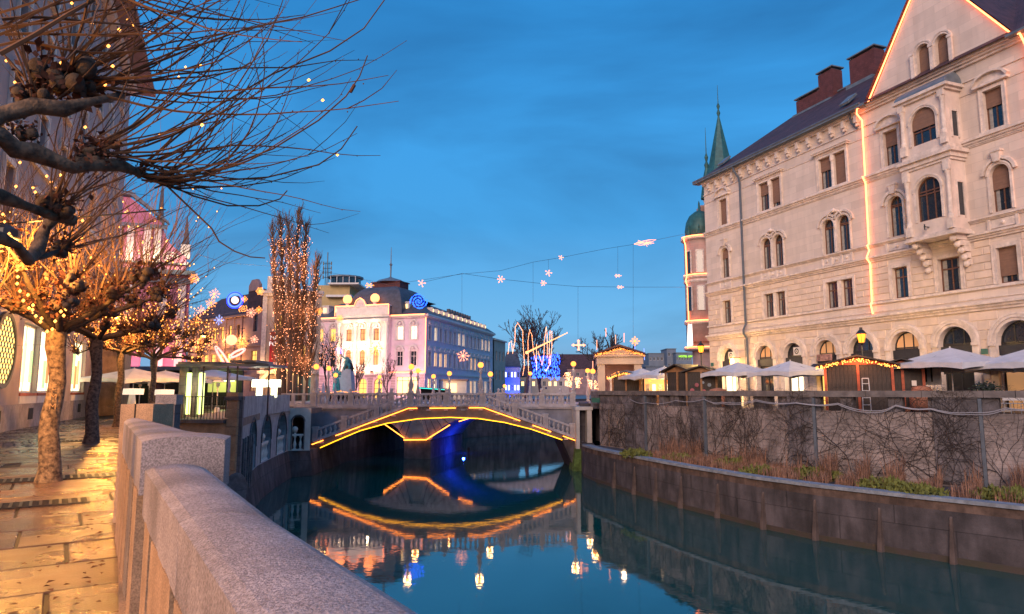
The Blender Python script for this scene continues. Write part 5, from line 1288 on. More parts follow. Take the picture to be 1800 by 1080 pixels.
g=MB();xo=CW-2.3;g.tube([(xo+.9*(1-k/22)*math.cos(k*.6),-.0,zc+1.5+.7*(1-k/22)*math.sin(k*.6)) for k in range(20)],.1,4);g.build('scroll_relief',m_white,CH)
xt=CW-.75
tw=MB().box(xt-.5,xt+.5,.2,1.2,zc+1.6,zc+3.2).build('pinnacle',m_white,CH);MB().lathe([(.62,0),(.42,.6),(.02,3.6)],(xt,.7,zc+3.2),4,PI/4).build('pinnacle_spire',m_slate,tw)
x2=cp(281,380)[0];tw=MB().box(x2-.4,x2+.4,.4,1.2,zu-.3,zu+.6).build('pinnacle',m_lead,CH);MB().lathe([(.6,0),(.4,.6),(.25,3.),(.02,5.0)],(x2,.8,zu+.6),4,PI/4).build('pinnacle_spire',m_slate,tw)
MB().box(cp(204,440)[0]-.6,cp(204,440)[0]+.6,-.02,.09,zc+1.5,zu-.9).build('gable_window',m_glass,CH)
for x in(1.,6.,11.):point(CH,(x,-3,4),(1,.34,.36),420,.3)
for x,z in((CW-.8,zc+1.),(xu-.3,zc+1.2),(xu-3,zc+1.3)):point(CH,(x,-1.2,z),(1,.78,.45),120,.15)
point(CH,(2,-5,zu),(1,.25,.42),520,.5)
fs_=MB()
for k in range(40):fs_.octa((CW-.2-R.random()*1.6,-.8,1+R.random()*9),.07)
fs_.build('light_drops',e_bulb,CH)
# ================================================================ LEFT HOUSE (tall house over the plane trees)
KO=(-13.7,12.);KE=(-31.2,53.3);ku=Vector((KE[0]-KO[0],KE[1]-KO[1]));KW=ku.length;ku.normalize()
K=thing('tall_street_house','tall cream house with lit shop windows behind the plane trees','building',(KO[0],KO[1],0),math.atan2(ku.y,ku.x))
def kx(px):r=(px-PX0)/F_PX;return (r*KO[1]-KO[0])/(ku.x-r*ku.y)
shopw=[(kx(38),kx(70)),(kx(92),kx(118)),(kx(129),kx(151))]
shopw=[(kx(40),kx(69)),(kx(71),kx(117)),(kx(130),kx(152))]
KWall=KW
ops=[(a,b,2.05-.55,4.6,False) for a,b in shopw]
ks_=[]
for k in range(9):
    for r in range(5):
        x=6+k*4.3
        if x<KW-2:ks_.append((x-.65,x+.65,8.2+r*3.6,10.3+r*3.6,False))
g=MB();wall(g,-6,kx(161),0,26.5,ops+[o for o in ks_ if o[1]<kx(161)],.4)
wall(g,kx(161),KW,0,26.5,[(kx(163),kx(171),2.0,5.2,False)]+[o for o in ks_ if kx(161)<o[0] and o[1]<KW],.4)
g.build('front_wall',M('house_render',(.42,.33,.31),.85,.12,.6,.15,20,streak=.2),K)
g=MB();g.add([(KW,0,0),(KW,14,0),(KW,14,26.5),(KW,0,26.5)],[(0,1,2,3)]);g.build('side_wall',m_skyw,K)
for q in ks_:window(K,*q,y=.25,frame=m_white,blind=.4 if R.random()<.4 else 0)
g=MB()
for q in ks_:surround_rect(g,*q[:4],.2,.1)
g.box(-6,KW+.1,-.25,0,5.6,6.0);g.box(-6,KW+.1,-.15,0,11.3,11.5);g.box(-6,KW+.1,-.5,0,25.6,26.2);g.build('cornice',m_trim,K)
g=MB();g.add([(-6,-1.7,26.5),(KW+1.3,-1.7,26.5),(KW-4,7,33),(-6,7,33),(KW+1.3,15,26.5)],[(0,1,2,3),(1,4,2)]);g.box(-6,KW+1.3,-1.7,15,26.25,26.49);g.build('roof',m_brown,K)
g=MB();g.box(-6,kx(158),-.12,-.001,0,1.05);g.build('plinth',m_gran,K)
for a in(kx(0),kx(58),kx(105),kx(143)):MB().box(a-.45,a+.35,-.14,-.121,.35,.85).build('cellar_vent',m_dark,K)
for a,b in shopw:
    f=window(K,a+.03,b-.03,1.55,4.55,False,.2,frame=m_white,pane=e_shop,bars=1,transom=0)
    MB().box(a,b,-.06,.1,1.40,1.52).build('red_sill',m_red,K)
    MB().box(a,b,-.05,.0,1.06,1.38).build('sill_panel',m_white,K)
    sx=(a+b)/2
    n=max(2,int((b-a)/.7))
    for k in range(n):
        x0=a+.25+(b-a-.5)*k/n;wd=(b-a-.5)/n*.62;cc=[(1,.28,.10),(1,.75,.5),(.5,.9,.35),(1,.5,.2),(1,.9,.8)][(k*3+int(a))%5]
        MB().box(x0,x0+wd,.12,.16,1.75+.25*(k%2),3.1+.35*((k+1)%3)).build('display_panel',cached(('dp',cc),lambda:E('display_%d'%len(CA),cc,.75)),K)  # panels glow slightly by themselves, standing in for lit shop goods
ps=(kx(170),kx(189))
MB().box(ps[0]-1.2,ps[1],-1.6,-.001,0,6.1).build('corner_pier',m_gran2,K)
# round lit window with lattice
rw=kx(4);rz_=3.2
g=MB();g.v=[];P=[(rw+1.35*math.cos(q*PI/12),rz_+1.35*math.sin(q*PI/12)) for q in range(24)];g.xz(P,-.08,-.05);o=g.build('round_window',E('round_amber',(1,.66,.2),1.5),K)
g=MB();g.ring(rw,rz_,1.33,1.5,-.14,-.02,0,2*PI,24)
for k in range(-4,5):
    d=k*.3;L=math.sqrt(max(0,1.8-d*d))
    for s in(1,-1):
        c=(rw+d*.7,rz_+s*d*.7);g.tube([(c[0]-L*.7,-.11,c[1]+s*L*.7),(c[0]+L*.7,-.11,c[1]-s*L*.7)],.018,4)
g.build('lattice',m_black,o)
# ================================================================ TREES
def rnd_dir(r,up,spread):
    d=Vector((r.gauss(0,1),r.gauss(0,1),r.gauss(0,1))).normalized();return (up.normalized()+d*spread).normalized()
def whip(g,p,d,L,r0,rr,n=8,sides=4,rise=.5,buds=True,pts_out=None):
    """one long thin shoot, bending upwards with a slight wiggle"""
    p=Vector(p);d=Vector(d).normalized();pts=[p.copy()];st=L/n;cv=Vector((rr.gauss(0,1),rr.gauss(0,1),rr.gauss(0,.8)))*(.55/n)
    for i in range(n):
        d=(d+Vector((rr.gauss(0,.07),rr.gauss(0,.07),rr.gauss(0,.07)+rise/n))+cv).normalized();p=p+d*st;pts.append(p.copy())
    g.tube(pts,[r0*(1-.78*i/n) for i in range(n+1)],sides)
    if buds:
        for i in range(2,n):
            if rr.random()<.7:
                q=pts[i];s=r0*.9;u=Vector((rr.gauss(0,1),rr.gauss(0,1),rr.gauss(0,1)))*s*1.1
                g.octa(tuple(q+u),s*.75)
        if rr.random()<.6:
            k=rr.randrange(n//3,n-1);e=(pts[k+1]-pts[k]).normalized();sd=rnd_dir(rr,e,.7)
            m=3;q=pts[k].copy();pp=[q.copy()]
            for i in range(m):
                sd=(sd+Vector((rr.gauss(0,.08),rr.gauss(0,.08),.08))).normalized();q=q+sd*L*.12;pp.append(q.copy())
            g.tube(pp,[r0*.5,r0*.4,r0*.3,r0*.15],3)
    if pts_out is not None:pts_out.append(pts)
    return pts
def knob(par,gl,c,s,rr):
    c=Vector(c);g=MB()
    for i in range(9):
        q=c+Vector((rr.gauss(0,1),rr.gauss(0,1),rr.gauss(0,.7)))*s*.42;g.ball(tuple(q),s*rr.uniform(.26,.5),8,6,rr.uniform(.7,1.2))
    for i in range(110):
        q=c+Vector((rr.gauss(0,1),rr.gauss(0,1),rr.gauss(0,.8)+.3))*s*.62;u=Vector((rr.gauss(0,1),rr.gauss(0,1),rr.gauss(0,1))).normalized()*s*rr.uniform(.14,.3);v=u.orthogonal().normalized()*u.length*.6
        gl.add([q-u,q+v,q+u,q-v],[(0,1,2,3)])
    g.build('knob',m_barkdark,par,True)
def bulbs(name,label,paths,n,rr,r=.022,mat=None,cat='fairy lights',offset_=.03,group=None):
    g=MB()
    for i in range(n):
        P=rr.choice(paths);k=rr.randrange(len(P)-1);q=Vector(P[k]).lerp(Vector(P[k+1]),rr.random())+Vector((rr.gauss(0,1),rr.gauss(0,1),rr.gauss(0,1)))*offset_
        g.octa(tuple(q),r*rr.uniform(.7,1.25))
    o=g.build(name,mat or e_bulb);tag(o,label,cat,group);o['kind']='stuff';return o
def plane_tree(x,y,H,label,seed,nl=7,nw=24,R_=2.7,trunk_r=.15,m=None,tw=None,bulb=0,blabel='',far=False,lean=0,limbs=None,br=.03,amb=1):
    rr=random.Random(seed);t=thing('plane_tree',label,'tree',(x,y,0),0,'pollarded plane trees along the walkway')
    g=MB();n=9;g.tube([(lean*k/n+.03*math.sin(k*1.3),.03*math.cos(k*1.1),-.05+H*k/n) for k in range(n+1)],[trunk_r*(1.25-.32*min(1,k/n*1.5))+(.05 if k==0 else 0)+(.03 if k>7 else 0) for k in range(n+1)],14);g.build('trunk',m or m_bark,t,True)
    paths=[];gk=MB();gl=MB();gt=MB();allp=[]
    for i in range(nl):
        a=2*PI*i/nl+rr.uniform(-.3,.3);L=R_*rr.uniform(.75,1.1);p=Vector((lean,0,H-.12));d=Vector((math.cos(a),math.sin(a),.6));pts=[p.copy()];ns=7
        for k in range(ns):
            d=(d+Vector((rr.gauss(0,.16),rr.gauss(0,.16),rr.gauss(.0,.14)+(.03 if k>2 else -.04)))).normalized();p=p+d*L/ns;pts.append(p.copy())
        g=MB();g.tube(pts,[trunk_r*(.48-.33*k/ns)*rr.uniform(.85,1.15) for k in range(ns+1)],8,True);g.build('limb',m_barkdark,t,True)
        paths.append(pts)
        for k in (3,5,ns):
            q=pts[k]+Vector((0,0,.08));s=rr.uniform(.13,.2)*(1.2 if k==ns else 1);knob(t,gl,q,s,rr)
            for w_ in range(nw//(1 if k==ns else 2)):
                up=Vector((math.cos(a)*.5,math.sin(a)*.5,.95)) if k==ns else Vector((0,0,1))
                whip(gt,q,rnd_dir(rr,up,.6),rr.uniform(1.0,2.9)*(.95 if far else 1),.0095 if not far else .013,rr,6,3,.55,not far,allp)
    o=gl.build('dead_leaves',m_leaf,t);o['kind']='stuff'
    o=gt.build('shoots',tw or m_twig,t);o['kind']='stuff'
    if bulb:
        sh=[[Vector(p)+Vector((x,y,0)) for p in P] for P in allp+paths]
        fo=bulbs('fairy_lights',blabel,sh,bulb,rr,br,e_bulb)
        for q in((.9,-.9,H+1.0),(-.9,.6,H+.9)):point(fo,(x+q[0],y+q[1],q[2]),(1,.42,.10),55*amb,.5)
        # the string of larger bulbs wound around the crown
    return t,allp,paths
T1,ap,_=plane_tree(-8.24,12.38,2.75,'plane tree with pale flaking bark and letters carved in its trunk',21,8,24,2.1,.145,bulb=190,blabel='amber fairy lights in the crown of the plane tree with carved letters',br=.017)
for i,ch in enumerate('EMM'):
    text_mesh('carved_letter',ch,.15,.004,M('pale_carving%d'%i,(.42,.25,.12),.8,.1,3),T1,(.085,-.138,1.62-i*.17),(PI/2,0,.45))
bm2=M('spotted_bark',(.12,.08,.06),.85,.5,12,.5,30,col2=(.03,.022,.02))
plane_tree(-13.0,21.4,3.3,'second plane tree with dark spotted bark beside the shop front',22,8,30,2.7,.16,m=bm2,bulb=330,blabel='amber fairy lights in the crown of the dark spotted plane tree',br=.026)
plane_tree(-17.7,31.,3.4,'plane tree before the white parasols near the parapet end',23,8,30,2.6,.15,m=bm2,bulb=330,blabel='amber fairy lights in the plane tree before the parasols',far=True,br=.033)
plane_tree(-20.4,39.,3.6,'slender plane tree beside the white mushroom lamp',24,8,26,2.8,.15,m=bm2,bulb=330,blabel='amber fairy lights in the slender plane tree by the mushroom lamp',far=True,br=.038)
plane_tree(-24.5,47.,3.8,'farthest plane tree between the parasols and the church',25,7,24,2.8,.17,m=bm2,bulb=260,blabel='amber fairy lights in the plane tree nearest the church',far=True,br=.042)
plane_tree(-12.8,15.,3.6,'plane tree close to the street house with bare red-brown shoots',26,7,16,2.6,.15,m=bm2,bulb=160,blabel='amber fairy lights in the plane tree close to the street house',br=.02) if 0 else None
# nearest tree: trunk out of view, limbs reach over the camera
rr=random.Random(5);N0=thing('plane_tree','nearest pollarded plane tree whose knobby limbs reach across the sky','tree',(-4.35,4.0,0),0,'pollarded plane trees along the walkway')
o0=Vector((-4.35,4.0,0))
MB().tube([(0,0,-.05),(.02,0,1),(0,.03,2),(.03,0,2.75)],[.2,.16,.155,.19],14).build('trunk',m_bark,N0,True)
def A3(px,py,Y):return at(px,py,Y)-o0
l1=[A3(-110,265,4.2),A3(-40,225,4.3),A3(0,203,4.4),A3(60,186,4.5),A3(110,192,4.6),A3(165,178,4.75),A3(215,168,5.0)]
l2=[A3(-120,300,4.1),A3(-40,238,4.2),A3(0,238,4.3),A3(25,262,4.4),A3(60,268,4.5),A3(130,296,4.7),A3(160,290,4.8),A3(210,290,5.0),A3(245,305,5.2),A3(292,322,5.4)]
l3=[A3(-100,350,4.3),A3(0,345,4.6),A3(45,362,4.8),A3(90,378,5.0),A3(128,388,5.2)]
l4=[A3(-90,420,4.5),A3(0,418,4.9),A3(30,432,5.1),A3(50,458,5.3),A3(66,440,5.5),A3(80,400,5.6),A3(100,378,5.6)]
l5=[A3(50,455,5.3),A3(75,452,5.5),A3(108,440,5.8)]
for P,r0,r1 in((l1,.085,.03),(l2,.08,.03),(l3,.05,.035),(l4,.035,.055),(l5,.028,.02)):
    n=len(P);m_limb=cached('limb',lambda:M('limb_bark',(.13,.085,.055),.85,.45,11,.7,25,col2=(.035,.024,.018)));MB().tube([P[0].lerp(Vector((0,0,2.6)),1.)]*1+P,[r0*1.3]+[r0+(r1-r0)*k/(n-1)+(.012*math.sin(k*2.1)) for k in range(n)],9,True).build('limb',m_limb,N0,True) if P is not l5 else MB().tube(P,[r0,.024,r1],7,True).build('limb',m_barkdark,N0,True)
gk=MB();gl=MB();K_=[(A3(100,140,4.7),.20),(A3(145,160,4.85),.15),(A3(60,170,4.6),.13),(A3(168,268,4.85),.13),(A3(150,285,4.8),.1),(A3(45,235,4.5),.09),(A3(100,365,5.0),.13),(A3(110,440,5.8),.11),(A3(120,530,6.6),.10),(A3(290,320,5.4),.05),(A3(245,303,5.2),.06)]
for q,s in K_:knob(N0,gl,q,s*.85,rr)
o=gl.build('dead_leaves',m_leaf,N0);o['kind']='stuff'
cnt=0
nearw=[]
def shoots(q,n,main,spread,L0,L1,r0,rise):
    global cnt
    for i in range(n):
        d=rnd_dir(rr,main,spread);L=rr.uniform(L0,L1);g=MB();P=whip(g,q+Vector((rr.gauss(0,.05),rr.gauss(0,.05),rr.gauss(0,.04))),d,L,r0*rr.uniform(.7,1.15),rr,11,4,rise*rr.uniform(.3,1.3),True,nearw)
        g.build('shoot',m_twig,N0);cnt+=1
shoots(A3(110,130,4.75),28,Vector((.55,.25,.85)),.8,.8,2.0,.010,.3)
shoots(A3(150,150,4.85),17,Vector((.95,.3,.22)),.42,1.5,2.6,.0105,1.)
shoots(A3(165,265,4.9),18,Vector((.95,.28,.15)),.42,1.2,2.5,.0095,1.15)
shoots(A3(245,300,5.2),11,Vector((.95,.2,.15)),.4,.9,2.1,.0095,1.2)
shoots(A3(290,320,5.4),18,Vector((.95,.15,-.02)),.38,.8,1.9,.009,1.3)
shoots(A3(60,170,4.6),16,Vector((-.1,.2,1)),.6,.6,1.6,.009,.3)
shoots(A3(100,365,5.0),18,Vector((.5,.2,.8)),.6,.7,1.7,.008,.4)
shoots(A3(110,440,5.8),18,Vector((.5,.1,.8)),.6,.7,1.7,.008,.4)
shoots(A3(0,60,4.4),10,Vector((1.,.2,.35)),.4,.9,2.1,.012,.25)
shoots(A3(60,-60,4.4),12,Vector((1.,.25,.0)),.35,1.1,2.3,.011,.1)
for P in([(288,322,5.4),(330,362,5.5),(372,402,5.6),(385,425,5.65),(412,442,5.7),(440,452,5.75),(466,454,5.8)],[(0,95,4.2),(60,62,4.25),(120,25,4.3),(180,-8,4.4)],[(290,322,5.4),(340,345,5.6),(400,362,5.8),(455,362,6),(492,350,6.1),(505,335,6.1)],[(292,318,5.4),(380,318,5.6),(470,312,5.8),(560,290,5.9),(600,262,6),(628,222,6)],[(292,318,5.4),(380,300,5.5),(480,262,5.6),(560,212,5.65),(608,170,5.6),(632,135,5.6),(646,98,5.6)],[(240,300,5.2),(360,200,5.3),(480,130,5.5),(580,90,5.6),(640,50,5.7),(676,0,5.7)]):
    pp=[A3(*p) for p in P];n=len(pp);MB().tube(pp,[(.018 if P[0][0]==0 else .009)*(1-.5*k/n) for k in range(n)],5).build('shoot',m_twig,N0)
lf=A3(622,155,5.6);g=MB();
for k in range(5):g.ball((lf.x-.006*k,lf.y,lf.z+.02-.012*k),.017,6,5)
g.build('hanging_seed_ball',m_leaf,N0)
bulbs('fairy_lights','large amber fairy lights strung in the nearest plane tree above the knobby limbs',[[Vector(p)+o0 for p in P] for P in nearw[:60]],26,random.Random(4),.013,e_bulb,offset_=.06)
# string hanging along trunk one (bigger glowing bulbs)
g=MB()
for px,py in((30,475),(31,487),(30,499),(35,512),(49,519),(41,529),(51,542),(57,545),(63,556),(73,560),(71,566),(83,583),(92,579),(97,565),(107,548),(116,544),(112,555),(58,537),(5,377),(8,390),(10,418),(16,411),(19,416),(28,328),(35,286),(25,160),(11,107),(26,145),(90,320),(82,310),(58,330),(62,338),(106,308),(145,388),(143,402),(144,420)):
    q=at(px,py,11.2 if py>440 else 8.5);g.octa(tuple(q),.032 if py>440 else .022)
o=g.build('fairy_light_string',e_bulb);o['kind']='stuff';tag(o,'string of large amber bulbs drooping around the carved plane trunk','fairy lights')
# ---- bare trees further away
def bare_tree(x,y,z,H,label,seed,spread=.55,m=None,r0=.25,levels=6,group=None,upb=.25,z0f=.3,minr=.012,name='bare_tree'):
    rr=random.Random(seed);t=thing(name,label,'tree',(x,y,z),0,group);gt=MB();gb=MB();tips=[]
    def br(p,d,L,r,lv):
        n=4;pts=[p.copy()]
        for i in range(n):
            d=(d+Vector((rr.gauss(0,.10),rr.gauss(0,.10),rr.gauss(0,.08)+upb*.12))).normalized();p=p+d*L/n;pts.append(p.copy())
        (gt if lv==levels else gb).tube(pts,[max(r*(1-.45*i/n),minr) for i in range(n+1)],6 if lv>=levels-1 else 3)
        tips.append(pts)
        if lv>0:
            for i in range(2 if lv<levels-1 else 3):
                br(pts[-1] if i<2 else pts[2],rnd_dir(rr,d+Vector((0,0,upb)),spread),L*rr.uniform(.62,.86),r*.6,lv-1)
            if lv<levels:br(pts[2],rnd_dir(rr,d+Vector((0,0,upb*.5)),spread*1.5),L*.55,r*.45,lv-1)
    br(Vector((0,0,0)),Vector((0,0,1)),H*z0f,r0,levels)
    zm=max(v[2] for v in gb.v);t.scale=(H/zm,)*3;tips=[[p*(H/zm) for p in P] for P in tips]
    gt.build('trunk',m or m_barkdark,t);gb.build('branches',m or m_twigdark,t);return t,tips
p=at(924,690,112);t1,tp1=bare_tree(p.x,112,.42,15.8,'big bare tree hung with looping light chains',31,.5,None,.38,6,None,.3,.24,.03)
p=at(952,690,118);t2,tp2=bare_tree(p.x,118,.42,14.2,'second bare tree rising behind the blue lights',33,.5,None,.3,6,None,.3,.24,.03)
p=at(1080,690,100);bare_tree(p.x,100,.42,11,'bare tree behind the columned pavilion with white light tubes',35,.55,None,.25,6,None,.25,.24,.032)
p=at(1110,690,104);bare_tree(p.x,104,.42,9,'smaller bare tree behind the pavilion roof',36,.55,None,.2,5,None,.25,.24,.032)
for px,Y,H,s,lb in((680,96,6.5,41,'small bare tree before the floodlit bay of the palace'),(625,93,6,42,'small bare tree beside the bronze monument'),(588,90,9,43,'bare tree with a few lights between poplars and monument'),(575,92,10,44,'bare tree at the edge of the poplar group')):
    p=at(px,690,Y);t_,tp_=bare_tree(p.x,Y,.42,H,lb,s,.4,None,.12,5,None,.4,.26,.014)
    if px<600:bulbs('fairy_lights','warm lights scattered in the '+lb[:30].split(' with')[0]+(' by the monument' if px==588 else ' edge'),[[Vector(q)+Vector((p.x,Y,.42)) for q in P] for P in tp_],90,random.Random(s),.04,e_bulbw)
# poplars
pop=[(478,392,.0),(492,372,1.2),(508,384,-.6),(524,366,.4),(538,392,1.0),(558,455,.5)]
names=['poplar wrapped in lights closest to the red banner','lit poplar second from the red banner','lit poplar at the centre of the group','tallest lit poplar of the group','lit poplar nearest the palace','short lit poplar under the radio mast']
for i,(px,py,dy) in enumerate(pop):
    Yp=85+dy*2;p=at(px,py,Yp);b=at(512+(px-512)*.62,690,Yp);H=p.z-.4;rr=random.Random(60+i)
    t=thing('poplar',names[i],'tree',(b.x,Yp,.42),0,'tall poplars wrapped in lights');ln=(p.x-b.x)
    g=MB();n=10;tr=[Vector((ln*(k/n)**1.3,.0,H*k/n)) for k in range(n+1)];g.tube(tr,[.30*(1-.85*k/n)+.02 for k in range(n+1)],7);g.build('trunk',m_barkdark,t)
    g=MB();ps=[]
    for k in range(210):
        f=rr.uniform(.1,.97);q=Vector((ln*f**1.3,0,H*f));a=rr.random()*2*PI;d=Vector((math.cos(a)*.62,math.sin(a)*.5,1));L=rr.uniform(1.2,3.4)*(1.15-f*.6);n=6;P=[q.copy()];dd=d.normalized()
        for j in range(n):
            dd=(dd+Vector((rr.gauss(0,.07),rr.gauss(0,.07),.16))).normalized();q=q+dd*L/n;P.append(q.copy())
        g.tube(P,[.055*(1-.6*j/n) for j in range(n+1)],3);ps.append(P)
        for j in(1,2,3,4,5):
            s=rnd_dir(rr,dd,.5);g.tube([P[j],P[j]+s*.35,P[j]+s*.7+Vector((0,0,.1))],[.02,.016,.01],3)
    g.build('branches',m_twig,t)
    top=.93
    bulbs('fairy_lights','pinkish fairy lights wound up the '+names[i].replace('lit ','').replace(' wrapped in lights',''),[[Vector((b.x,Yp-.45,.42))+tr[k].lerp(tr[k+1],.5)*1.,Vector((b.x,Yp-.45,.42))+tr[k+1]] for k in range(0,9)]+[[Vector(q)+Vector((b.x,Yp,.42)) for q in P] for P in ps if P[-1].z<H*top],260,rr,.046,e_bulbw,offset_=.2)
    if i in(0,2,4):
        for zz_ in(5,11,17):point(t,((px-512)*.03,-2.2,zz_),(1,.50,.28),170,.6)
# ================================================================ HANGING DECORATIONS
def star(c,r,n,label,mat=None,hang=None,rot=0,flatk=1.,inner=.0,th=.03,cat='light star',name='snowflake_light'):
    g=MB()
    for k in range(n):
        a=rot+2*PI*k/n;rl=r*(1 if k%2==0 else .8);e=(rl*math.cos(a),0,rl*math.sin(a)*flatk)
        g.tube([(0,0,0),e],[th,th*.6],5,True);
        m_=(e[0]*.6,0,e[2]*.6)
        for s in(-.6,.6):
            g.tube([m_,(m_[0]+r*.28*math.cos(a+s),0,m_[2]+r*.28*math.sin(a+s)*flatk)],th*.6,4,True)
    o=g.build(name,mat or e_star,None,loc=tuple(c));tag(o,label,cat);return o
YD_=66
def S_(px,py,rp,n,label,Y=YD_,**k):
    c=at(px,py,Y);return star(c,rp*Y/F_PX,n,label,**k)
for px,py,rp,n,lb,kw in [(741,498,8,5,'small snowflake light above the blue spiral',{}),(880,491,8,6,'snowflake light hanging alone over the long palace wing',{}),(964,480,7,5,'upper of two close snowflake lights above the bare trees',{}),(955,498,6,6,'lower of two close snowflake lights above the bare trees',{}),(986,453,5,5,'tiny snowflake light high on the sloping wire',{}),
    (1086,485,7,6,'upper small flat snowflake light near the mansion',{'flatk':.5}),(1090,505,7,6,'lower small flat snowflake light near the mansion',{'flatk':.5}),(649,502,9,6,'golden snowflake light in front of the palace dome',{'mat':e_gold,'flatk':.6}),(814,626,12,9,'large snowflake light against the long palace wing',{}),(1116,600,9,8,'golden star light above the pavilion roof',{'mat':e_gold})]:
    S_(px,py,rp,n,lb,**kw)
o=S_(1017,607,12,4,'four-pointed white star light hanging over the bridge',th=.09)
c=at(1134,427,64);g=MB();rr=random.Random(8)
for k in range(26):
    a=rr.random()*2*PI;g.tube([(math.cos(a)*.1,0,0),(math.cos(a)*1.08*rr.random(),.3*math.sin(a),.26*rr.gauss(0,.6)*(1-.5*abs(math.cos(a))))],.025,4)
g.tube([(-1.05,0,-.12),(-.4,0,-.25),(.4,0,-.02),(1.05,0,.3),(.4,0,.28),(-.4,0,.1),(-1.05,0,-.12)],.03,4)
o=g.build('snowflake_light',e_star,None,loc=tuple(c));o.rotation_euler.y=0;tag(o,'flat tilted snowflake light at the high end of the wire','light star')
for px,py,rp,n,lb,m_ in [(377,517,11,9,'white star light at the top of the square cluster',e_star),(371,533,11,9,'orange star light just under the top star',e_gold),(353,546,10,8,'pinkish white star light beside the church corner',e_star),(385,563,10,8,'cool blue-white star light before the mauve building',e_starw),(345,566,11,8,'golden star light low by the church corner',e_gold),(441,550,10,10,'white star light right of the small gold curl',e_star),(455,545,7,8,'small gold star light by the banner house cornice',e_gold),(425,604,13,12,'large wiry gold star light beside the glowing disc',e_gold),(447,597,8,9,'white star light on a pole before the banner house',e_star),(352,602,8,9,'gold star light near the glowing ground floor',e_gold),(306,576,7,8,'cool white star light among the plane tree shoots',e_starw),(430,526,6,8,'small gold star light next to the blue ring',e_gold),(660,613,15,12,'large gold star light behind the bronze monument',e_gold),(573,470,0,0,'',None),(620,0,0,0,'',None)]:
    if n:S_(px,py,rp,n,lb.replace('right of','close to'),70,mat=m_,th=.028)
for px,py,rp,lb in((341,490,10,'golden star cluster fixed on the church corner'),(457,512,8,'gold lit ornament on the banner house attic'),(560,548,8,'golden star light at the edge of the palace roof'),(597,560,7,'gold star light on the palace cornice')):
    S_(px,py,rp,12,lb,76 if px<400 else 90,mat=e_gold,th=.035)
# spirals and rings
def spiral(px,py,r,Y,turns,label,mat,name='spiral_light',th=.09,dots=True):
    c=at(px,py,Y);R_=r*Y/F_PX;g=MB();N_=int(turns*16)
    for arm in(0,PI):
        P=[(R_*(k/N_)*math.cos(arm+2*PI*turns*k/N_),0,R_*(k/N_)*math.sin(arm+2*PI*turns*k/N_)) for k in range(1,N_)]
        for q in range(0,len(P)-1,3):g.tube(P[q:q+3],th,5,True)
        g.tube(P,th*.3,3)
    o=g.build(name,mat,None,loc=tuple(c));tag(o,label,'light spiral');return o
spiral(736,530,16,100,1.6,'large blue spiral light above the palace corner',E('bright_blue_led',(.015,.10,1),2.6,False),th=.10)
g=MB();c=at(413,528,80);g.ring(0,0,.72,.86,-.05,.05,0,2*PI,28);o=g.build('ring_light',E('ring_blue',(.04,.08,1),4,False),None,loc=tuple(c));tag(o,'round blue ring light with a white centre','light ring');MB().ball((0,0,0),.42,12,8).build('glowing_centre',E('ring_centre',(1,.55,.45),1.6,False),o)
g=MB();g.ring(0,0,.86,1.0,-.03,.03,0,2*PI,28);g.build('outer_ring',E('ring_blue2',(.01,.03,1),3,False),o)
spiral(427,543,8,70,1.2,'small gold curl light beside the blue ring',e_gold,th=.04);spiral(597,617,6,92,1,'small purple ring light behind the poplar twigs',E('purple_led',(.3,.2,1),6,False),th=.06)
c=at(407,598,72);o=MB().ball((0,0,0),.56,16,10).build('glowing_globe',E('disc_glow',(1,.28,.14),2.2,False),None,True,tuple(c));tag(o,'glowing pinkish white globe hanging over the square','light globe')
for px,py,a,lb in((391,628,-.95,'long glowing ring light tilted steeply beside the pergola'),(417,621,.5,'flatter glowing ring light above the pergola'),):
    c=at(px,py,62);g=MB();P=[((1.2 if a<0 else .8)*math.cos(k*PI/12),0,.24*math.sin(k*PI/12)) for k in range(24)];g.tube(P,.05,5,closed=True);g.tube([(q[0]*.8,.05,q[2]*.6) for q in P],.05,4,closed=True);o=g.build('ring_light',E('ring_pink'+lb[:4],(1,.30,.26),1.9,False),None,loc=tuple(c));o.rotation_euler.y=a*-1;tag(o,lb,'light ring')
    o.rotation_euler.y=-a
# wires
def wire(pts,label,r=.018):
    P=[]
    for (a,b) in zip(pts[:-1],pts[1:]):
        for k in range(6):P.append(tuple(at(a[0]+(b[0]-a[0])*k/6,a[1]+(b[1]-a[1])*k/6,a[2]+(b[2]-a[2])*k/6)))
    P.append(tuple(at(*pts[-1])));g=MB();g.tube(P,r,3);o=g.build('overhead_wire',m_black);tag(o,label,'wire');return g
wire([(560,475,90),(684,501,80),(812,482,70),(880,476,66),(937,461,66),(986,453,66),(1062,438,66),(1113,430,66),(1207,411,77)],'long sloping overhead wire from the palace to the mansion')
wire([(741,497,70),(812,481,66),(880,491,66),(955,499,66),(1016,504,66),(1110,505,66),(1209,505,77)],'nearly level overhead wire carrying the lower snowflakes')
wire([(350,448,30),(395,462,60),(560,475,90)],'overhead wire leaving the plane trees towards the poplars',.015)
for px,y0,y1,lb in((812,481,552,'thin hanger wire over the palace wing'),(937,461,532,'thin hanger wire over the light-hung tree'),(1016,504,597,'thin hanger wire holding the four-pointed star'),(1113,430,594,'long thin hanger wire holding the gold star'),(964,456,474,'short hanger wire of the upper snowflake'),(1086,433,480,'hanger wire of the small flat snowflakes')):
    wire([(px,y0,66),(px,y1,66)],lb,.012)
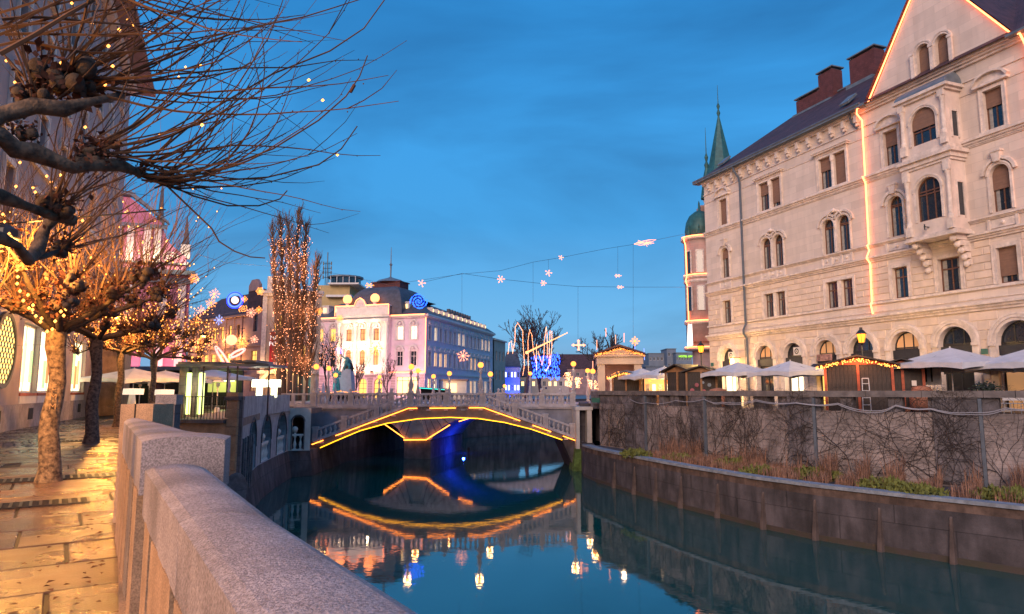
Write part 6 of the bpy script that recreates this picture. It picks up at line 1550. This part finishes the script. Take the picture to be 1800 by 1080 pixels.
# light chains in the bare trees
def chain(pts,Y,label,mat=e_bulbw,r=.05,step=.24,par=None):
    g=MB();P=[at(a,b,Y) for a,b in pts];n=0
    for a,b in zip(P[:-1],P[1:]):
        m_=max(1,int((b-a).length/step))
        for k in range(m_):
            q=a.lerp(b,k/m_);g.octa((q.x+R.gauss(0,.02),q.y+R.gauss(0,.15),q.z),r*R.uniform(.8,1.3))
    g.tube([tuple(p) for p in P],.02,3)
    o=g.build('light_chain',mat,None);tag(o,label,'light chain','looping light chains in the big bare tree');return o
chain([(919,660),(922,640),(919,600),(919,582),(910,568),(906,575),(905,600),(901,622)],110,'light chain looping over the highest left arch of the big tree'.replace(' left',''))
chain([(893,622),(895,603),(899,600),(901,620)],110,'small light chain loop at the palace side of the big tree')
chain([(929,655),(928,600),(931,580),(935,590),(938,620),(943,640)],110,'narrow light chain loop beside the trunk of the big tree')
chain([(943,650),(943,605)],110,'single straight light chain in the middle of the big tree')
chain([(946,618),(950,632),(953,642),(956,625),(957,600),(960,575),(962,590),(962,630)],109,'tall pointed light chain loop over the blue lights')
chain([(965,640),(966,600),(967,582),(970,583),(970,610),(967,640),(960,652),(957,650)],109,'light chain loop hooked at its lower end')
c0=at(926,620,105);c1=at(998,585,105);g=MB();g.tube([tuple(c0),tuple(c0.lerp(c1,.5)),tuple(c1)],[.15,.09,.05],6);g.ball(tuple(c0),.24,8,6);o=g.build('comet_light',E('comet',(1,.30,.10),2.4,False));tag(o,'comet shaped light with a long slanting tail','comet light')
g=MB();rr=random.Random(12)
for k in range(280):
    px=rr.uniform(934,984);f=rr.random();py=(618 if px>965 else 625)+ f*(48 if px>966 else 38)
    if 966<px and py<615+abs(px-975)*1.2:continue
    q=at(px,py,114+rr.uniform(-2,2));g.tube([tuple(q),(q.x,q.y,q.z-.3)],.05,4,True)
o=g.build('blue_light_curtain',e_blue);tag(o,'blue light drops covering the lower branches of the second tree','fairy lights');o['kind']='stuff'
pb=bpy.data.objects.new('blue_glow_lamp',None);
lb_=thing('blue_floodlight','blue floodlight under the light-hung trees','floodlight',tuple(at(960,683,108)));MB().box(-.15,.15,-.15,.15,-.1,.2).build('housing',m_black,lb_);point(lb_,(0,-1,2),(.02,.06,1),700,.4)
for i,(px,y0,y1,lb) in enumerate([(1049,598,615,'lowest white light tube at the pavilion tree edge'),(1065,577,592,'highest white light tube in the pavilion tree'),(1082,589,605,'white light tube at the centre of the pavilion tree'),(1097,586,602,'white light tube on the far side of the pavilion tree'),(1116,606,620,'pale blue light tube under the gold star'),(1132,613,633,'blue light tube leaning over the market roofs'),(1042,635,652,'thin white light tube beside the globe lamps')]):
    a=at(px,y0,70);b=at(px+(1 if i==5 else 0),y1,70);o=MB().tube([tuple(a),tuple(b)],.032,5,True).build('light_tube_ornament',e_star if i<4 or i==6 else E('tube_blue%d'%i,(.2,.28,1),1.6,False));tag(o,lb,'light tube')
# glittering reindeer-like light figures
def fig(px,py,w_,h_,label,seed,Y=66):
    rr=random.Random(seed);g=MB();c=at(px,py,Y);k=Y/F_PX
    for i in range(150):
        u=rr.gauss(0,.35);v=rr.random();X=u*w_*k+ (v*.6*w_*k if seed%2 else -v*.4*w_*k);g.octa((c.x+X*.6,c.y+rr.gauss(0,.2),c.z-v*h_*k),.04)
    o=g.build('light_figure',e_bulbw);tag(o,label,'light figure');o['kind']='stuff'
fig(998,655,14,26,'glittering light figure of an animal rearing beside the lamp',1);fig(1016,664,14,18,'glittering light figure bending low on the bridge parapet',2);fig(1038,668,18,16,'glittering light figures bunched beside the pavilion steps',3)
# ================================================================ PAVILION
pl=at(1062,688,66);PV=thing('columned_pavilion','small columned pavilion with a lit triangular pediment','pavilion',(pl.x-.35,66,.5),-.10)
k=66/F_PX;zz=lambda py:EYE-(py-688)*k-.5
Wp=(1118-1060)*k;ent0,ent1=zz(641),zz(626);ap=zz(612)
g=MB();g.box(-.3,Wp+.9,-.3,6,ent0,ent1-.12);g.box(-.55,Wp+1.1,-.55,6.2,ent1-.118,ent1);g.build('entablature',m_skyw,PV)
g=MB();g.xz([(-.4,ent1+.002),(Wp+.9,ent1+.002),(Wp*.5+.25,ap-.15)],-.1,0);g.build('tympanum',m_skyw,PV)
g=MB();
for s in(0,1):
    a=(-.6,ent1+.05) if s==0 else(Wp+1.1,ent1+.05);b=(Wp*.5+.25,ap+.1);g.ext([(a[0],-.6,a[1]),(b[0],-.6,b[1]),(b[0],-.6,b[1]+.18),(a[0],-.6,a[1]+.18)],(0,6.8,0))
g.build('roof',m_roof,PV)
for x in(0.1,Wp+.4):MB().box(x-.35,x+.35,-.1,.6,0,ent0-.002).build('corner_pillar',m_skyw,PV)
for x in(1.1,2.2):
    MB().lathe([(.26,0),(.2,.15),(.17,1.9),(.26,2.05),(.26,2.15)],(x,.9,0),9).build('column',m_trim,PV)
for y in(2,3.4,4.8):MB().box(Wp+.2,Wp+.7,y-.15,y+.25,ent0-.9,ent0-.002).build('side_bracket',m_skyw,PV)
MB().box(.4,Wp+.3,2.,2.1,0,ent0).box(Wp+.3,Wp+.4,.6,6,0,ent0).build('inner_wall',m_brown,PV)
MB().box(.8,2.7,.55,1.2,2.15,2.5).build('porch_beam',m_trim,PV)
g=MB();rr=random.Random(3)
for i in range(240):
    f=rr.random();s=rr.choice((0,1,2))
    if s==2:x=-.4+(Wp+1.2)*f;z=ent1+.1+rr.random()*.1
    else:
        x=(-.5 if s==0 else Wp+1.)*(1-f)+(Wp*.5+.25)*f;z=(ent1+.05)*(1-f)+(ap-.05)*f-rr.random()*.18
    g.octa((x,-.68+rr.gauss(0,.05),z),.035)
for i in range(150):
    x=rr.uniform(.6,2.9);g.octa((x,.45,2.45+rr.random()*.55*(1-abs(x-1.75)/1.3)),.035)
o=g.build('pediment_lights',e_gold,PV);o['kind']='stuff'
point(PV,(1.8,-1.5,2.4),(1,.6,.3),60,.2);point(PV,(1.8,-1.8,ap+.3),(1,.6,.3),40,.2)
# ================================================================ MONUMENT
mp_=at(604,689,88);MN=thing('bronze_monument','verdigris bronze monument with a standing figure and a muse above on a pale pedestal','monument',(mp_.x,88,.42),-.1)
km=88/F_PX
MB().xz([(-1.5,0),(1.7,0),(1.5,1.0),(-1.2,1.0)],-1,1).xz([(-.7,1.002),(1.3,1.002),(1.15,3.2),(-.4,3.2)],-.7,.7).xz([(-.2,3.2),(1.1,3.2),(1.0,4.0),(-.1,4.)],-.6,.6).build('pedestal',M('pale_pedestal',(.42,.42,.47),.8,.1,2),MN)
def figure(name,joints,edges,rad,m,par,loc):
    me=bpy.data.meshes.new(name);me.from_pydata([tuple(j) for j in joints],edges,[]);me.materials.append(m);o=link(name,me,par,loc)
    md=o.modifiers.new('s','SKIN');sv=me.skin_vertices[0].data
    for i,r in enumerate(rad):sv[i].radius=(r,r)
    sv[0].use_root=True;sb=o.modifiers.new('sub','SUBSURF');sb.levels=1;sb.render_levels=1;return o
J=[(0,0,1.15),(0,0,1.55),(0,0,1.95),(0,0,2.15),(0,-.02,2.4),(-.16,0,1.1),(-.17,-.02,.6),(-.17,.02,.06),(-.19,-.2,.03),(.16,0,1.1),(.19,-.06,.6),(.2,0,.06),(.22,-.22,.03),(-.32,0,1.95),(-.42,.02,1.6),(-.30,-.2,1.35),(.32,0,1.95),(.44,.0,1.6),(.3,-.22,1.4)]
Ed=[(0,1),(1,2),(2,3),(3,4),(0,5),(5,6),(6,7),(7,8),(0,9),(9,10),(10,11),(11,12),(2,13),(13,14),(14,15),(2,16),(16,17),(17,18)]
f=figure('standing_figure',J,Ed,[.24,.22,.26,.09,.16,.17,.12,.1,.08,.17,.12,.1,.08,.14,.11,.08,.14,.11,.08],m_bronze,MN,(-.75,-.5,1.25));f.scale=(1.25,1.25,1.2)
MB().lathe([(.62,0),(.55,.8),(.4,1.7),(.36,2.2)],(-.72,-.42,1.2),8).build('long_coat',m_bronze,MN)
f=figure('muse_figure',[(0,0,0),(0,0,.5),(.05,0,.8),(.05,-.05,1.05),(-.35,-.1,.9),(-.8,-.2,1.25),(.4,0,.6),(.6,-.2,.3),(.4,-.3,-.05),(.35,-.4,-.6),(-.2,-.3,-.1),(-.25,-.4,-.7)],[(0,1),(1,2),(2,3),(2,4),(4,5),(2,6),(6,7),(0,8),(8,9),(0,10),(10,11)],[.3,.28,.12,.18,.13,.09,.13,.1,.2,.12,.2,.12],m_bronze,MN,(.45,-.2,4.5));
MB().lathe([(.6,0),(.75,.4),(.55,.9),(.3,1.3)],(.5,.1,3.7),9).build('draped_rock',m_barkdark,MN)
point(MN,(-2.4,-2.5,2.2),(.15,.9,1),90,.2);MB().box(-2.5,-2.2,-2.6,-2.3,0,.3).build('spotlight',m_black,MN)
# ================================================================ MARKET STALLS, PARASOLS, LANTERNS
def parasol(x,y,z0,Wd,Zr,Za,rot,label,val=.28,cat='parasol',seg=8,group='white parasols on the riverside terraces',pole=True):
    t=thing('parasol',label,cat,(x,y,z0),rot,group);h=Wd/2
    g=MB();n=8;P=[]
    c=[(-h,-h),(0,-h*1.0),(h,-h),(h*1.,0),(h,h),(0,h),(-h,h),(-h,0)]
    top=(0,0,Za-z0);rim=[(a,b,Zr-z0+(.10 if i%2 else 0)) for i,(a,b) in enumerate(c)]
    mid=[(a*.5,b*.5,(Za-Zr)*.54+Zr-z0-.05) for a,b in c]
    for i in range(n):
        j=(i+1)%n;g.add([rim[i],rim[j],mid[j],mid[i]],[(0,1,2,3)]);g.add([mid[i],mid[j],top],[(0,1,2)])
    g.build('canopy',m_canvas,t)
    g=MB()
    for i in range(n):
        j=(i+1)%n;a,b=rim[i],rim[j];m_=5
        for k in range(m_):
            f0=k/m_;f1=(k+1)/m_;pa_=[a[q]+(b[q]-a[q])*f0 for q in range(3)];pb_=[a[q]+(b[q]-a[q])*f1 for q in range(3)];d0=val*(1-.25*math.sin(PI*f0));d1=val*(1-.25*math.sin(PI*f1))
            g.add([pa_,pb_,(pb_[0]*1.004,pb_[1]*1.004,pb_[2]-d1),(pa_[0]*1.004,pa_[1]*1.004,pa_[2]-d0)],[(0,1,2,3)])
    g.build('valance',m_canvas,t)
    g=MB()
    for i in range(n):g.tube([(0,0,Za-z0-.1),(rim[i][0]*.98,rim[i][1]*.98,rim[i][2]-.04)],.018,4)
    g.build('ribs',m_pipe,t)
    if pole:MB().lathe([(.3,0),(.3,.06),(.03,.08),(.03,Za-z0+.06)],(0,0,0),8).build('pole',m_white,t)
    return t
def par_px(px,pr,pa,Y,Wd,rot,label,z0=.65,**k):
    kk=Y/F_PX;p=at(px,pr,Y);return parasol(p.x,Y,z0,Wd,EYE-(pr-688)*kk,EYE-(pa-688)*kk,rot,label,**k)
TR=ARZ
par_px(1298,657,637,43,3.3,TR,'white parasol in front of the glowing first shop door')
par_px(1390,656,635,38.5,3.3,TR,'white parasol overlapping its neighbour before the third arch')
par_px(1672,642,612,32.,4.0,TR,'large bluish white parasol beside the red-lit stall')
par_px(1836,642,606,29.5,4.1,TR,'nearest white parasol cut by the picture edge above the white chairs')
par_px(1760,648,628,32.5,3.3,TR,'white parasol against the mansion wall beyond the potted plant')
par_px(1128,664,648,55,3.2,TR,'white market parasol closest to the columned pavilion')
par_px(1168,662,645,52,3.3,TR,'white market parasol over the glowing food stall')
def stall(px,Y,L,Dp,ze,za,rot,label,mt,mp,name='market_stall',z0=.65,lights=False,roofm=None,post=None):
    p=at(px,688,Y);t=thing(name,label,'stall',(p.x,Y,z0),rot)
    MB().box(-L/2+.06,L/2-.06,-Dp/2+.06,Dp/2,0,ze-z0).build('wall_panel',mt,t)
    for k in range(int(L/.18)):
        x=-L/2+.1+k*.18
        if x<L/2-.18:link('plank',cached(('plk',round(ze-z0,1),mt.name),lambda:MB().box(-.08,.08,-.02,.0,.02,ze-z0-.02).mesh('plank',mt)),t,(x+.09,-Dp/2+.058,0))
    for x in(-L/2,0,L/2):MB().box(x-.06,x+.06,-Dp/2-.06,-Dp/2+.03,0,ze-z0).build('post',mp,t)
    g=MB();o_=.35
    for s in(-1,1):g.ext([(s*(L/2+o_),-Dp/2-o_,ze-z0-.05),(0,-Dp/2-o_,za-z0),(0,-Dp/2-o_,za-z0+.07),(s*(L/2+o_),-Dp/2-o_,ze-z0+.02)],(0,Dp+2*o_,0))
    g.build('roof',roofm or m_stall,t)
    g=MB();g.xz([(-L/2,ze-z0),(L/2,ze-z0),(0,za-z0-.06)],-Dp/2,-Dp/2+.05);g.build('gable_board',mp,t)
    if lights:
        g=MB();rr=random.Random(7)
        for i in range(120):
            f=rr.uniform(-1,1);g.octa((f*(L/2+o_),-Dp/2-o_-.05+rr.gauss(0,.03),za-z0-(za-ze)*abs(f)-.08-rr.random()*.16),.028)
        o=g.build('roof_lights',e_bulb,t);o['kind']='stuff'
    return t
kz=lambda py,Y:EYE-(py-688)*Y/F_PX
stall(1208,47.5,2.0,2,kz(655,47.5),kz(643,47.5),TR+PI/2*0+.3,'dark closed wooden stall with a pitched roof under the lantern',m_stall,m_stallwood)
st=stall(1240,45.,1.9,2,kz(655,45.),kz(646,45),-.5,'dark stall wall decorated with pale round stickers',m_stall,m_stallwood)
g=MB();
for x,z,r in((-.6,1.0,.14),(-.3,1.35,.13),(.1,1.5,.09),(.15,.95,.12),(.5,1.35,.12),(-.1,.75,.1)):
    a=MB();a.ring(x,z,0,r,-1.05,-1.02,0,2*PI,12);a.build('round_sticker',M('sticker%d'%int(x*10+20),(.35,.10,.12) if z<1.4 and x<.2 else(.25,.3,.35),.7,.2,3),st)
rs_=stall(1514,34.,2.9,2.2,kz(643,34.),kz(629,34.),-.55,'brown stall with glowing orange frame and a string of lights',m_stall,m_red,lights=True)
point(rs_,(0,-1.7,2.3),(1,.35,.12),26,.1);point(rs_,(-1.6,-1.6,1.7),(1,.35,.12),8,.1)
st=stall(1590,33.4,1.7,2,kz(646,33.4),kz(634,33.4),-.55,'side stall with orange post and white notice under the big parasol',m_stall,m_red)
MB().box(.35,.55,-1.08,-1.065,1.2,1.45).build('notice',m_white,st)
st=stall(1106,56.,2.2,2,kz(663,56.),kz(654,56.),-.4,'small stall with blue-grey roof beside the pavilion column',m_stall,m_stallwood,lights=True,roofm=m_lead)
# glowing food stall
fsx=at(1168,688,54);fs_=thing('food_stall','glowing food stall with hanging globe lamps and upright displays','stall',(fsx.x,54,.65),-.35)
MB().box(-1.6,1.5,0.3,1.5,0,2.1).build('back_panel',E('stall_glow',(1,.42,.12),.9),fs_);MB().box(-1.8,1.7,-.4,1.6,2.2,2.35).build('roof',m_stall,fs_);MB().box(-1.6,1.5,-.3,.0,0,.95).build('counter',m_stallwood,fs_)
for x in(-1.1,.15,1.0):MB().ball((x,-.2,1.75),.12,10,7).build('globe_lamp',e_lamp,fs_)
for k in range(6):MB().box(-1.45+k*.5,-1.2+k*.5,.05,.2,.96,1.5).build('display_board',e_white if k%2 else m_white,fs_)
point(fs_,(0,-.8,1.7),(1,.6,.25),60,.2)
pbx=at(1168,703,46);
o=MB().box(-.17,.17,-.02,.02,0,.42).box(-.12,.12,-.03,-.02,.22,.34).build('lit_sign_box',E('lit_sign_box',(1,.5,.3),1.1),None,loc=(pbx.x,pbx.y,pbx.z-.1));tag(o,'small glowing sign seen through the first wall openings','sign')
o=MB().box(-.02,.75,-.02,.02,0,.9).build('lit_shop_panel',e_warm,None,loc=tuple(at(1287,722,44)));tag(o,'glowing yellow shop glass seen through the wall opening','shop window')
def lantern(px,pyt,Y,label,z0=.65,watt=90):
    p=at(px,pyt,Y);t=thing('street_lantern',label,'street lamp',(p.x,Y,z0),0,'iron street lanterns');H=p.z-z0
    MB().lathe([(.14,0),(.12,.5),(.05,.7),(.04,H-.45),(.12,H-.35),(.04,H-.32)],(0,0,0),8).build('post',m_black,t)
    b=MB().lathe([(.15,-.3),(.24,.12),(.24,.13)],(0,0,H),8).build('lantern_glass',e_lant,t);MB().lathe([(.27,.13),(.24,.2),(.1,.36),(.08,.36),(.08,.48),(.02,.5)],(0,0,H),8).build('lantern_cap',m_black,b)
    g=MB();
    for k in range(6):a=k*PI/3;g.tube([(.15*math.cos(a),.15*math.sin(a),H-.3),(.245*math.cos(a),.245*math.sin(a),H+.13)],.012,4)
    g.build('lantern_bars',m_black,b)
    point(t,(0,0,H-.1),(1,.60,.16),watt,.3);return t
lantern(1232,612,49,'lit street lantern on a post beside the dark closed stall',watt=800)
lantern(1514,592,36,'lit street lantern on a post behind the orange-framed stall',watt=600)
# ladder, pots, barrels, plant, chairs, table
lx=at(1523,700,30.6);L_=thing('step_ladder','small pale step ladder standing behind the wall opening','ladder',(lx.x*32.3/30.6,32.3,.65),-.5)
g=MB()
for s in(-.17,.17):g.tube([(s,0,0),(s*.8,.15,1.55)],.022,5)
g.tube([(-.14,.15,1.55),(.14,.15,1.55)],.022,5);g.build('rail',m_white,L_)
for k in range(4):MB().box(-.16,.16,.02+.035*k,.1+.035*k,.3+.33*k,.33+.33*k).build('step',m_white,L_)
bx=at(1620,690,30.);B_=thing('barrel','brown rounded barrel table showing above the wall coping','barrel',(bx.x*31.6/30.,31.6,.65))
MB().lathe([(.40,0),(.5,.3),(.52,.6),(.45,.95),(.35,1.15),(.1,1.2)],(0,0,0),12).build('barrel_body',m_terracotta,B_,True)
B2=thing('barrel','brown curved barrel seat under the round-sticker stall','barrel',(at(1262,690,42).x,42.,.65));MB().lathe([(.55,0),(.62,.4),(.6,.8),(.5,1.05),(.1,1.15)],(0,0,0),12).build('barrel_body',m_terracotta,B2,True)
for i,(px,dx) in enumerate(((1596,0),(1612,0),(1617,0))):
    p=at(px,722,31.0);o=MB().lathe([(.05,0),(.10,.03),(.13,.2),(.11,.21)],(0,0,0),8).build('clay_pot',m_terracotta,None,loc=(p.x,p.y,.68));tag(o,['small clay pot alone at the edge of the wall opening','small clay pot beside the wooden post','clay pot touching its neighbour by the post'][i],'pot','clay pots in the wall opening')
pp=at(1733,688,29.8);PT=thing('potted_plant','dark leafy shrub in a terracotta pot on the terrace','potted plant',(pp.x,29.8,1.25));MB().lathe([(.25,-.6),(.33,.25),(.36,.26),(.3,.28)],(0,0,0),10).build('pot',m_terracotta,PT,True)
g=MB();rr=random.Random(4)
for i in range(500):
    q=Vector((rr.gauss(0,.22),rr.gauss(0,.2),.45+rr.gauss(0,.13)));u=Vector((rr.gauss(0,1),rr.gauss(0,1),rr.gauss(0,1))).normalized()*.07;v=u.orthogonal()*.5;g.add([q-u,q+v,q+u,q-v],[(0,1,2,3)])
o=g.build('foliage',M('dark_foliage',(.03,.045,.03),.8,.4,9),PT);o['kind']='stuff'
def chair(px,Y,label):
    p=at(px,700,Y);t=thing('white_chair',label,'chair',(p.x,Y,.65),-.9,'white metal chairs at the wall opening')
    MB().box(-.2,.2,-.2,.2,.43,.46).build('seat',m_white,t);MB().box(-.2,.2,.18,.21,.56,.95).build('backrest',m_white,t)
    for sx in(-.18,.18):
        for sy in(-.18,.19):MB().tube([(sx,sy,0),(sx,sy,.43 if sy<0 else .95)],.013,5).build('leg',m_white,t)
chair(1769,28.9,'white metal chair nearer the pilaster behind the wall opening');chair(1787,28.7,'white metal chair nearer the picture edge behind the wall opening')
MBx=at(1735,660,31);mbd=MB().box(-.5,.5,-.02,.02,0,1.2).build('menu_board',m_white,None,loc=(at(1637,660,33).x,33,1.9));mbd.rotation_euler.z=TR;tag(mbd,'white menu board with dark columns on the mansion wall','menu board')
MB().box(-.3,-.22,-.03,-.021,.15,1.05).box(.0,.08,-.03,-.021,.15,1.05).build('board_text_column',m_black,mbd)
# ---------------------------------------------------------------- left bank terrace: parasols, pergola, light boxes, heaters
par_px(235,668,648,44,5.,-.4,'wide white parasol behind the plane trunks beside the corner pier',z0=0,group='white parasols of the square cafe')
par_px(290,668,652,47,4.2,-.35,'white parasol between the mushroom lamps and the pergola',z0=0,group='white parasols of the square cafe')
par_px(375,665,650,52,4.6,-.2,'greyish parasol beyond the glowing pergola pillars',z0=0,group='white parasols of the square cafe')
par_px(205,664,650,54,4,-.2,'farthest white parasol behind the corner pier',z0=0,group='white parasols of the square cafe')
for px,Y,h,lb in((232,41,1.75,'white mushroom lamp standing between two plane trunks'),(287,44,1.7,'white mushroom lamp beyond the slender plane trunk')):
    p=at(px,700,Y);t=thing('mushroom_lamp',lb,'lamp',(p.x,Y,0));MB().lathe([(.42,0),(.22,.9),(.16,h-.35)],(0,0,0),12).build('stem',m_white,t,True);MB().lathe([(.6,h-.35),(.62,h),(.02,h+.02)],(0,0,0),14).build('shade',E('mushroom_shade',(1,.8,.6),.6),t)
for px,Y,lb in((262,42,'white patio heater under the parasol rim'),(382,46,'slim patio heater beside the pergola'),(245,50,'patio heater with a pinkish glow')):
    p=at(px,700,Y);t=thing('patio_heater',lb,'patio heater',(p.x,Y,0));MB().lathe([(.2,0),(.2,.5),(.04,.55),(.04,1.9),(.12,1.95),(.12,2.15)],(0,0,0),10).build('post',m_white,t);MB().lathe([(.5,2.2),(.3,2.3),(.02,2.34)],(0,0,0),14).build('hood',m_white,t);MB().lathe([(.09,1.96),(.09,2.14)],(0,0,0),8).build('burner',E('burner'+str(px),(1,.35,.2),3,False),t)
# cafe furniture hints
for i,(px,Y) in enumerate(((205,38),(222,46),(300,48),(355,48),(372,50),(343,50))):
    p=at(px,700,Y);t=thing('cafe_table',['dark cafe table in the passage by the corner pier','dark cafe table behind the first mushroom lamp','dark cafe table under the second parasol','dark cafe table between the pergola pillars','dark cafe table beside the slim heater','dark cafe table closest to the pergola pillar'][i],'table',(p.x,Y,.0 if Y<54 else .42));MB().lathe([(.25,0),(.03,.03),(.03,.72)],(0,0,0),8).build('leg',m_black,t);MB().lathe([(.4,.72),(.4,.75)],(0,0,0),12).build('table_top',m_dark,t)
bk=thing('cafe_pavilion','dark glazed cafe front glowing yellow behind the parasols','building',(at(330,690,56).x,57,.42))
MB().box(-8,4,0,.3,0,2.9).build('back_wall',m_dark,bk);MB().box(1.2,3.6,-.06,-.01,1.1,2.5).build('lit_pane',E('cafe_pane',(.5,.5,.12),.7),bk);MB().box(2.2,3.4,-.12,-.06,2.0,2.4).build('strip_lamp',E('cafe_strip',(1,1,.5),3),bk);MB().box(-8.2,4.2,-1,.5,2.9,3.2).build('roof',m_lead,bk);point(bk,(2.8,-1.2,2.2),(.9,1,.4),60,.2)
for k,c_ in enumerate(((.1,.2,1),(.8,.1,.2),(.4,.8,.1),(1,.3,.4))):MB().ball((-7+k*1.3,-.3,1.2+.3*(k%2)),.12,8,6).build('coloured_lamp',E('cl%d'%k,c_,4,False),bk)
PG=thing('glass_pergola','flat-roofed pergola with two tall glowing glass pillars above the terrace','pergola',(at(322,736,33).x,33.,.2),.0)
kp=33/F_PX;px2=lambda px:(px-322)*kp
zp=lambda py:EYE-(py-688)*kp-.2
for a,b in((311,322),(333,343)):MB().box(px2(a),px2(b),.0,.3,0,zp(645)).build('stone_pillar',m_pil,PG)
for a,b in((323.5,331.5),(344.5,352)):
    MB().box(px2(a),px2(b),.05,.25,.3,zp(656)).build('glowing_pillar',E('pillar_glow%d'%a,(.85,1,.30),1.6),PG)
MB().box(px2(309),px2(470),-.3,2.5,zp(645)+.002,zp(641)).box(px2(309),px2(385),-.1,2.3,zp(641)+.002,zp(637)).box(px2(400),px2(445),-.1,2.3,zp(638),zp(634)).build('roof',m_pipe,PG)
for a in(356,398,415,470):MB().box(px2(a)-.03,px2(a)+.03,-.2,-.14,0,zp(645)).build('steel_post',m_black,PG)
MB().box(px2(356),px2(470),-.25,-.19,zp(651),zp(649)).build('roof_beam',m_black,PG)
point(PG,(px2(340),-.8,1.6),(.95,1,.5),25,.2)
point(PG,(px2(395),1.2,1.4),(.9,.4,.8),30,.2)
for i,px in enumerate((455,481)):
    p=at(px,684,44);t=thing('light_box',['T-shaped white light box closer to the pergola','T-shaped white light box closer to the poplars'][i],'light box',(p.x,44,1.02));MB().box(-.05,.1,-.06,.06,-.9,.199).build('post',m_black,t);k4=44/F_PX
    MB().box(-.42,.42,-.1,.1,.85,1.3).build('upper_box',E('lightbox%d'%i,(1,1,.75),2.6),t);MB().box(-.13,.2,-.1,.1,.2,.849).build('lower_box',E('lightboxb%d'%i,(1,1,.6),2.2),t)
    point(t,(0,-.6,1.1),(1,1,.8),30,.2)
p=at(412,690,44);t=thing('stone_baluster_post','single stone baluster post on the terrace corner wall','post',tuple(at(401,690,36)));blu_=MB();blu(blu_,0,0,0,1.0,.13,8);blu_.build('shaft',m_bridge,t);MB().lathe([(.1,0),(.1,.16)],(0,0,1.0),8).build('small_lantern',m_black,t)
# roof-line bulbs garland stall under the monument
p=at(600,688,80);GS=thing('garland_booth','low booth with an orange light garland before the monument','stall',(p.x,80,.42));MB().box(-2.9,2.3,0,1.4,0,.85).build('counter',m_dark,GS)
g=MB();rr=random.Random(2)
for i in range(140):
    f=rr.random();g.octa((-2.9+5.6*f,-.1,.95+.18*abs(math.sin(f*9.4))+rr.random()*.06),.05)
o=g.build('garland',e_gold,GS);o['kind']='stuff'
p=at(568,690,72);o=MB().lathe([(.4,0),(.3,.4),(.12,1.7),(.02,2.)],(0,0,0),8).build('closed_parasol',m_canvas,None,loc=(p.x,72,.5));tag(o,'folded pinkish parasol between two lamp posts','parasol')
p=at(782,688,95);t=thing('corner_kiosk','white kiosk with glowing window before the long palace wing','kiosk',(p.x,95,.45));MB().box(-.3,3.0,0,2.,0,2.6).build('wall',m_white,t);MB().box(-.5,3.2,-.2,2.2,2.6,2.8).build('roof',m_brown,t);MB().box(.2,1.6,-.05,-.01,1.,2.2).build('window',e_warm,t);point(t,(.9,-1.5,2),(1,.6,.25),60,.2)
p=at(765,688,92);t=thing('shop_awning_stall','dark stall with a teal lit awning at the palace corner','stall',(p.x,92,.45),-.15);MB().box(-2.,1.4,0,1.4,0,1.5).build('wall',m_dark,t);MB().ext([(-2.3,-.6,1.5),(1.8,-.6,1.25),(1.8,-.6,1.4),(-2.3,-.6,1.7)],(0,2.2,0)).build('awning',m_copper,t);MB().tube([(-2.3,-.65,1.6),(1.8,-.65,1.33)],.04,4).build('teal_strip',E('teal',(.05,.9,.7),1.2,False),t)
# warm street lamps of the left bank, wire hung
def hang_lamp(x,y,z,label,watt):
    t=thing('hanging_street_lamp',label,'street lamp',(x,y,z),0,'street lamps over the plane tree walk')
    MB().lathe([(.04,.22),(.2,.12),(.22,.0),(.2,-.02)],(0,0,0),12).build('hood',m_black,t);MB().ball((0,0,-.03),.10,10,6,.6).build('bulb',e_lamp,t)
    MB().tube([(-2.5,0,.45),(0,0,.22),(2.5,0,.45)],.012,4).build('span_wire',m_black,t);point(t,(0,0,-.2),(1,.43,.08),watt,.12);return t
q=at(8,418,10.5);hang_lamp(q.x,q.y,q.z,'bright amber street lamp glaring among the near branches',620)
q=at(205,556,30);hang_lamp(q.x,q.y,q.z,'small amber street lamp among the farther plane crowns',900)
hang_lamp(-7.2,.8,3.9,'amber street lamp beside the viewer over the near paving',1000)
hang_lamp(-19,42,5.,'amber street lamp beyond the last plane trunks',900)
